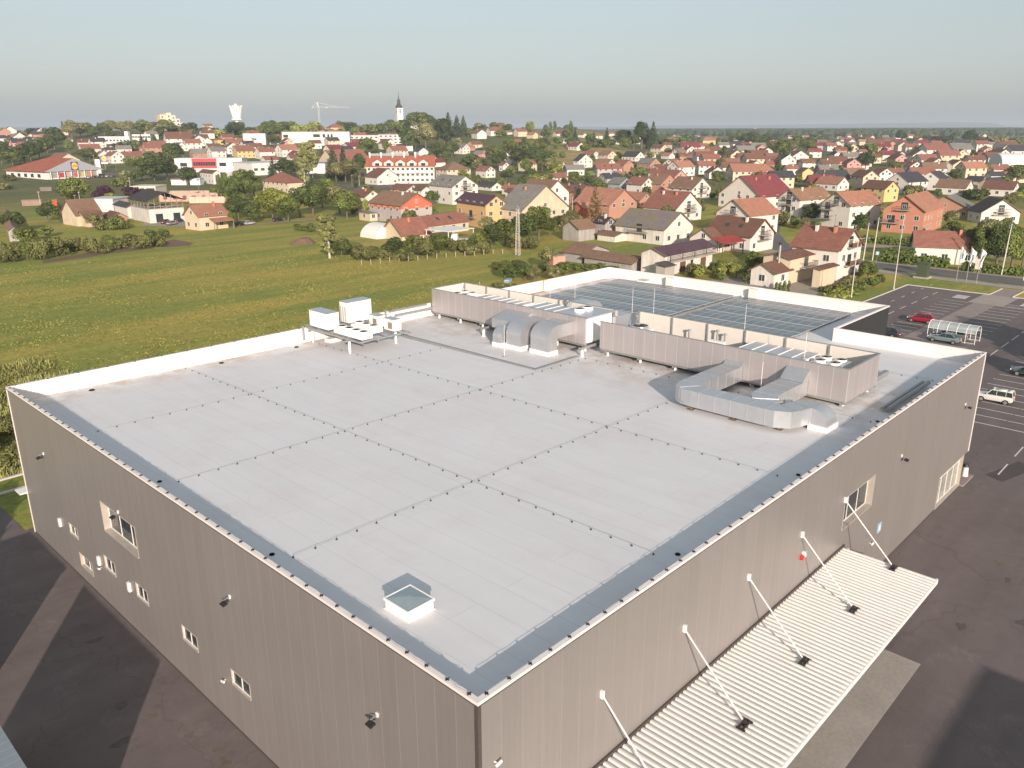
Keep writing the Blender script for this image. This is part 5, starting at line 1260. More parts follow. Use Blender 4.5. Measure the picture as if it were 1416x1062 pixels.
WIN = {}
def win_mesh(w, h):
    k = (round(w, 1), round(h, 1))
    if k not in WIN:
        w, h = k; f = MB(); t = .07
        f.box(-.05, .0, -w/2-t, w/2+t, -t, 0).box(-.05, 0, -w/2-t, w/2+t, h, h+t).box(-.05, 0, -w/2-t, -w/2, 0, h).box(-.05, 0, w/2, w/2+t, 0, h)
        if w > .9: f.box(-.045, 0, -.03, .03, 0, h)
        p = MB().box(-.025, -.005, -w/2, w/2, 0, h)
        WIN[k] = (f.mesh('window', M['wframe']), p.mesh('pane', M['glass']))
    return WIN[k]
def put_window(root, x, y, z, rz, w, h, near, wood=False):
    f, p = win_mesh(w, h)
    o = place('window', f, root, (x, y, z), rz)
    place('pane', p, o)

def gable_house(pos, rot, L, W, he, rise, roof, wall, px, py, near, opts='', desc=None, label=None, nm='house'):
    """ridge along local x; visible sides are x=-L/2 (gable) and both eaves; walls, roof with overhang, windows, chimneys"""
    o = empty(nm, pos, rot, None, 'house', None)
    hip = 'h' in opts; flat = 'F' in opts
    ov = .55 if near else .4; th = .16
    wm = M['wall_old'] if 'a' in opts else M['wall']
    mb = MB()
    zb = -1.2
    if hip or flat: mb.box(-L/2, L/2, -W/2, W/2, zb, he)
    else: mb.prism([(-W/2, zb), (W/2, zb), (W/2, he), (0, he+rise), (-W/2, he)], 'x', -L/2, L/2)
    wo = mb.obj('wall', wm, o); wo.color = (*WC[wall], 1)
    if 'z' in opts:
        ub = MB().prism([(-W/2-.03, he-1.3), (W/2+.03, he-1.3), (W/2+.03, he-.02), (0, he+rise-.02), (-W/2-.03, he-.02)], 'x', -L/2-.03, L/2+.03).obj('upper_wall', M['wall'], o); ub.color = (.50, .15, .09, 1)
    rb = MB()
    if flat:
        rb.box(-L/2-.15, L/2+.15, -W/2-.15, W/2+.15, he, he+.35)
    elif hip:
        k = W/2; X, Y = L/2+ov, W/2+ov; zz = he-.1; rx = max(.2, L/2-k*.85)
        rb.add([(-X, -Y, zz), (X, -Y, zz), (X, Y, zz), (-X, Y, zz), (-rx, 0, he+rise), (rx, 0, he+rise)], [(0, 1, 5, 4), (2, 3, 4, 5), (1, 2, 5), (3, 0, 4), (3, 2, 1, 0)])
    else:
        s = rise/(W/2); Y = W/2+ov; ze = he-ov*s
        for sg in (-1, 1):
            pr = [(sg*Y, ze+.02), (0, he+rise+.02), (0, he+rise+th+.04), (sg*Y, ze+th)]
            rb.prism(pr, 'x', -L/2-ov, L/2+ov, 0)
        # barge boards
        for xs in (-L/2-ov-.03, L/2+ov):
            for sg in (-1, 1):
                rb.prism([(sg*Y, ze-.06), (0, he+rise-.06), (0, he+rise+th+.06), (sg*Y, ze+th+.02)], 'x', xs, xs+.03, 1)
    ro = rb.obj('roof', [M['tile_moss'] if 'M' in opts else (M['corrug'] if 'K' in opts else M['tile']), M['eave'], ], o)
    rc = Vector(RC[roof]); k = rnd.uniform(.9, 1.1); ro.color = (*(rc*k), 1)
    if not near: rx_ = 0
    # chimneys
    nc = opts.count('c')
    if not flat:
        for i in range(nc):
            cx = L*(-.2+.4*i/(max(1, nc-1))) if nc > 1 else L*rnd.uniform(-.3, .25); cy = W*.12*(1 if rnd.random() < .5 else -1)
            cz = he+rise*(1-abs(cy)/(W/2))
            ch = MB().box(cx-.28, cx+.28, cy-.28, cy+.28, cz-.5, cz+1.3).box(cx-.34, cx+.34, cy-.34, cy+.34, cz+1.3, cz+1.42, 1)
            co = ch.obj('chimney', [M['wall'], M['trim_dark']], ro); co.color = (.50, .22, .14, 1) if rnd.random() < .6 else (.62, .58, .53, 1)
    # windows
    if 'N' not in opts:
        st = max(1, int(round(he/2.85))); ww, wh_ = (1.25, 1.25) if near else (1.2, 1.2)
        for s in range(st):
            z = s*2.8+1.0
            n = max(1, int(W/3.6))
            for i in range(n):
                if rnd.random() < .12: continue
                y = W*(-.5+(i+.5)/n)+rnd.uniform(-.15, .15)
                put_window(o, -L/2-.001, y, z, 0, ww, wh_, near)
            n = max(1, int(L/3.6))
            for sg in ((-1, 1)):
                if not near and sg == (1 if 'R' in opts else -1) and False: continue
                for i in range(n):
                    if rnd.random() < .15: continue
                    x = L*(-.5+(i+.5)/n)+rnd.uniform(-.2, .2)
                    put_window(o, x, sg*(W/2+.001), z, PI/2 if sg < 0 else -PI/2, ww, wh_, near)
        if not hip and not flat and rise > 2.2: put_window(o, -L/2-.001, 0, he+.35, 0, 1.0, 1.1, near)
    # balconies
    def balcony(x, y, z, rz, w, d=1.3):
        f = MB().box(-d, 0, -w/2, w/2, -.16, 0).obj('balcony', M['concrete'], o, (x, y, z), rz)
        r = MB(); r.box(-d, -d+.05, -w/2, w/2, .9, .98).box(-d, 0, -w/2, -w/2+.05, .9, .98).box(-d, 0, w/2-.05, w/2, .9, .98)
        if 'w' in opts: r.box(-d+.01, -d+.04, -w/2+.01, w/2-.01, .05, .9)
        else:
            k = int(w/.22)
            for i in range(k+1): r.box(-d+.01, -d+.04, -w/2+(w-.04)*i/k, -w/2+(w-.04)*i/k+.03, 0, .9)
        r.obj('railing', M['shutter'] if 'w' in opts else M['trim_dark'], f)
        MB().box(-.02, -.003, -.9, .9, .02, 2.1).obj('door', M['glass'], f)
    if 'b' in opts:
        for s in range(1, max(2, int(round(he/2.85)))+ (0 if he > 5 else 0)):
            balcony(-L/2, W*(.0 if 'l' not in opts else .28), s*2.8, 0, W*.45)
        if rise > 2.4: balcony(-L/2, 0, he+.05, 0, W*.35)
    if 'e' in opts: balcony(0, (-W/2 if 'R' in opts else W/2)*1.0, 2.8, PI/2 if 'R' in opts else -PI/2, L*.4)
    if 's' in opts:   # skylights
        for i in range(2):
            x = L*(-.15+.3*i)
            for sg in (-1, 1):
                zc = he+rise*.5; a = math.atan2(rise, W/2)
                q = MB().box(-.45, .45, -.6, .6, 0, .12); w_ = q.obj('skylight', M['glass'], ro, (x, sg*W/4, zc+.24)); w_.rotation_euler = (-sg*a, 0, 0)
    if 'P' in opts:   # solar panels on the sunny slope
        a = math.atan2(rise, W/2)
        for sg in (-1,):
            q = MB().box(-L*.3, L*.3, -W*.16, W*.16, 0, .1).obj('solar_panels', M['dome'], ro, (0, sg*W/4, he+rise*.5+.28)); q.rotation_euler = (a, 0, 0)
    if label: o['label'] = label
    else:
        size = 'small ' if L*W < 70 else ('large ' if L*W > 190 else '')
        d = desc or f'{size}{WN[wall]} house with {RN[roof]} {"hipped " if hip else ("flat " if flat else "")}roof'
        if flat and not desc: d = f'{size}{WN[wall]} flat-roofed building'
        queue(o, d, px, py)
    o['group'] = 'houses of the town'
    return o

def solve_len(Np, ang, px_target, lo=1.0, hi=80.0):
    d = Vector((math.cos(ang), math.sin(ang), 0)); f = lambda t: proj(Np+d*t)[0]-px_target
    a, b = f(lo), f(hi)
    if a*b > 0: return lo if abs(a) < abs(b) else hi
    for _ in range(40):
        m = (lo+hi)/2
        if f(m)*a > 0: lo = m
        else: hi = m
    return (lo+hi)/2

def T1(xl, xN, xr, yb, ye, th, gab, roof, wall, opts='', rise=.33, **kw):
    """house measured by three corners: left, near and right corner columns, base and eave rows at the near corner"""
    Np = gp(xN, yb); th = R_(th)
    a = solve_len(Np, th, xr, 1.5, 60); b = solve_len(Np, th+PI/2, xl, 1.5, 60)
    # eave height from the row
    lo, hi = .5, 30
    for _ in range(30):
        m = (lo+hi)/2
        if proj(Np+Vector((0, 0, m)))[1] > ye: lo = m
        else: hi = m
    he = lo
    dR = Vector((math.cos(th), math.sin(th), 0)); dL = Vector((-math.sin(th), math.cos(th), 0))
    c = Np+dR*a/2+dL*b/2
    if gab == 'R': return gable_house(c, th+PI/2, b, a, he, a*rise, roof, wall, (xl+xr)/2, yb, True, opts, **kw)
    return gable_house(c, th, a, b, he, b*rise, roof, wall, (xl+xr)/2, yb, True, opts+'R', **kw)

T2Q = []
def T2(*a): T2Q.append(a)
MRG = {}
def merged_house(c, rot, L, W, he, rise, roof, wall):
    Mx = Matrix.Translation(c) @ Matrix.Rotation(rot, 4, 'Z')
    if not MRG: MRG['mb'] = MB(); MRG['mats'] = []; MRG['ix'] = {}
    mb = MRG['mb']
    def slot(key, col, old):
        if key not in MRG['ix']: MRG['ix'][key] = len(MRG['mats']); MRG['mats'].append(simple('distant_'+old, col, .8, var=.1))
        return MRG['ix'][key]
    for poly, x0, x1, mi in (([(-W/2, -1), (W/2, -1), (W/2, he), (0, he+rise), (-W/2, he)], -L/2, L/2, slot('w'+wall, WC[wall], 'wall')),
                             ([(-W/2-.4, he-.1), (0, he+rise), (0, he+rise+.25), (-W/2-.4, he+.1)], -L/2-.4, L/2+.4, slot('r'+roof, RC[roof], 'roof')),
                             ([(W/2+.4, he-.1), (0, he+rise), (0, he+rise+.25), (W/2+.4, he+.1)], -L/2-.4, L/2+.4, slot('r'+roof, RC[roof], 'roof'))):
        t = MB().prism(poly, 'x', x0, x1, mi); mb.add([Mx @ Vector(v) for v in t.v], t.f, mi)
def T2build(xl, xr, yb, typ, roof, wall, st=2, opts='', th=None, merge=False):
    """farther house: apparent extent, base row; e = eave towards us, g = gable towards us"""
    xc = (xl+xr)/2
    if th is None: th = -44+rnd.uniform(-9, 9) if (xc > 940 and yb < 262) else (-8+rnd.uniform(-10, 10))
    P = gp(xc, yb); view = math.atan2(P.y-CAM.y, P.x-CAM.x); dist = math.hypot(P.x-CAM.x, P.y-CAM.y)
    wid = (xr-xl)/proj(P)[2]**-1/F_PX
    ar = abs(math.sin(view-R_(th))); al = abs(math.sin(R_(th)+PI/2-view))
    # e: long side is the one facing us most
    long_is_R = ar > al
    if typ == 'e': ra, rb = (1.3, 1.0) if long_is_R else (1.0, 1.3)
    else: ra, rb = (1.0, 1.25) if long_is_R else (1.25, 1.0)
    s = wid/(ra*ar+rb*al); a, b = ra*s, rb*s
    gab = ('L' if long_is_R else 'R') if typ == 'e' else ('R' if long_is_R else 'L')
    he = {1: 3.2, 2: 5.4, 3: 8.2}[st]*min(1.0, max(.75, s/9))
    th = R_(th); dR = Vector((math.cos(th), math.sin(th), 0)); dL = Vector((-math.sin(th), math.cos(th), 0))
    c = P+(dR*a+dL*b)*.5*.8
    c.z = min(TZ(c.x, c.y), P.z+1.0)
    if merge:
        if gab == 'R': return merged_house(c, th+PI/2, b, a, he, a*.33, roof, wall)
        return merged_house(c, th, a, b, he, b*.33, roof, wall)
    o2 = opts+('c' if rnd.random() < .6 and 'N' not in opts else '')
    if gab == 'R': return gable_house(c, th+PI/2, b, a, he, a*.33, roof, wall, xc, yb, False, o2+('N' if dist > 900 else ''))
    return gable_house(c, th, a, b, he, b*.33, roof, wall, xc, yb, False, o2+'R'+('N' if dist > 900 else ''))

# --- measured near houses
T1(688, 722, 784, 318, 290, -5, 'R', 'g', 'c', 'ac', .34, label='tall beige house with grey slate roof beside the lattice mast')
T1(718, 753, 786, 308, 268, -6, 'R', 'B', 'w', 'c', .36, label='white gabled house with weathered brown roof behind the beige grey-roofed house')
T1(772, 803, 816, 284, 265, -8, 'R', 'b', 's', 'ccs', .4, label='brick house with steep dark red roof and two skylights left of the tall conifer')
T1(794, 842, 880, 303, 283, -6, 'R', 'o', 's', '', .33, label='brick house with bright orange roof and white-trimmed gable behind the conifer')
T1(858, 884, 902, 289, 276, -6, 'R', 'o', 's', '', .3, label='small brick wing with orange roof and white windows beside the gabled brick house')
T1(795, 806, 830, 303, 287, -6, 'L', 'o', 'R', '', .35, label='red-painted wing with orange roof left of the tall conifer')
T1(889, 933, 969, 307, 289, -6, 'R', 'r', 'w', 'ccb', .36, label='white house with red roof, two white chimneys and balconies behind the mossy roof')
T1(851, 917, 957, 339, 317, -4, 'R', 'G', 'w', 'MaEe', .30, label='long white house with purple and green mossy roof and wooden balcony')
T1(808, 873, 898, 376, 364, -3, 'R', 'B', 'g', 'aKN', .16, label='low shed with large ribbed grey-brown roof just behind the far parapet')
T1(779, 805, 842, 364, 351, -3, 'R', 'B', 'g', 'aKN', .16, label='low rendered shed with graffiti and ribbed roof beside the garden bushes')
T1(826, 850, 868, 335, 326, -4, 'R', 'B', 'w', 'aN', .12, label='narrow white lean-to before the mossy-roofed house', nm='shed')
T1(822, 836, 850, 330, 308, -6, 'R', 'k', 'g', 'ac', .3, label='dark almost black steep roof left of the mossy-roofed house')
T1(778, 800, 822, 334, 316, -5, 'L', 'B', 'g', 'aN', .3, label='tumbledown barn with brown roof and bare rafters', nm='barn')
T1(886, 919, 984, 382, 353, 0, 'L', 'p', 'w', 'aN', .2, label='white outbuilding with dark roof and a long balcony beside the far parapet')
T1(975, 1036, 1068, 350, 327, -3, 'R', 'b', 'w', 'ccbs', .33, label='white house with wide red-brown roof, skylight and gable balcony')
T1(953, 990, 1001, 350, 333, -3, 'L', 'b', 'w', '', .33, label='cross wing with twin-window gable on the wide red-brown roofed house')
T1(989, 1034, 1074, 326, 298, -9, 'L', 'o', 'w', 'cb', .34, label='white house with orange roof and shaded gable balcony above the red-brown roof')
T1(993, 1050, 1096, 290, 272, -10, 'L', 'm', 'w', 'cc', .36, label='large house with maroon metal roof and two orange chimneys')
T1(1073, 1103, 1146, 308, 276, -10, 'L', 't', 'w', 'ccbb', .36, label='three-storey white house with tan roof and stacked balconies')
T1(1133, 1172, 1214, 318, 284, -15, 'L', 'o', 'w', 'cbl', .34, label='three-storey white house with orange roof and balconies at its left corner')
T1(1218, 1274, 1301, 324, 292, 4, 'L', 'o', 'S', 'cbl', .36, label='salmon three-storey house with orange roof beside the street')
T1(1268, 1341, 1352, 303, 290, 2, 'L', 'g', 's', '', .24, label='wide unfinished brick house with shallow grey roof behind the salmon house')
T1(1337, 1355, 1408, 309, 293, -52, 'R', 'k', 'w', 'b', .33, label='white house with dark brown roof and gable balcony above the walnut trees')
T1(1258, 1263, 1350, 363, 339, -66, 'L', 'r', 'w', 'c', .38, label='long white house with red roof beneath the big walnut trees')
T1(1053, 1090, 1133, 393, 358, -2, 'L', 'b', 'c', 'eN', .12, label='low-pitched yellow house with dark red roof just behind the parapet')
T1(1092, 1155, 1186, 389, 345, -2, 'R', 'r', 'w', 'ccbw', .33, label='white house with red roof and flowered balconies left of the lamp post')
T1(1037, 1070, 1091, 398, 377, -2, 'L', 'b', 'w', 'a', .28, label='small brick and plaster shed with brown roof behind the parapet', nm='shed')
T1(1122, 1133, 1153, 398, 372, -2, 'L', 'b', 'c', 'N', .1, label='open pergola with brown roof beside the yellow house', nm='pergola')
T1(841, 857, 874, 266, 254, -8, 'R', 'g', 'l', '', .3)
T1(866, 887, 904, 269, 255, -8, 'R', 'r', 'w', 'cw', .34)
T1(890, 913, 936, 269, 254, -8, 'R', 'B', 's', 'c', .34)
T1(924, 956, 982, 277, 261, -8, 'R', 'B', 'w', 'cb', .34, label='white house with grey-brown roof and flower balcony behind the red-roofed two-chimney house')
T1(820, 826, 858, 245, 233, -30, 'L', 'r', 'G', 'cs', .36)
T1(850, 862, 876, 241, 228, -6, 'R', 'r', 's', '', .3)
T1(793, 800, 819, 233, 222, -6, 'R', 'd', 'w', '', .3); T1(779, 784, 808, 243, 234, -30, 'L', 'g', 'w', '', .36)
T1(594, 626, 661, 283, 258, -8, 'R', 'g', 'w', 'bs', .3, label='three-storey white house with grey roof and gable balcony behind the purple roof')
T1(632, 672, 700, 316, 283, -13, 'R', 'p', 'Y', 'e', .33, label='orange-walled three-storey house with purple metal roof')
T1(512, 555, 598, 309, 284, -4, 'R', 'B', 'G', 'ccz', .27, label='grey and red house with half-hipped brown roof and small chimneys')
T1(483, 505, 527, 286, 272, -4, 'R', 'b', 'w', 'cc', .3); T1(497, 512, 522, 306, 296, -4, 'R', 'g', 'c', 'F')
T1(528, 556, 594, 333, 325, -2, 'L', 'r', 'c', 'Nc', .40, label='terracotta-roofed cream barn with its gable towards the white tent roof', nm='barn')
T1(566, 592, 648, 326, 312, 3, 'L', 'r', 'c', 's', .28, label='long low cream wing with terracotta roof and dark roof lights')
T1(505, 522, 551, 256, 245, -6, 'R', 'b', 'w', '', .32); T1(660, 680, 694, 264, 258, -8, 'R', 'd', 'w', '', .3)
T1(540, 562, 580, 270, 263, -5, 'R', 'b', 'w', 'c', .3); T1(572, 583, 596, 272, 263, -5, 'R', 'b', 'w', '', .3)
T1(694, 712, 722, 270, 261, -8, 'R', 'o', 'w', 'c', .3); T1(699, 707, 717, 273, 265, -8, 'R', 'b', 'w', '', .3)
T1(603, 618, 651, 247, 235, -8, 'R', 'B', 'c', 'h', .25, label='cream villa with hipped grey-brown roof behind the three-storey grey-roofed house')
T1(658, 672, 685, 246, 236, -8, 'R', 'r', 'w', '', .33); T1(690, 696, 704, 237, 228, -8, 'R', 'r', 'w', '', .33)
T1(257, 277, 316, 319, 299, 5, 'L', 'o', 'c', 'c', .36, label='cream house with orange roof and small porch at the far edge of the field')
T1(88, 108, 142, 313, 297, 4, 'L', 'B', 'c', 'aN', .4, label='old pale barn with patched grey-brown roof behind the hedge', nm='barn')
T1(107, 122, 143, 314, 304, 4, 'L', 'b', 'c', 'aN', .3, label='low annex with rusty brown roof in front of the old barn', nm='shed')
T1(145, 156, 177, 310, 301, -6, 'R', 'b', 's', 'aN', .3, label='small red brick gabled shed beside the open-loft warehouse', nm='shed')
T1(0-12, 14, 27, 334, 318, -14, 'R', 'B', 'g', 'aN', .35, label='weathered wooden barn with brown roof at the left edge', nm='barn')
T1(160, 178, 196, 302, 286, -5, 'R', 'd', 'w', 'cN', .22, label='white building with dark blue metal roof behind the brick shed')
T1(64, 80, 112, 229, 222, -2, 'R', 'r', 'c', 'c', .3, label='cream gabled house with rusty roof behind the supermarket')
T1(278, 296, 306, 255, 239, -5, 'R', 'b', 'w', 'b', .3)
T1(364, 400, 422, 268, 253, 0, 'L', 'r', 'c', 'h', .2, label='wide cream building with low red hipped roof behind the round trees')
T1(1030-8, 1060, 1090-14, 250, 243, -12, 'L', 'o', 'w', 'c', .3)

# --- farther houses: xl xr yb type roof wall storeys
T2S = """
0 10 193 e r w 1|12 20 191 g r w 1|17 27 197 g d w 1|24 33 188 e b w 1|35 45 191 g m w 1|47 57 191 e m w 1|7 20 201 e r c 1|20 31 206 g m w 1|17 42 209 e d c 2|34 43 200 g r w 1|79 90 187 e r c 2
89 98 197 e r w 1|103 118 204 e m w 2|118 140 205 e d w 2|103 131 216 e r w 2|132 147 220 g r w 2|140 155 212 e d w 1|146 155 208 g b c 1|154 175 212 e g w 1|144 168 226 g r w 2|160 190 223 e r w 1|189 200 209 e r s 1
268 277 177 g r w 1|277 291 180 e r w 2|300 309 179 e r c 1|318 333 180 e r w 2|338 366 178 e r c 2|215 254 201 e b w 2|255 281 197 e b w 1|248 272 207 e r w 2|255 269 200 g r w 1|274 290 200 g r w 1
295 309 200 g r y 2|303 329 203 e r c 1|189 221 214 e r s 2|221 244 213 e d w 2|256 283 218 e g s 1|280 301 209 e b w 1|283 308 219 e g w 2|306 326 213 g b w 2|316 346 219 e r y 2|337 358 212 e b w 2|348 375 220 e r w 2|369 386 201 e b w 1
240 258 243 e g w 1|370 391 200 e b w 2|387 403 203 g b c 2|402 423 208 e b w 1|422 441 206 e b w 2|445 466 203 e d c 2|470 497 212 e m w 2|522 546 207 g b w 2|357 374 216 e r w 2|376 409 217 e o w 2|411 432 216 e r w 1|444 471 216 e m w 2|469 486 213 e d w 2
392 416 225 e b w 1|357 381 227 e r w 1|530 560 218 e r c 2|430 465 231 e r w 1|430 502 235 e r c 2|447 471 183 e r y 2|483 498 184 e r c 1|465 480 176 e r c 1
715 727 188 e r w 2|729 745 193 g o c 2|744 754 191 e r c 1|762 779 195 e m w 3|774 785 198 e g w 1|697 723 207 e r c 2|708 727 189 e r c 2|650 671 192 g r w 2|668 691 188 e r w 2|697 708 186 e r w 1|644 665 205 e b c 1|637 656 209 e o s 1|629 651 213 g g w 2|663 678 214 g r w 2|570 590 215 g d w 1|587 614 231 e m w 1
715 741 237 e r c 2|768 782 232 e r w 1|755 783 252 e r w 1|862 894 223 e d w 1|882 915 233 e g s 1|843 865 247 e o w 1|892 908 218 e o w 1|818 832 191 e r w 1|836 850 188 e r w 1|800 812 190 e r w 1|872 886 193 g r w 1|888 900 196 g r w 1|740 752 200 g r w 1
961 985 200 e o y 2|996 1015 199 e b c 2|911 921 195 g r w 2|950 962 187 g r w 1|971 987 188 e r w 1|992 1004 187 e r w 1|929 942 191 g b c 1|940 950 195 g r c 1|895 906 218 e o c 1|915 934 220 e o w 1|930 959 212 e m w 2|946 963 209 e g w 1|955 974 207 e r w 1|967 990 218 e b w 2|988 1000 213 e r w 1
1007 1038 218 e g w 2|1030 1052 211 e g c 2|986 1005 205 e g w 1|946 968 220 e o w 1|960 989 231 e r c 2|922 948 232 e b c 1|1018 1049 231 e b c 2|1026 1053 220 e b w 1|990 1013 230 e d w 1|897 927 241 e b w 1|920 958 244 e o w 2|953 982 241 e r w 2|967 997 247 g b w 1|993 1038 251 e o c 2|1048 1064 214 g r w 1
1051 1073 222 e r w 1|1050 1073 237 e r s 2|1078 1099 243 e r w 2|1082 1111 227 g r w 2|1087 1099 200 e d w 2|1110 1130 218 e m w 2|1098 1123 235 e b w 2|1098 1121 248 g b y 2|1112 1164 256 e d w 1|1122 1153 239 e b w 2|1135 1154 209 e r w 2|1153 1167 211 g b p 2|1151 1163 201 e r w 1|1165 1181 200 g r w 1|1167 1178 190 e r w 1|1181 1192 191 g r w 1|1146 1161 221 g k w 2|1154 1182 228 e g c 2|1180 1201 223 e b w 1|1159 1184 238 g b p 2|1175 1195 234 e m w 1|1153 1188 254 e B w 2|1134 1178 264 e o w 1|1128 1147 204 e b w 1|1060 1076 204 g b w 1
1190 1217 205 e b w 2|1228 1249 205 e m w 2|1242 1264 212 e r w 2|1258 1281 202 e m w 1|1280 1300 206 e r w 2|1311 1333 204 e d w 2|1339 1361 212 e r w 3|1368 1401 211 e b w 2|1382 1418 214 e d w 1|1300 1338 216 e g w 2|1262 1303 217 e r w 2|1192 1214 226 e b c 2|1208 1233 224 e m w 2|1224 1251 231 g b p 2|1238 1255 234 g b c 1|1256 1291 233 e r w 2|1284 1317 226 e r c 2|1275 1301 236 g r w 2|1290 1311 238 g b g 2|1304 1331 235 g b c 1|1326 1354 232 e b w 2|1351 1381 229 e b l 2|1353 1373 239 e g g 1
1201 1230 252 g r w 2|1243 1283 249 e r w 1|1217 1244 245 e r w 1|1316 1355 246 e o c 2|1228 1281 268 g d w 2|1196 1244 279 e b y 2|1279 1315 263 g d w 2|1340 1367 262 e d c 2|1356 1388 267 g d c 2|1373 1418 272 e b w 1|1307 1354 270 e B w 1|1375 1397 249 e r w 1|1358 1382 254 e d w 2|1400 1418 232 e b w 1|1210 1226 196 e b w 1|1262 1276 190 e r w 1|1321 1333 189 g r c 1|1232 1246 192 e r w 1
860 872 186 e r w 1|905 916 187 e r w 1|1018 1030 190 e b w 1|1100 1112 193 g r w 1|1215 1230 215 g g w 1|1330 1345 223 e r w 1|1182 1196 214 e r w 1|1072 1086 209 e r w 1|1405 1418 222 e r w 1|1336 1352 258 g r w 1"""
for t in T2S.replace('\n', '|').split('|'):
    t = t.split()
    if len(t) < 7: continue
    a = [float(v) for v in t[:3]]
    T2(a[0], a[1], a[2], t[3], t[4], t[5], int(t[6]), 'h' if (t[5] == 'y' and a[2] < 202) else '', None)

# --- houses between the measured ones
PLACED = [(o.location.x, o.location.y) for o in bpy.data.objects if o.get('category') == 'house']+[tuple(gp((a[0]+a[1])/2, a[2])[:2]) for a in T2Q]
def fill(x0, x1, y0, y1, n, gap=15.5):
    k = 0; tries = 0
    while k < n and tries < n*30:
        tries += 1
        px = rnd.uniform(x0, x1); py = y0+(y1-y0)*rnd.random()**.8; P = gp(px, py); D = proj(P)[2]
        if any((P.x-a)**2+(P.y-b)**2 < gap*gap for a, b in PLACED): continue
        w_ = rnd.uniform(11, 16)*F_PX/D
        T2(px-w_/2, px+w_/2, py, rnd.choice('eeg'), rnd.choice('rrbbBdmobgr'), rnd.choice('wwwccwgps'), rnd.choice((1, 2, 2)), '', None)
        PLACED.append((P.x, P.y)); k += 1
fill(900, 1412, 189, 262, 95); fill(0, 60, 187, 215, 12, 18); fill(200, 540, 182, 222, 26, 17); fill(1000, 1412, 188, 200, 14, 20); fill(600, 900, 184, 255, 12, 20)
n_big = sum(1 for o in bpy.data.objects if o.get('category') == 'house')
T2Q.sort(key=lambda a: -(a[1]-a[0])*(1.5 if a[6] > 1 else 1))
for k, a in enumerate(T2Q): T2build(*a, merge=k >= 296-n_big)
if MRG: tag(MRG['mb'].obj('distant_houses', MRG['mats']), 'the smallest distant houses scattered along the far edge of the town', kind='stuff')
# --- big flat or special buildings
def block(px0, px1, yb, ytop, depth, label, col=(.66, .64, .61), th=None, bands=None, cat='building', roofcol=None, nm='building', wins=None):
    """box building facing us between two photo columns"""
    A, B = gp(px0, yb), gp(px1, yb); 
    Bd = B-A; Bd.z = 0
    if th is not None: d = Vector((math.cos(R_(th)), math.sin(R_(th)), 0)); L = solve_len(A, R_(th), px1, 2, 250); Bd = d*L
    L = Bd.length; ang = math.atan2(Bd.y, Bd.x); z0 = min(A.z, B.z)
    D = proj(A)[2]; h = (yb-ytop)*D/F_PX*1.02+(A.z-z0)
    o = empty(nm, (A.x, A.y, z0), ang, label, cat)
    w_ = MB().box(0, L, 0, depth, -2, h).obj('wall', M['wall'], o); w_.color = (*col, 1)
    r = MB().box(-.2, L+.2, -.2, depth+.2, h, h+.4).obj('roof', M['objpaint'], o); r.color = (*(roofcol or (.45, .45, .45)), 1)
    if wins:
        n, rows, ww, wh2 = wins
        for k in range(rows):
            z = (k+.5)*h/rows-wh2/2
            for i in range(n):
                x = L*(i+.5)/n; f, p = win_mesh(ww, wh2); q = place('window', f, o, (x, -.002, z), PI/2); place('pane', p, q)
    return o, L, h
o, L, h = block(391, 484, 201, 184, 30, 'long white factory block with dark strip windows on the hill slope', wins=None)
for (a, b, z0, z1) in ((.02, .09, .2, .42), (.02, .09, .6, .82), (.46, .56, .15, .4), (.46, .56, .62, .85), (.6, .64, .6, .85), (.67, .7, .6, .85), (.72, .75, .6, .85)):
    MB().box(L*a, L*b, -.06, -.01, h*z0, h*z1).obj('window', M['glass'], o)
o, L, h = block(484, 524, 198, 188, 20, 'white school building with red roof strip on the hill', wins=(6, 2, 2.0, 1.6), roofcol=(.35, .08, .06))
o, L, h = block(524, 557, 199, 187, 20, 'white windowed building right of the red-strip school building', wins=(5, 3, 2.2, 1.5), roofcol=(.35, .08, .06))
o, L, h = block(440, 466, 176, 166, 14, 'tall cream apartment building beside the tower crane', col=(.66, .55, .40), wins=(4, 2, 1.6, 1.5))
o, L, h = block(411, 421, 177, 165, 12, 'narrow cream apartment building left of the tower crane', col=(.66, .58, .45), wins=(2, 3, 1.5, 1.4))
o, L, h = block(137, 180, 199, 190, 18, 'long low white school hall with small tower block', wins=(9, 1, 2.0, 1.6), roofcol=(.6, .6, .6))
MB().box(L*.82, L*.92, 3, 9, h, h+5).obj('stair_tower', M['white'], o)
o, L, h = block(184, 209, 199, 187, 16, 'two-storey white school building with window grid', wins=(7, 2, 2.0, 1.6))
o, L, h = block(337, 368, 200, 186, 18, 'blank white hall on the slope below the water tower', wins=(1, 1, 4, 1.5))
o, L, h = block(350, 396, 243, 227, 26, 'white flat-roofed workshop behind the cypress trees', wins=(5, 1, 2.5, 1.6), th=-2)
o, L, h = block(416, 450, 240, 227, 20, 'low white hall with blue-grey roof left of the two firs', roofcol=(.18, .22, .28))
o, L, h = block(314, 342, 250, 240, 14, 'grey flat-roofed shed behind the poplars', col=(.4, .4, .4), roofcol=(.5, .5, .5))
o, L, h = block(181, 216, 268, 259, 12, 'flat cream building with orange-lit doorway behind the dark roof', col=(.62, .55, .45), roofcol=(.62, .57, .5)); 
for a in (.38, .62, .78): MB().box(L*a, L*a+2.2, -.05, -.01, .4, 2.6).obj('window', M['glass'], o)
o, L, h = block(123, 158, 293, 277, 12, 'white box-shaped building behind the purple-leaved tree', col=(.55, .55, .56), roofcol=(.5, .5, .52))
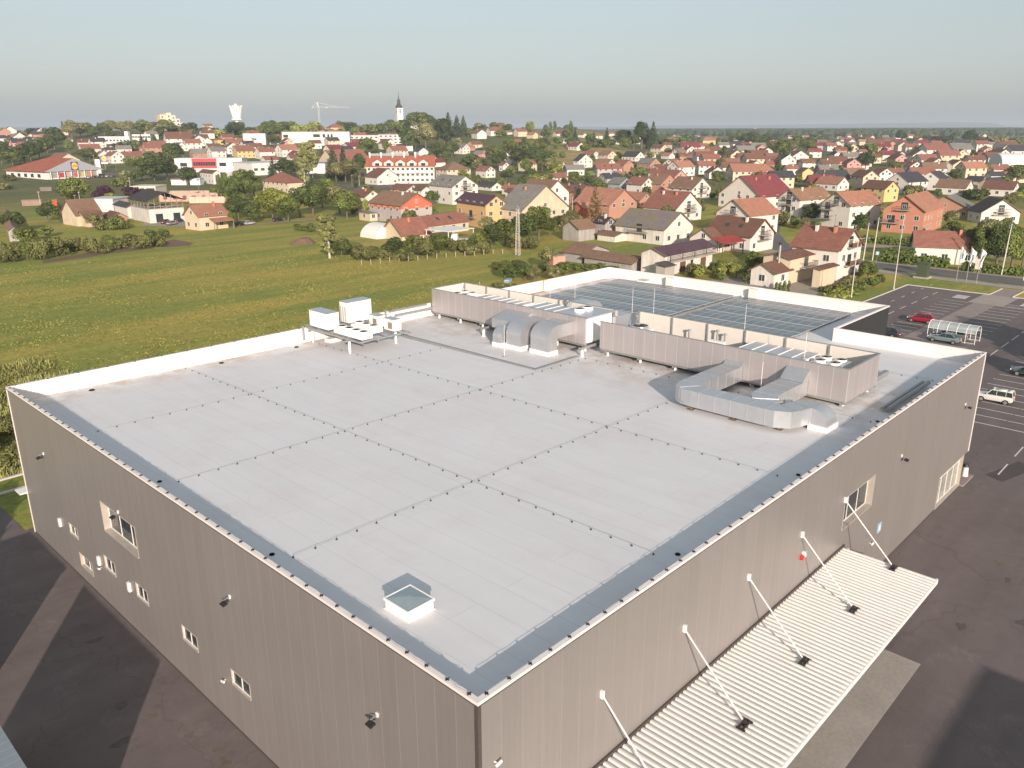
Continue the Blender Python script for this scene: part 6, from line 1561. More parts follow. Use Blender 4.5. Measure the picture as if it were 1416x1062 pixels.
o, L, h = block(237, 258, 256, 249, 6, 'small white hut with brown roof left behind the poplars', roofcol=(.25, .16, .1)); o, L, h = block(263, 277, 256, 248, 6, 'small white and pale blue hut left of the white gabled house', col=(.55, .62, .66))
o, L, h = block(562, 571, 209, 203, 6, 'small white cube hut on the slope below the church')
# hilltop apartment block
p = gp(236, 180)
o = empty('apartment_building', (p.x, p.y, p.z-6), .3, 'pale yellow and white stepped apartment block on the hilltop left', 'building')
for (x0, x1, z, c, nm) in ((-13, -5, 25, (.66, .55, .40), 'block'), (-5, 1, 27, (.66, .58, .46), 'block'), (1, 6, 24, (.66, .60, .52), 'block'), (6, 11, 20, (.6, .58, .56), 'block'), (11, 16, 15, (.62, .60, .58), 'block')):
    q = MB().box(x0, x1, -6-(x0 % 2), 8, 0, z).obj(nm, M['wall'], o); q.color = (*c, 1)
    MB().box(x0-.2, x1+.01, -6.4-(x0 % 2), 8.2, z, z+.5).obj('roof', M['concrete'], o)
for (x, z) in ((-11, 21), (-8, 17), (-3, 22), (-3, 18), (2.5, 20), (2.5, 16), (7.5, 16.5), (7.5, 12.5), (12.5, 12), (12.5, 9)): MB().box(x, x+1.8, -7.3, -7.02, z, z+1.6).obj('window', M['glass'], o)
o.rotation_euler = (0, 0, YAW-PI/2+.3+R_(20))
# red and white school
o, L, h = block(243, 336, 238, 221, 16, 'white flat-roofed school with a red central front', wins=None, roofcol=(.6, .6, .6))
M['redfront'] = simple('red_cladding', (0.50, 0.055, 0.07), 0.5)
MB().box(L*.26, L*.62, -1.2, -.01, h*.35, h+.3).obj('red_front', M['redfront'], o)
for i in range(9): MB().box(L*(.28+.037*i), L*(.30+.037*i+.012), -1.26, -1.205, h*.5, h*.78).obj('window', M['glass'], o)
for a, b in ((.08, .18), (.66, .76), (.86, .97)): MB().box(L*a, L*b, -.06, -.01, h*.45, h*.72).obj('window', M['glass'], o)
# unfinished brick shell
p0 = gp(220, 279); 
o = empty('unfinished_building', p0, R_(-42), 'roofless unfinished brick building with concrete ring beams', 'building')
q = MB()
for (x0, x1, y0, y1) in ((0, 26, 0, .3), (0, 26, 14, 14.3), (0, .3, .3, 14), (26, 26.3, 0, 14.3), (13, 13.3, .3, 14)): q.box(x0, x1, y0, y1, 0, 3.2)
q = q.obj('wall', M['wall_old'], o); q.color = (.58, .34, .26, 1)
q = MB()
for (x0, x1, y0, y1) in ((-.1, 26.4, -.1, .4), (-.1, 26.4, 13.9, 14.4), (-.1, .4, .4, 13.9), (26, 26.4, .4, 13.9)): q.box(x0, x1, y0, y1, 3.2, 3.6)
q.obj('ring_beam', M['concrete'], o)
for k in range(6): MB().box(2+4*k, 3.6+4*k, -.05, -.01, .9, 2.5).obj('opening', M['trim_dark'], o)
o = empty('unfinished_building', gp(262, 281), R_(-42), 'low brick and timber building shell right of the roofless one', 'building')
q = MB().box(0, 18, 0, .3, 0, 2.6).box(0, .3, .3, 8, 0, 2.6).box(18, 18.3, 0, 8, 0, 2.6).obj('wall', M['wall_old'], o); q.color = (.6, .46, .38, 1)
for k in range(7): MB().box(1+2.4*k, 1.2+2.4*k, 1, 1.2, 0, 3.8).obj('timber_post', M['wood_grey'], o)
# open-loft warehouse
Np = gp(208, 309); th = R_(-5)
o = empty('open_loft_warehouse', Np, th, 'white warehouse whose dark roof rests on open timber frames', 'warehouse')
a = solve_len(Np, th, 256, 4, 40); b = solve_len(Np, th+PI/2, 183, 4, 40)
q = MB().box(0, a, 0, b, 0, 4.4).obj('wall', M['wall_old'], o); q.color = (.64, .60, .55, 1)
MB().box(-.1, a+.1, -.1, b+.1, 4.4, 4.6).obj('floor_slab', M['concrete'], o)
rs = a*.24
rr = MB()
for sg in (0, 1):
    e0 = -.7 if sg == 0 else a+.7
    rr.prism([(e0, 6.9), (a/2, 6.9+rs), (a/2, 7.1+rs), (e0, 7.1)], 'y', -.8, b+.8)
rr = rr.obj('roof', M['tile'], o); rr.color = (.055, .045, .045, 1)
for k in range(7):
    x = .1+(a-.3)*k/6; zt = 6.9+rs*(1-abs(x-a/2)/(a/2))-.1
    MB().box(x, x+.2, .0, .2, 4.6, zt).obj('timber_post', M['wood_grey'], o)
for k in range(6): MB().box(0, .2, 1+(b-2)*k/5, 1.2+(b-2)*k/5, 4.6, 7.0).obj('timber_post', M['wood_grey'], o)
MB().box(.2, a-.2, .05, .15, 5.2, 5.4).beam((.2, .1, 6.9), (a/2, .1, 4.7), .15, .15).beam((a-.2, .1, 6.9), (a/2, .1, 4.7), .15, .15).obj('brace', M['wood_grey'], o)
for x in (a*.18, a*.68): MB().box(x, x+a*.2, -.06, -.01, .1, 2.9).obj('gate', M['glass'], o)
# porch of the cream farmhouse
o = empty('porch', gp(297, 319), R_(5), 'small lean-to porch with orange roof on the cream house', 'porch')
q = MB().prism([(-.2, 2.5), (2.6, 3.4), (2.6, 3.55), (-.2, 2.65)], 'x', 0, 7).obj('roof', M['tile'], o); q.color = (*RC['o'], 1)
for x in (.1, 6.7): MB().box(x, x+.2, 0, .2, 0, 2.5).obj('post', M['wood_grey'], o)
# long apartment block with dormers
Np = gp(508, 254); th = R_(-43)
Lp = solve_len(Np, th, 601, 20, 200)
o = empty('apartment_block', Np, th, 'long white apartment block with red roof, white dormers and solar panels', 'building')
q = MB().box(0, Lp, 0, 16, -1, 9.6).obj('wall', M['wall'], o); q.color = (*WC['w'], 1)
q = MB().prism([(-.8, 9.2), (8, 14.6), (8, 14.9), (-.8, 9.5)], 'x', -.6, Lp+.6).prism([(16.8, 9.2), (8, 14.6), (8, 14.9), (16.8, 9.5)], 'x', -.6, Lp+.6).obj('roof', M['tile'], o); q.color = (.33, .11, .07, 1)
ro = q
MB().prism([(8, 14.95), (8, 16.2), (8.2, 16.2), (10.5, 14.95)], 'x', 1, Lp*.62).obj('solar_panels', M['dome'], ro)
for k in range(5):
    x = Lp*(.16+.17*k)
    q = MB().prism([(x-2.6, 9.0), (x+2.6, 9.0), (x+2.6, 11.2), (x, 12.8), (x-2.6, 11.2)], 'y', -.3, 5).obj('dormer', M['wall'], ro); q.color = (*WC['w'], 1)
    MB().box(x-1.2, x+1.2, -.36, -.31, 9.6, 11.2).obj('window', M['glass'], q)
    MB().box(x-5, x-4.3, 6.5, 7.2, 13.5, 16.8).obj('chimney', M['white'], ro)
    MB().box(x-2.4, x+2.4, -1.6, -.01, 5.6, 5.8).box(x-2.4, x+2.4, -1.6, -1.5, 5.8, 6.7).obj('balcony', M['white'], o)
for k in range(14):
    for s in range(3):
        f, p = win_mesh(1.4, 1.4); q = place('window', f, o, (Lp*(k+.5)/14, -.002, 1.2+s*3.0), PI/2); place('pane', p, q)
# supermarket
Np = gp(64, 251); th = R_(-27)
Np = gp(65, 248.5); th = R_(13); wR = solve_len(Np, th, 143, 10, 120); wL = solve_len(Np, th+PI/2, 10, 10, 160)
o = empty('supermarket', Np, th, 'low white supermarket with red tiled roof and grey gable front', 'supermarket')
q = MB().box(0, wR*.92, 0, wL, -.5, 4.6).obj('wall', M['wall'], o); q.color = (.68, .67, .65, 1)
X0, X1, Y0, Y1 = -2.0, wR*1.02, -1.2, wL+1.2; hz = 11.8; xm = (X0+X1)/2
rr = MB().add([(X0, Y0, 4.5), (X1, Y0, 4.5), (X1, Y1, 4.5), (X0, Y1, 4.5), (xm, Y0, hz), (xm, Y1-wR*.5, hz)], [(0, 4, 5, 3), (1, 2, 5, 4), (2, 3, 5), (0, 1, 4), (3, 2, 1, 0)]).obj('roof', M['tile'], o); rr.color = (.32, .10, .06, 1)
M['gablegrey'] = simple('grey_gable_panels', (0.34, 0.36, 0.40), 0.6)
gbl = MB().prism([(X0+.2, 4.4), (X1-.2, 4.4), (xm, hz-.05)], 'y', Y0-.25, Y0-.02).obj('gable_front', M['gablegrey'], o)
M['logo_blue'] = simple('logo_blue', (0.02, 0.07, 0.35), 0.5); M['logo_yellow'] = simple('logo_yellow', (0.85, 0.62, 0.02), 0.5)
def logo(par, x, y, z, s, rz=0):
    lb = MB().box(-s, s, -.05, 0, -s, s).tube((0, -.06, 0), (0, -.10, 0), s*.95, 24, mi=1).tube((0, -.10, 0), (0, -.12, 0), s*.82, 24, mi=2).obj('logo', [M['logo_blue'], M['red'], M['logo_yellow']], par, (x, y, z), rz)
    tx = bpy.data.curves.new('lettering', 'FONT'); tx.body = 'LIDL'; tx.size = s*.85; tx.align_x = 'CENTER'; tx.align_y = 'CENTER'; tx.extrude = .02; tx.offset = s*.012
    to = bpy.data.objects.new('lettering', tx); COL.objects.link(to); bpy.context.view_layer.update()
    me = bpy.data.meshes.new_from_object(to.evaluated_get(bpy.context.evaluated_depsgraph_get())); bpy.data.objects.remove(to)
    me.materials.clear(); me.materials.append(M['logo_blue'])
    l = place('lettering', me, lb, (0, -.15, 0)); l.rotation_euler = (PI/2, 0, 0)
logo(gbl, xm, Y0-.26, 7.2, 2.4)
MB().box(X0+4, X1-5, -.06, -.01, .8, 3.6).obj('shop_window', M['glass_light'], o)
post = [(.45, .05, .08), (.55, .35, .3), (.5, .1, .12), (.6, .42, .1), (.5, .2, .1)]
for k in range(5):
    q = MB().box(X0+10+k*4.6, X0+13.4+k*4.6, -.12, -.07, 1.0, 3.5).obj('poster', M['objpaint'], o); q.color = (*post[k % 5], 1)
for k in range(8): MB().box(X0+4+k*(X1-X0-9)/7, X0+4.4+k*(X1-X0-9)/7, -1.1, -.8, 0, 4.5).obj('column', M['white'], o)
for k in range(5): MB().box(-.06, -.01, 6+k*wL/6, 9+k*wL/6, 1.0, 3.0).obj('window', M['glass'], o)
o = empty('sign_tower', gp(137, 240), 0, 'white slab-shaped pylon at the right end of the supermarket', 'pylon')
MB().box(-1.3, 1.3, -.8, .8, 0, 9).obj('pylon', M['white'], o)
o = empty('sign_pole', gp(146, 234), YAW-PI/2+R_(24), 'supermarket sign with round yellow logo on a tall pole', 'sign')
MB().tube((0, .4, 0), (0, .4, 8), .2, 8).obj('pole', M['galv_dull'], o)
bb = MB().box(-2.2, 2.2, 0, .6, 3.5, 9).obj('sign_box', M['gablegrey'], o); logo(bb, 0, -.01, 7.0, 2.0); MB().box(-1.9, 1.9, -.05, -.01, 3.7, 4.6).obj('panel', M['white'], bb)
# barrel-roofed hall
Np = gp(1384, 237); th = R_(-50)
o = empty('hall', Np, th, 'white hall with curved barrel roof at the right edge', 'hall')
W2 = 17.0; pts = [(W2/2*(1-math.cos(PI*k/14)), 4+6.5*math.sin(PI*k/14)) for k in range(15)]
q = MB().prism([(0, 0)]+pts+[(W2, 0)], 'x', 0, 26).obj('shell', M['wall'], o); q.color = (.60, .62, .63, 1)
q = MB().prism([(W2/2*(1-1.03*math.cos(PI*k/14)), 4.05+6.65*math.sin(PI*k/14)) for k in range(15)], 'x', .4, 26.3).obj('barrel_roof', M['objpaint'], o); q.color = (.62, .62, .60, 1)
for k in range(3): MB().box(3+8*k, 7+8*k, -.06, -.01, 1.2, 3).obj('window', M['glass'], o)
# church
p = gp(553, 181); o = empty('church', (p.x, p.y, p.z-2), YAW-PI/2+R_(8)+.35, 'white church tower with dark onion spire on the hilltop', 'church')
s = 3.9
q = MB().box(-s, s, -s, s, 0, 30).obj('tower', M['wall'], o); q.color = (.72, .70, .66, 1)
MB().box(-s-.3, s+.3, -s-.3, s+.3, 29.4, 30.2).box(-s-.2, s+.2, -s-.2, s+.2, 22.5, 22.9).obj('cornice', M['white'], o)
M['copper'] = simple('dark_spire_sheet', (0.06, 0.065, 0.06), 0.5, 0.2)
sp = MB(); prf = [(4.4, 30.2), (4.7, 31.5), (4.0, 33.2), (2.6, 34.5), (2.0, 35.3), (2.3, 36.2), (2.2, 39), (1.4, 40.6), (.9, 41.4), (.7, 43), (.3, 46), (.08, 49)]
for (r0_, z0_), (r1_, z1_) in zip(prf, prf[1:]): sp.tube((0, 0, z0_), (0, 0, z1_), r0_, 8, r1=r1_, cap=False)
sp.box(-.08, .08, -.08, .08, 49, 51).box(-.7, .7, -.08, .08, 50, 50.2); sp.obj('spire', M['copper'], o)
for sx, rz in ((-s-.02, 0), (s+.02, PI)):
    MB().box(-.05, 0, -.8, .8, 24, 27).obj('belfry_window', M['glass'], o, (sx, 0, 0), rz)
MB().box(-.8, .8, -s-.06, -s-.01, 24, 27).obj('belfry_window', M['glass'], o); MB().tube((0, -s-.01, 28.3), (0, -s-.1, 28.3), .9, 16).obj('clock', M['trim_dark'], o)
MB().box(-.5, .5, -s-.06, -s-.01, 14, 16).obj('slit_window', M['glass'], o)
q = MB().prism([(-6, 0), (6, 0), (6, 10), (0, 15.5), (-6, 10)], 'x', s, 26).obj('nave', M['wall'], o); q.color = (.72, .70, .66, 1)
q = MB().prism([(-6.6, 9.6), (0, 15.6), (0, 16), (-6.6, 10)], 'x', s+.01, 26.5).prism([(6.6, 9.6), (0, 15.6), (0, 16), (6.6, 10)], 'x', s+.01, 26.5).obj('roof', M['tile'], o); q.color = (.28, .1, .07, 1)
# water tower
p = gp(329, 180); o = empty('water_tower', p, 0, 'white water tower with flared ribbed tank on the hilltop', 'water tower')
k = proj(p)[2]/F_PX; U = k
def ring(z, r): return (r*U, z*U)
prf = [(3.2, 5), (3.2, 17.5), (5.6, 18), (5.6, 19.5), (4.2, 20.5), (5.2, 24), (6.6, 30), (7.8, 34), (7.0, 34.5), (3.0, 36), (0.3, 39)]
wt = MB(); prev = None
for (r_, z_) in prf:
    if prev: wt.tube((0, 0, prev[1]*U-4*U), (0, 0, z_*U-4*U), prev[0]*U, 20, r1=r_*U, cap=False)
    prev = (r_, z_)
wt.obj('tank', M['white'], o)
for i in range(12):
    a = 2*PI*i/12; c_, s_ = math.cos(a), math.sin(a)
    MB().beam((4.6*U*c_, 4.6*U*s_, 16*U), (8.3*U*c_, 8.3*U*s_, 32.5*U), .6*U, .6*U).obj('rib', M['white'], o)
MB().tube((0, 0, 13.5*U), (0, 0, 15*U), 7.2*U, 20).obj('gallery', M['white'], o)
# tower crane
p = gp(443, 186); o = empty('tower_crane', p, YAW-PI/2+R_(18), 'pale tower crane with long thin jib beside the cream apartments', 'crane')
U = proj(p)[2]/F_PX; mb = MB()
for k in range(14):
    z0, z1 = 36*U*k/14, 36*U*(k+1)/14; w2 = .8
    for sx in (-w2, w2):
        for sy in (-w2, w2): mb.beam((sx, sy, z0), (sx, sy, z1), .14, .14)
    mb.beam((-w2, -w2, z0), (w2, -w2, z1), .15, .15); mb.beam((w2, w2, z0), (-w2, w2, z1), .15, .15)
mb.obj('mast', M['galv_dull'], o)
MB().beam((-9*U, 0, 36*U), (42*U, 0, 36*U), .35, .35).obj('jib', M['galv_dull'], o)
MB().beam((0, 0, 36*U), (-1.5*U, 0, 42*U), .5, .5).beam((-1.5*U, 0, 42*U), (24*U, 0, 36.4*U), .12, .12).beam((-1.5*U, 0, 42*U), (-9*U, 0, 36.4*U), .12, .12).obj('tower_head', M['white'], o)
MB().box(-9*U, -7*U, -.8, .8, 34.2*U, 35.8*U).obj('counterweight', M['concrete'], o)
MB().box(10*U, 11.5*U, -.6, .6, 35*U, 35.6*U).obj('trolley', M['white'], o)
# small orange tower at the right horizon
p = gp(1044, 186); o = empty('lookout_tower', p, .3, 'small sunlit orange tower at the edge of the plain', 'tower'); U = proj(p)[2]/F_PX
q = MB().box(-1.6*U, 1.6*U, -1.6*U, 1.6*U, 0, 9*U).obj('wall', M['wall'], o); q.color = (.62, .42, .25, 1); MB().box(-1.9*U, 1.9*U, -1.9*U, 1.9*U, 9*U, 9.6*U).obj('roof', M['tile'], o).color = (.3, .12, .08, 1)

# --- garden details near the parapet
o = empty('tent_shed', gp(520, 331), R_(-3), 'white curved fabric shed beside the terracotta barn', 'shed')
q = MB(); pts = [(5-5*math.cos(PI*k/10), 3.8*math.sin(PI*k/10)) for k in range(11)]; q.prism(pts, 'y', 0, 8); q.obj('fabric_roof', M['tent'], o)
MB().box(10.2, 15.5, -.1, .1, 0, 2.4).obj('fence_screen', M['trim_dark'], o)
o = empty('garden_canopy', gp(627, 333), R_(4), 'flat white canopy over a terrace beside the orange house', 'canopy')
MB().box(-4, 6.5, -2, 7, 2.9, 3.05).obj('roof', M['tent'], o)
for x in (-3.8, 6.2):
    for y in (-1.8, 6.6): MB().box(x, x+.15, y, y+.15, 0, 2.9).obj('post', M['white'], o)
o = empty('awning', gp(1014, 354), R_(-3), 'red lean-to awning on the red-brown roofed house', 'awning')
q = MB().prism([(-.4, 3.2), (3.4, 4.3), (3.4, 4.45), (-.4, 3.35)], 'x', -5, 4.6).obj('roof', M['tile'], o); q.color = (.30, .05, .045, 1)
for x in (-4.8, -1, 4.2): MB().box(x, x+.18, 0, .18, 0, 3.2).obj('post', M['shutter'], o)
# long balcony on the dark-roofed outbuilding
Np = gp(919, 382); o = empty('veranda', (Np.x, Np.y, 0), 0, 'long white balcony with dark rails along the outbuilding behind the parapet', 'balcony')
Lb = solve_len(Np, 0, 984, 3, 40)
MB().box(0, Lb, -1.3, -.01, 2.9, 3.1).obj('floor', M['concrete'], o)
for z in (3.5, 3.8, 4.1): MB().box(0, Lb, -1.3, -1.24, z, z+.07).obj('rail', M['trim_dark'], o)
for k in range(5): MB().box(Lb*k/4-.05, Lb*k/4+.08, -1.23, -1.1, 3.1, 5.6).obj('post', M['trim_dark'], o)
for k, w3 in enumerate((.12, .30, .52, .74)): MB().box(Lb*w3, Lb*w3+(1.0 if k % 2 == 0 else 2.2), -.05, -.012, .1 if k % 2 else .9, 2.3).obj('door', M['shutter'] if k % 2 else M['glass'], o)
o = MB().box(-3.5, 0, -2.2, 0, 0, 2.6).prism([(-2.5, 2.6), (.2, 3.2), (.2, 3.3), (-2.5, 2.7)], 'x', -3.8, .3, 1).obj('lean_to', [M['concrete'], M['trim_dark']], None, (Np.x-.3, Np.y-.3, 0)); lab(o, 'small grey lean-to shed at the corner of the outbuilding with the balcony', 'shed')
# small brick hut among the bushes, red hut, wooden hut
for (px, py, w_, d_, h_, c, l) in ((769, 372, 3.0, 2.6, 3.0, (.55, .32, .25), 'tiny brick hut among the bushes before the sheds'), (77, 288, 1.6, 1.6, 3.2, (.5, .10, .05), 'tiny red hut on the allotment left of the barn'), (45, 284, 7, 4, 2.2, (.30, .22, .17), 'low brown wooden hut on the allotment'),
                               (66, 287, 3.5, 1.8, 1.3, (.55, .42, .06), 'small yellow container on the allotment'), (64, 264, 5, 3, 1.8, (.2, .17, .15), 'small dark hut at the edge of the pale meadow')):
    o = empty('hut', gp(px, py), R_(-20), l, 'hut'); q = MB().box(-w_/2, w_/2, -d_/2, d_/2, 0, h_).obj('wall', M['wall_old'], o); q.color = (*c, 1); MB().box(-w_/2-.2, w_/2+.2, -d_/2-.2, d_/2+.2, h_, h_+.15).obj('roof', M['wood_grey'], o)
# smokestack, stove pipe
o = empty('stove_pipe', gp(1074, 392), 0, 'tall shiny stove pipe rising left of the yellow house', 'stove pipe'); MB().tube((0, 0, 0), (0, 0, 7.5), .22, 10).obj('pipe', M['galv'], o); MB().tube((0, 0, 7.6), (0, 0, 8.1), .32, 10).obj('cap', M['dark_metal'], o)
# fence posts along the gardens
fp = MB().box(-.08, .08, -.08, .08, 0, 1.15).mesh('post', M['concrete'])
for i, px in enumerate(range(500, 700, 13)):
    o = place('fence_post', fp, None, gp(px, 366-(px-500)*.08+rnd.uniform(-1, 1)), rnd.random()); tag(o, 'short concrete fence post along the garden edge of the field', 'fence post', 'concrete fence posts at the field edge')
# earth mound
q = MB(); n = 14
for k in range(n):
    a0, a1 = 2*PI*k/n, 2*PI*(k+1)/n; r_a = 3.6+.6*math.sin(3*a0); r_b = 3.6+.6*math.sin(3*a1)
    q.add([(r_a*math.cos(a0), r_a*math.sin(a0)*.8, 0), (r_b*math.cos(a1), r_b*math.sin(a1)*.8, 0), (1.6*math.cos(a1), 1.2*math.sin(a1), 1.5), (1.6*math.cos(a0), 1.2*math.sin(a0), 1.5)], [(0, 1, 2, 3)], 0, True)
q.add([(1.6*math.cos(2*PI*k/n), 1.2*math.sin(2*PI*k/n), 1.5) for k in range(n)]+[(0, 0, 1.8)], [(k, (k+1) % n, n) for k in range(n)], 0, True)
o = q.obj('earth_mound', M['soil'], None, gp(421, 337)); lab(o, 'brown earth mound on the green field', 'mound')
sheet('bare_earth', [tuple(gp(x, y)[:2]) for x, y in ((215, 336), (240, 331), (268, 336), (262, 340), (228, 342), (212, 341))], .01, M['soil'], 'bare earth at the end of the hedge')
sheet('bare_earth', [tuple(gp(x, y)[:2]) for x, y in ((120, 350), (165, 344), (210, 341), (214, 343), (160, 350), (100, 359), (60, 364), (58, 361))], .008, M['soil'], 'bare earth under the hedge')
# ================================================================== trees and bushes
def crown_mesh(name, seed, kind, nleaf, leaf):
    """unit crown: radius .5, height 1 (z 0..1), many leaf-clump quads spread through lobes"""
    r = random.Random(seed); lobes = []
    if kind == 'round':
        for i in range(22):
            a = r.uniform(0, 2*PI); u = r.uniform(-.95, 1); q = math.sqrt(1-u*u)
            rad = r.uniform(.12, .22); d = r.uniform(.55, .98)
            z = .5+u*.33*d; bulge = 1.0 if z < .6 else 1-.6*(z-.6)
            lobes.append((Vector((math.cos(a)*q*.33*d*bulge, math.sin(a)*q*.33*d*bulge, z)), rad, r.uniform(.6, 1.45)))
    elif kind == 'airy':
        for i in range(34):
            a = r.uniform(0, 2*PI); z = r.uniform(.08, .95); q = .34*math.sin(PI*(.12+.85*(1-z)))**.8*r.uniform(.5, 1)
            lobes.append((Vector((math.cos(a)*q, math.sin(a)*q, z)), r.uniform(.10, .17), r.uniform(.75, 1.3)))
    elif kind == 'cone':
        for i in range(30):
            z = (i+.5)/30; q = .42*(1-z)**.85; a = i*2.4
            lobes.append((Vector((math.cos(a)*q*.6, math.sin(a)*q*.6, z*.95)), .03+q*.42, r.uniform(.75, 1.25)))
    elif kind == 'column':
        for i in range(22):
            z = (i+.5)/22; q = .40*math.sin(PI*(.15+.82*z))**.6; a = r.uniform(0, 2*PI)
            lobes.append((Vector((math.cos(a)*q*.55, math.sin(a)*q*.55, .04+z*.9)), .10+q*.32, r.uniform(.75, 1.25)))
    elif kind == 'bush':
        for i in range(20):
            a = r.uniform(0, 2*PI); q = .38*math.sqrt(r.random()); z = .2+.5*r.random()*(1-q*1.4)
            lobes.append((Vector((math.cos(a)*q, math.sin(a)*q, z)), r.uniform(.10, .21), r.uniform(.7, 1.3)))
    vs, fs, tone = [], [], []
    wts = [l[1]**2 for l in lobes]
    sqz = {'column': 2.2, 'cone': 1.0}.get(kind, 1.0)
    for k in range(nleaf):
        c, rad, t = r.choices(lobes, wts)[0]
        n = Vector((r.gauss(0, 1), r.gauss(0, 1), r.gauss(.15, 1))).normalized()
        d = rad*(1-.35*r.random()**2)*(1 if r.random() < .9 else 1.25)
        zs = .45 if kind in ('column', 'airy') else (.55 if kind == 'cone' else .9)
        p = c+Vector((n.x*d, n.y*d, n.z*d*zs))
        nn = (n+Vector((r.gauss(0, .38), r.gauss(0, .38), r.gauss(0, .38)))).normalized()
        a = nn.orthogonal().normalized(); a = Matrix.Rotation(r.uniform(0, 2*PI), 3, nn) @ a; b = nn.cross(a)
        s = leaf*r.uniform(.6, 1.35); i = len(vs)
        vs += [tuple(p-a*s-b*s*.55), tuple(p+a*s*.2-b*s*.8), tuple(p+a*s+b*s*.3), tuple(p-a*s*.3+b*s*.8)]
        fs.append((i, i+1, i+2, i+3)); tone += [t*r.uniform(.7, 1.35)]*4
    me = bpy.data.meshes.new(name); me.from_pydata(vs, [], fs); me.materials.append(M['leaf'])
    at = me.attributes.new('tone', 'FLOAT', 'POINT')
    at.data.foreach_set('value', tone); me.update()
    return me
def trunk_mesh(seed, bark, top=.62):
    r = random.Random(seed); mb = MB(); mb.tube((0, 0, -.02), (.01, .0, .30), .035, 7, r1=.025); mb.tube((.01, 0, .30), (-.01, .01, top), .025, 6, r1=.012)
    for k in range(5):
        a = r.uniform(0, 2*PI); z = r.uniform(.22, .45); mb.tube((0, 0, z), (.25*math.cos(a), .25*math.sin(a), z+.22), .012, 5, r1=.004)
    return mb.mesh('trunk', bark)
CR = {}
for kd, kind, nl, lf, k in (('D', 'round', 3400, .030, 4), ('B', 'airy', 3200, .034, 2), ('C', 'cone', 2600, .024, 3), ('P', 'column', 2200, .030, 2), ('S', 'bush', 2200, .036, 4),
                            ('d', 'round', 900, .055, 4), ('c', 'cone', 700, .045, 2), ('p', 'column', 600, .055, 1), ('s', 'bush', 700, .06, 2), ('W', 'round', 9000, .020, 2)):
    CR[kd] = [crown_mesh('crown', 100+ord(kd)*10+i, kind, nl, lf) for i in range(k)]
TRK = [trunk_mesh(5, M['bark']), trunk_mesh(6, M['bark_white'], .85)]
GREEN = dict(D=(0.072, 0.093, 0.031), M=(0.116, 0.140, 0.039), L=(0.196, 0.213, 0.052), O=(0.181, 0.173, 0.078), C=(0.052, 0.073, 0.036), K=(0.051, 0.069, 0.029), P=(0.109, 0.140, 0.046), B=(0.167, 0.173, 0.065), R=(0.065, 0.029, 0.042), S=(0.123, 0.126, 0.046), Y=(0.246, 0.253, 0.065), T=(0.189, 0.126, 0.065), H=(0.102, 0.133, 0.036))
WORD = dict(D='dark green', M='mid green', L='light green', O='olive green', C='dark conifer', K='dense dark', P='slender columnar', B='airy birch-like', R='purple-leaved', S='olive bushy', Y='yellow-green', T='brownish', H='trimmed green')
TQ = []
def tree(px, py, hp, wp, k, world=None, label=None):
    if world is not None: return tree_build(px, py, hp, wp, k, world, label)
    TQ.append((px, py, hp, wp, k))
MT = dict(v=[], f=[], t=[])
def tree_merge(px, py, hp, wp, k):
    p = gp(px, py); D = proj(p)[2]; h = hp*D/F_PX*1.06; wd = wp*D/F_PX*1.15
    me = CR[{'C': 'c', 'P': 'p', 'S': 's'}.get(k, 'd')][0]; base = len(MT['v']); rz = rnd.uniform(0, 6.28); c, s = math.cos(rz), math.sin(rz)
    g = GREEN[k]; tn = (g[0]+g[1])/(GREEN['M'][0]+GREEN['M'][1])*rnd.uniform(.85, 1.15)
    for v in me.vertices: MT['v'].append((p.x+(v.co.x*c-v.co.y*s)*wd, p.y+(v.co.x*s+v.co.y*c)*wd, p.z+v.co.z*h))
    for q in me.polygons: MT['f'].append([base+i for i in q.vertices])
    MT['t'] += [d.value*tn for d in me.attributes['tone'].data]
def is_bush(hp, wp, k): return k == 'S' or (k not in 'CTPBS' and hp < wp*.75 and hp < 22)
def tree_build(px, py, hp, wp, k, world=None, label=None):
    p = gp(px, py) if world is None else Vector((*world, TZ(*world)))
    D = proj(p)[2]
    h = hp*D/F_PX*1.06; wd = wp*D/F_PX*1.05
    if world is not None: h, wd = hp, wp
    base = rnd.uniform(.9, 1.12); col = Vector(GREEN[k])*base
    far = hp < 17 and world is None
    form = {'C': 'C', 'T': 'C', 'P': 'P', 'B': 'B', 'S': 'S'}.get(k, 'D')
    if form == 'D' and hp < wp*.75 and hp < 22 and world is None: form = 'S'
    if form == 'D' and hp > 44: form = 'W'
    if far: form = {'C': 'c', 'P': 'p', 'B': 'd', 'S': 's', 'D': 'd'}[form]
    me = rnd.choice(CR[form]); rz = rnd.uniform(0, 2*PI)
    if form in 'Ss':
        o = place('bush', me, None, p-Vector((0, 0, h*.08)), rz, (wd*1.15, wd*1.15, h*1.35)); o.color = (*col, 1)
        tag(o, label, 'bush', 'bushes round the field and gardens')
        if not label: queue(o, f'{WORD[k]} bush', px, py)
        return o
    o = empty('pine_tree' if k == 'C' else 'tree', p, rz, label, 'tree', 'trees of the town and gardens'); o.scale = (1, 1, 1)
    lift = {'C': .05, 'T': .05, 'P': .06, 'B': .12}.get(k, .13)
    c = place('crown', me, o, (0, 0, h*lift*.9), 0, (wd*1.12, wd*1.12, h*(1-lift)*1.04)); c.color = (*col, 1)
    place('trunk', TRK[1 if k == 'B' else 0], o, (0, 0, 0), 0, (h*.9, h*.9, h))
    if not label:
        kind = {'C': 'tree', 'P': 'tree', 'B': 'tree'}.get(k, 'round tree'); sz = 'tall ' if h > 17 else ('small ' if h < 6 else '')
        queue(o, f'{sz}{WORD[k]} {kind}', px, py)
    return o

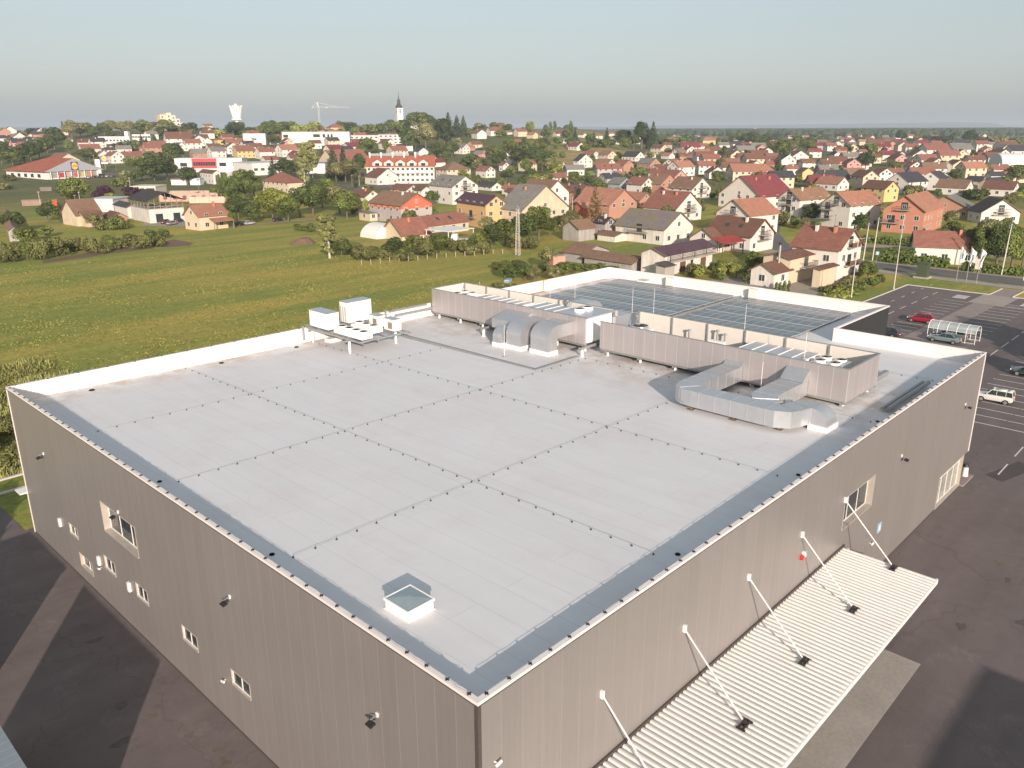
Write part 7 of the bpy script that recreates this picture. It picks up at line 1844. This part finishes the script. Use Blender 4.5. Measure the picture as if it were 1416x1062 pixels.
TS = """
8 363 26 24 S|23 360 29 23 S|38 359 27 22 M|57 358 29 30 S|38 338 24 34 M|82 355 27 24 S|99 344 17 22 S|108 347 16 20 S|124 350 25 23 S|140 350 16 20 S|153 345 21 25 M|168 344 15 20 S|179 337 16 23 S|198 344 21 25 S|208 331 14 18 D|219 340 15 20 S|227 330 14 16 D|65 328 16 21 M|20 322 30 30 D|8 312 20 20 M|131 316 21 24 O|142 318 14 16 S|162 317 19 29 M|66 307 28 26 D|82 307 22 22 D|1 352 20 18 S|48 350 18 20 S|90 350 18 18 S|113 340 14 18 S|172 338 14 18 S|190 337 14 18 S|72 345 18 20 S
104 281 34 42 M|92 277 20 20 D|145 282 26 28 R|184 270 14 20 R|153 288 22 18 L|196 274 10 14 R|325 284 38 26 D|340 280 46 42 M|330 303 32 32 D|352 276 34 26 M|350 308 26 26 D|378 306 46 46 L|399 307 36 36 M|415 301 44 38 D|433 298 48 36 D|446 288 36 32 D|452 276 30 26 M|470 296 42 42 O|480 304 42 36 M|323 315 22 14 M|306 280 36 10 P|316 284 40 13 P|298 276 18 16 M|310 264 20 14 M|340 300 30 26 M|322 300 26 20 D|365 300 30 26 M|493 296 30 20 S
456 357 54 36 B|473 358 30 28 D|431 321 14 12 D|500 358 22 24 S|516 359 20 26 S|545 357 30 32 D|531 359 16 20 S|586 354 30 34 S|604 354 32 36 M|570 351 26 24 M|622 348 22 18 S|563 360 14 20 S|490 352 20 20 S|641 348 18 14 S|660 346 26 24 M|680 343 32 32 D|699 339 38 34 M|721 337 40 40 D|745 332 48 44 M|760 327 26 22 M|712 344 22 24 S|668 350 18 20 S|633 345 16 16 S|735 345 20 20 S|650 352 14 20 S
422 256 42 24 B|378 249 30 16 C|395 247 26 28 K|407 245 26 24 M|428 252 50 30 B|462 250 44 28 C|476 248 46 18 C|478 252 32 30 O|465 252 28 26 O|498 246 34 24 D|488 250 26 22 M|510 216 26 26 M|500 218 18 18 M|492 260 10 8 D|448 214 10 10 D|520 216 12 14 D|536 210 14 14 M|560 233 14 18 M|545 282 12 12 D|506 298 22 9 L
489 171 12 12 C|498 178 18 12 C|484 181 14 20 D|472 182 14 18 D|400 184 18 28 M|418 188 20 28 L|435 187 18 28 L|388 186 18 22 M|376 184 18 16 D|510 184 14 22 M|525 183 14 20 D|540 182 16 20 M|547 188 20 22 M|558 186 20 22 D|580 184 28 40 M|592 186 26 26 M|572 196 18 24 D|602 192 18 16 D|562 205 28 22 D|589 208 38 30 O|575 206 16 12 M|608 194 26 20 K|620 188 30 22 C|632 189 28 18 C|641 188 26 16 C|649 188 12 12 M|615 207 42 26 K|606 220 22 20 D|625 218 24 22 D|632 206 16 18 O|578 224 10 18 M|593 224 12 24 O|613 226 14 18 M
651 230 14 28 D|665 228 12 24 M|683 222 20 20 M|690 234 24 22 D|704 214 22 22 M|698 226 16 20 O|716 230 24 26 D|735 216 24 20 M|741 230 20 22 D|722 210 16 22 D|690 185 16 16 O|683 180 12 14 D|733 182 14 14 L|668 214 12 20 D|659 184 10 14 D|728 242 24 18 M|700 252 18 18 D|672 240 10 14 D|645 250 12 14 M|664 258 14 20 M|640 246 12 16 L|653 224 12 20 D|678 212 10 16 M
761 181 12 6 P|767 180 12 6 P|789 193 24 7 P|795 197 18 11 C|755 195 16 16 D|771 202 14 16 M|782 196 16 12 D|800 205 12 22 M|792 203 14 20 D|808 208 10 18 M|816 200 14 18 D|821 196 14 8 C|839 195 18 9 C|830 204 14 22 D|845 204 12 16 D|861 201 22 24 K|864 208 18 18 M|887 206 38 24 K|902 207 36 20 C|876 206 20 18 D|893 206 24 18 D|745 212 20 26 M|738 222 22 24 D|750 236 28 24 D|760 242 24 24 O|768 244 20 24 L|757 256 18 18 M|745 266 26 32 L|728 266 22 24 M|735 252 20 20 D|814 260 16 13 D|800 284 26 15 C|822 308 48 26 T|828 270 24 22 M|885 242 12 18 M|817 245 10 12 O|852 224 10 12 M|899 219 10 12 M|930 216 10 16 R|938 218 8 14 M|752 206 16 20 D|765 222 10 12 M|778 262 10 12 D
925 205 18 24 O|940 202 16 22 M|949 200 14 14 D|916 204 16 14 M|912 212 12 16 M|1010 200 16 12 C|1002 202 12 12 D|1025 200 18 22 M|1035 202 20 26 D|1046 203 18 24 D|1055 204 16 18 D|1012 222 16 26 M|1000 218 12 16 D|1020 217 12 14 D|1001 242 8 12 D|1032 242 10 14 L|990 256 20 16 M|993 202 12 8 P|1078 202 12 14 M|1062 202 18 20 D|1092 212 18 24 O|1105 210 22 24 M|1117 212 18 18 M|1080 220 26 22 M|1075 237 24 12 C|1088 213 14 18 D|1128 196 12 14 M|1141 195 10 13 D|1065 212 12 16 D|1100 256 14 18 M|1117 224 12 14 M|1150 243 12 14 L|1171 214 14 16 D|1186 213 12 16 D|1196 236 26 26 K|1203 254 16 16 M|1186 246 14 16 D|1070 207 12 16 M|1052 216 12 12 D|1099 224 14 18 M|1132 236 10 12 O|1064 238 10 14 D|976 222 8 10 D
1200 212 16 22 M|1245 198 18 16 K|1282 194 8 14 D|1300 200 14 26 D|1316 198 12 18 M|1340 200 20 22 K|1356 199 12 18 O|1371 200 14 20 O|1385 198 12 18 O|1400 198 10 16 M|1222 214 12 10 D|1218 204 12 12 D|1300 257 18 28 O|1287 254 14 20 M|1329 260 12 24 M|1345 220 14 12 D|1352 230 14 20 D|1405 254 26 26 M|1393 246 14 14 D|1402 284 20 24 Y|1412 276 18 18 M|1350 276 16 30 D|1338 272 12 18 M|1270 194 8 10 D|1290 214 10 10 D|1366 228 12 12 D|1323 245 8 10 D|1236 220 8 10 D|1180 222 10 12 M|1360 212 12 12 M
1120 310 28 26 D|1112 318 18 18 O|1128 316 12 14 O|1316 330 24 32 M|1303 334 18 20 D|1330 356 40 30 M|1342 364 50 36 D|1356 368 56 34 M|1377 370 60 38 D|1398 372 62 38 M|1413 368 36 30 D|1366 340 40 36 O|1040 375 28 22 M|1052 370 20 18 M|1018 384 20 22 L|1032 392 16 16 D|966 386 16 18 L|1050 384 18 18 M|998 384 12 12 L|1199 388 28 26 M|1188 400 14 20 M|1176 406 12 30 H|1165 400 10 16 S|1206 398 16 20 H|1216 390 12 16 S|1078 404 14 6 P|1084 404 16 6 P|1090 404 16 6 P|1073 404 14 6 P|1140 404 10 14 S|1152 402 10 14 O
698 386 26 22 M|708 388 20 18 D|726 388 26 24 D|738 390 22 20 O|757 372 32 26 O|765 388 22 22 O|781 382 20 22 M|795 380 16 18 M|812 376 14 20 M|828 374 12 20 M|842 376 10 18 M|690 398 10 18 S|706 400 10 18 S|772 380 16 20 D|750 384 22 20 D|686 372 12 14 S|716 376 18 18 D|850 374 8 14 M
3 227 30 22 D|18 230 22 26 M|35 228 28 28 D|43 223 26 26 D|55 220 26 26 M|66 212 22 22 D|76 208 24 22 D|84 200 18 18 D|98 214 22 14 M|100 192 26 24 O|112 190 20 20 O|88 184 16 8 C|48 186 10 20 K|69 188 14 24 D|137 184 14 10 C|122 188 18 16 O|130 190 16 16 D|145 188 18 18 M|156 184 18 24 O|167 186 18 18 O|180 187 20 24 O|196 186 16 20 M|125 226 22 22 D|115 222 16 14 D|133 226 12 14 M|177 209 16 24 D|160 207 10 16 D|188 204 12 12 M|200 236 18 18 Y|190 238 22 22 M|214 250 32 44 D|232 248 28 32 D|244 226 26 28 D|225 224 16 22 D|234 222 22 18 D|208 222 14 18 D|197 250 18 22 M|260 256 26 28 D|175 246 12 18 O|168 258 14 22 M|243 254 10 16 M|179 230 14 16 M|185 252 14 16 D|268 252 12 12 M|3 216 20 20 M|60 206 16 18 D|25 224 20 18 M|12 250 10 16 S|6 262 10 22 O|75 286 12 14 O
200 187 20 26 M|215 189 20 24 O|232 187 22 26 M|222 192 16 18 K|248 186 12 16 M|260 180 12 22 K|264 184 10 20 D|300 176 12 9 C|310 175 9 8 C|316 175 10 7 C|302 190 12 20 Y|293 187 12 20 D|323 188 20 20 K|331 186 18 16 M|347 187 12 16 D|371 168 9 8 C|359 169 6 6 C|364 169 5 5 C|372 194 26 26 M|385 190 20 22 M|380 204 18 18 D|334 199 14 20 M|320 202 10 24 D|284 184 10 16 M|275 188 10 18 D|196 200 14 8 C|203 199 10 7 C|214 202 16 10 D|350 196 14 12 D|340 192 12 14 O|242 212 10 10 M|256 232 10 14 M|310 212 8 12 D|205 236 12 14 L"""
for t in TS.replace('\n', '|').split('|'):
    t = t.split()
    if len(t) == 5: tree(float(t[0]), float(t[1]), float(t[2]), float(t[3]), t[4])
# extra planting that fills the hill slopes and the far edge of the town
for i in range(70):
    px = rnd.uniform(150, 735); py = rnd.uniform(179, 190)
    tree(px, py, rnd.uniform(7, 11), rnd.uniform(9, 16), rnd.choice('DDMO'))
for i in range(55):
    px = rnd.uniform(850, 1412); py = rnd.uniform(188, 199)
    tree(px, py, rnd.uniform(5, 9), rnd.uniform(8, 16), rnd.choice('DDMK'))
HP = [(o.location.x, o.location.y) for o in bpy.data.objects if o.get('category') == 'house']
def gaps(n, x0, x1, y0, y1, h0, h1, kinds, dmin):
    k = t = 0
    while k < n and t < n*25:
        t += 1; px, py = rnd.uniform(x0, x1), rnd.uniform(y0, y1); P = gp(px, py)
        if any((P.x-a)**2+(P.y-b)**2 < dmin**2 for a, b in HP): continue
        if 162 < P.x < 186 and P.y < 64: continue
        D = proj(P)[2]; h = rnd.uniform(h0, h1)*F_PX/D
        tree(px, py, h, h*rnd.uniform(.7, 1.2), rnd.choice(kinds)); k += 1
gaps(75, 640, 1412, 200, 262, 4, 9, 'DDMMOK', 9.5)
gaps(60, 760, 1412, 262, 330, 2.5, 6.5, 'MMOSSD', 9.5)
gaps(25, 480, 800, 250, 330, 2.5, 6, 'MMOSD', 10)
gaps(14, 960, 1060, 368, 392, 1.5, 3.5, 'SMLO', 9)
for i in range(30):
    px = rnd.uniform(640, 1412); py = rnd.uniform(205, 262)
    tree(px, py, rnd.uniform(6, 11), rnd.uniform(8, 14), rnd.choice('DMMO'))
for i in range(20): tree(rnd.uniform(0, 60), rnd.uniform(184, 204), rnd.uniform(5, 9), rnd.uniform(8, 16), rnd.choice('DMK'))
# trees outside the right edge that shade the car park, and one beyond the left neighbours
for (x, y, h, w_, l) in ((98, -12, 9, 7, 'broad tree outside the right edge shading the aisle'), (106, -7, 10, 8, 'taller broad tree outside the right edge shading the aisle'), (93, -6, 7, 6, 'small tree outside the right edge by the teal car'), (112, -2, 8, 7, 'round tree at the right edge of the car park, farthest of the row'),
                         (-13, 38.5, 8, 6, 'tree beyond the outbuildings at the left edge'), (-16, 43, 9, 6, 'second tree beyond the outbuildings at the left edge')):
    tree(0, 0, h, w_, 'M', (x, y), l)
for (x, y, h, w_) in ((3.5, 64, 2.2, 3), (7, 67, 2.6, 3.4), (1.5, 69, 2.4, 3.2), (5, 74, 2.0, 3.5), (10, 76, 2.2, 4), (-1, 65, 2, 3)):
    b_ = tree(0, 0, h, w_, 'S', (x, y)); LABQ.pop(); b_['label'] = 'rough weedy bush in the tall grass left of the warehouse'; b_['group'] = 'weedy bushes left of the warehouse'
TQ.sort(key=lambda a: -a[2]*a[3])
nt_ = nb_ = 0
for a in TQ:
    if is_bush(a[2], a[3], a[4]):
        nb_ += 1
        if nb_ <= 285: tree_build(*a)
        else: tree_merge(*a)
    else:
        nt_ += 1
        if nt_ <= 285: tree_build(*a)
        else: tree_merge(*a)
me = bpy.data.meshes.new('distant_trees'); me.from_pydata(MT['v'], [], MT['f']); me.materials.append(M['leaf']); at = me.attributes.new('tone', 'FLOAT', 'POINT'); at.data.foreach_set('value', MT['t']); me.update()
o = place('distant_trees', me); o.color = (*GREEN['M'], 1); tag(o, 'the smallest distant trees and bushes scattered between the houses', kind='stuff')
# roadside hedges
def hedge(pts, h, wd, label, col='H'):
    r = random.Random(len(label)); vs, fs, tone = [], [], []
    for a, b in zip(pts, pts[1:]):
        A, B = Vector((*a, 0)), Vector((*b, 0)); L = (B-A).length; d = (B-A)/L; s = Vector((-d.y, d.x, 0))
        for k in range(int(L*70)):
            u, v_ = r.random()*L, r.uniform(-1, 1); z = h*(r.random()**.6)*(1+.12*math.sin(u*1.3)); sd = wd/2*v_
            p = A+d*u+s*sd+Vector((0, 0, z)); n = (s*v_*1.2+Vector((0, 0, .8 if z > h*.75 else .1))+Vector((r.gauss(0, .4), r.gauss(0, .4), r.gauss(0, .4)))).normalized()
            a_ = n.orthogonal().normalized(); b_ = n.cross(a_); q = r.uniform(.12, .26); i = len(vs)
            vs += [tuple(p-a_*q-b_*q), tuple(p+a_*q-b_*q), tuple(p+a_*q+b_*q), tuple(p-a_*q+b_*q)]; fs.append((i, i+1, i+2, i+3)); tone += [r.uniform(.7, 1.3)]*4
    me = bpy.data.meshes.new('hedge'); me.from_pydata(vs, [], fs); me.materials.append(M['leaf']); at = me.attributes.new('tone', 'FLOAT', 'POINT'); at.data.foreach_set('value', tone); me.update()
    o = place('hedge', me); o.color = (*GREEN[col], 1); tag(o, label, 'hedge'); return o
hedge([(177.8, 50.5), (178.8, 36)], 2.0, 3.0, 'clipped hedge on the far side of the street before the white long house')
hedge([(180.5, 50), (182, 44)], 2.6, 3.5, 'taller round-topped hedge behind the roadside hedge')
hedge([(176.8, 33), (177.5, 21)], 1.6, 2.2, 'low hedge under the walnut trees behind the flags')
hedge([(208, 66), (208, 40)], 1.8, 2.0, 'dark hedge in front of the salmon house')
hedge([(124, 39.5), (139, 41.5)], 1.1, 3.4, 'light green hedge behind the car park lawn', 'L')
hedge([(137, 43.5), (160, 47.5)], .8, 1.6, 'low brownish border behind the car park lawn', 'O')
hedge([tuple(gp(x, y)[:2]) for x, y in ((408, 318), (436, 321))], 1.6, 1.4, 'small clipped hedge by the wire fence of the playground')
# weeds left of the warehouse: tall rough grass as one mass
def weeds():
    r = random.Random(3); vs, fs, tone = [], [], []
    for k in range(26000):
        x = r.uniform(-3, 17); y = 61.6+ (r.random()**1.3)*40
        dens = noise.noise(Vector((x/4, y/4, 0)))
        if r.random() > .75+dens: continue
        h = (.2+.6*max(0, dens+.3))*r.uniform(.6, 1.4); a = r.uniform(0, PI); w_ = .10; i = len(vs); lx, ly = r.gauss(0, .15), r.gauss(0, .15)
        c, s = math.cos(a)*w_, math.sin(a)*w_
        vs += [(x-c, y-s, 0), (x+c, y+s, 0), (x+lx+c*.3, y+ly+s*.3, h), (x+lx-c*.3, y+ly-s*.3, h)]; fs.append((i, i+1, i+2, i+3)); tone += [r.uniform(.6, 1.4)*(1.2+dens)]*4
    me = bpy.data.meshes.new('weeds'); me.from_pydata(vs, [], fs); me.materials.append(M['leaf']); at = me.attributes.new('tone', 'FLOAT', 'POINT'); at.data.foreach_set('value', tone); me.update()
    o = place('weeds', me); o.color = (.165, .165, .06, 1); tag(o, 'tall rough weeds growing along the left side of the warehouse', kind='stuff')
weeds()
def tufts():
    r = random.Random(21); vs, fs, tone = [], [], []
    for k in range(60000):
        a = R_(r.uniform(-34, 12)); rr = 62+150*r.random()**1.1; t = YAW-a; x, y = CAM.x+rr*math.cos(t), CAM.y+rr*math.sin(t)
        if y < 62 or (x > 60 and y < 66) or (x > 95 and y < 130): continue
        n = noise.noise(Vector((x/9, y/9, 7)))+.5*noise.noise(Vector((x/2.5, y/2.5, 1)))
        if r.random() > .45+n: continue
        h = r.uniform(.05, .13)*(1+max(0, n)); b = r.uniform(0, PI); w_ = r.uniform(.08, .2); c, s = math.cos(b)*w_, math.sin(b)*w_; i = len(vs)
        vs += [(x-c, y-s, -.02), (x+c, y+s, -.02), (x+c*.5, y+s*.5, h), (x-c*.5, y-s*.5, h)]; fs.append((i, i+1, i+2, i+3)); tone += [r.uniform(.65, 1.35)]*4
    me = bpy.data.meshes.new('grass_tufts'); me.from_pydata(vs, [], fs); me.materials.append(M['leaf']); at = me.attributes.new('tone', 'FLOAT', 'POINT'); at.data.foreach_set('value', tone); me.update()
    o = place('grass_tufts', me); o.color = (.19, .185, .052, 1); tag(o, 'uneven grass tufts standing in the mown field', kind='stuff')
tufts()
# far forest belt on the plain: one mass
def forest():
    r = random.Random(11); vs, fs, tone = [], [], []
    for k in range(15000):
        a = R_(r.uniform(2, 36)) if k % 8 else R_(r.uniform(-36, -29)); rr = 1900*math.exp(r.random()*1.55)
        t = YAW-a; x, y = CAM.x+rr*math.cos(t), CAM.y+rr*math.sin(t)
        n = noise.noise(Vector((x/500, y/500, 5)))
        if rr < 3000 and n < .05: continue
        z = TZ(x, y)-.5; w_ = r.uniform(9, 20)*(1+rr/9000); h = r.uniform(9, 17)+rr/700
        i = len(vs); m = 5; a0 = r.uniform(0, 1)
        for (q, zz) in ((.75, 0), (1, .45), (.6, .85)):
            for j in range(m):
                b = a0+2*PI*j/m+zz; j_ = r.uniform(.8, 1.15); vs.append((x+w_/2*q*j_*math.cos(b), y+w_/2*q*j_*math.sin(b), z+h*zz*r.uniform(.9, 1.1)))
        vs.append((x, y, z+h)); tn = r.uniform(.7, 1.3)
        for L in range(2):
            for j in range(m): fs.append((i+L*m+j, i+L*m+(j+1) % m, i+(L+1)*m+(j+1) % m, i+(L+1)*m+j))
        for j in range(m): fs.append((i+2*m+j, i+2*m+(j+1) % m, i+3*m))
        tone += [tn]*(3*m+1)
    me = bpy.data.meshes.new('forest'); me.from_pydata(vs, [], fs); me.materials.append(M['leaf']); at = me.attributes.new('tone', 'FLOAT', 'POINT'); at.data.foreach_set('value', tone); me.update()
    o = place('forest', me); o.color = (.050, .065, .030, 1); tag(o, 'hazy dark forest belt covering the plain behind the town', kind='stuff')
forest()
# far hills
def hills():
    vs, fs = [], []; n = 120
    for i in range(n+1):
        a = R_(-40+82*i/n); t = YAW-a
        hgt = 40+45*max(0, noise.noise(Vector((i/9, 2.2, 0)))+.2)+(35 if 8 < math.degrees(a) < 30 else 0)
        for rr, z in ((11200, -2), (11900, hgt*.7), (12200, hgt), (12500, -2)):
            vs.append((CAM.x+rr*math.cos(t), CAM.y+rr*math.sin(t), z))
    for i in range(n):
        for k in range(3): fs.append((4*i+k, 4*(i+1)+k, 4*(i+1)+k+1, 4*i+k+1))
    me = bpy.data.meshes.new('hills'); me.from_pydata(vs, [], fs); me.materials.append(simple('far_hill_forest', (.05, .065, .04), .9, var=.2, scale=.004)); me.update()
    o = place('hills', me); tag(o, 'faint blue hills on the horizon', kind='structure')
hills()
flush_labels()
print('objects', len(bpy.data.objects))
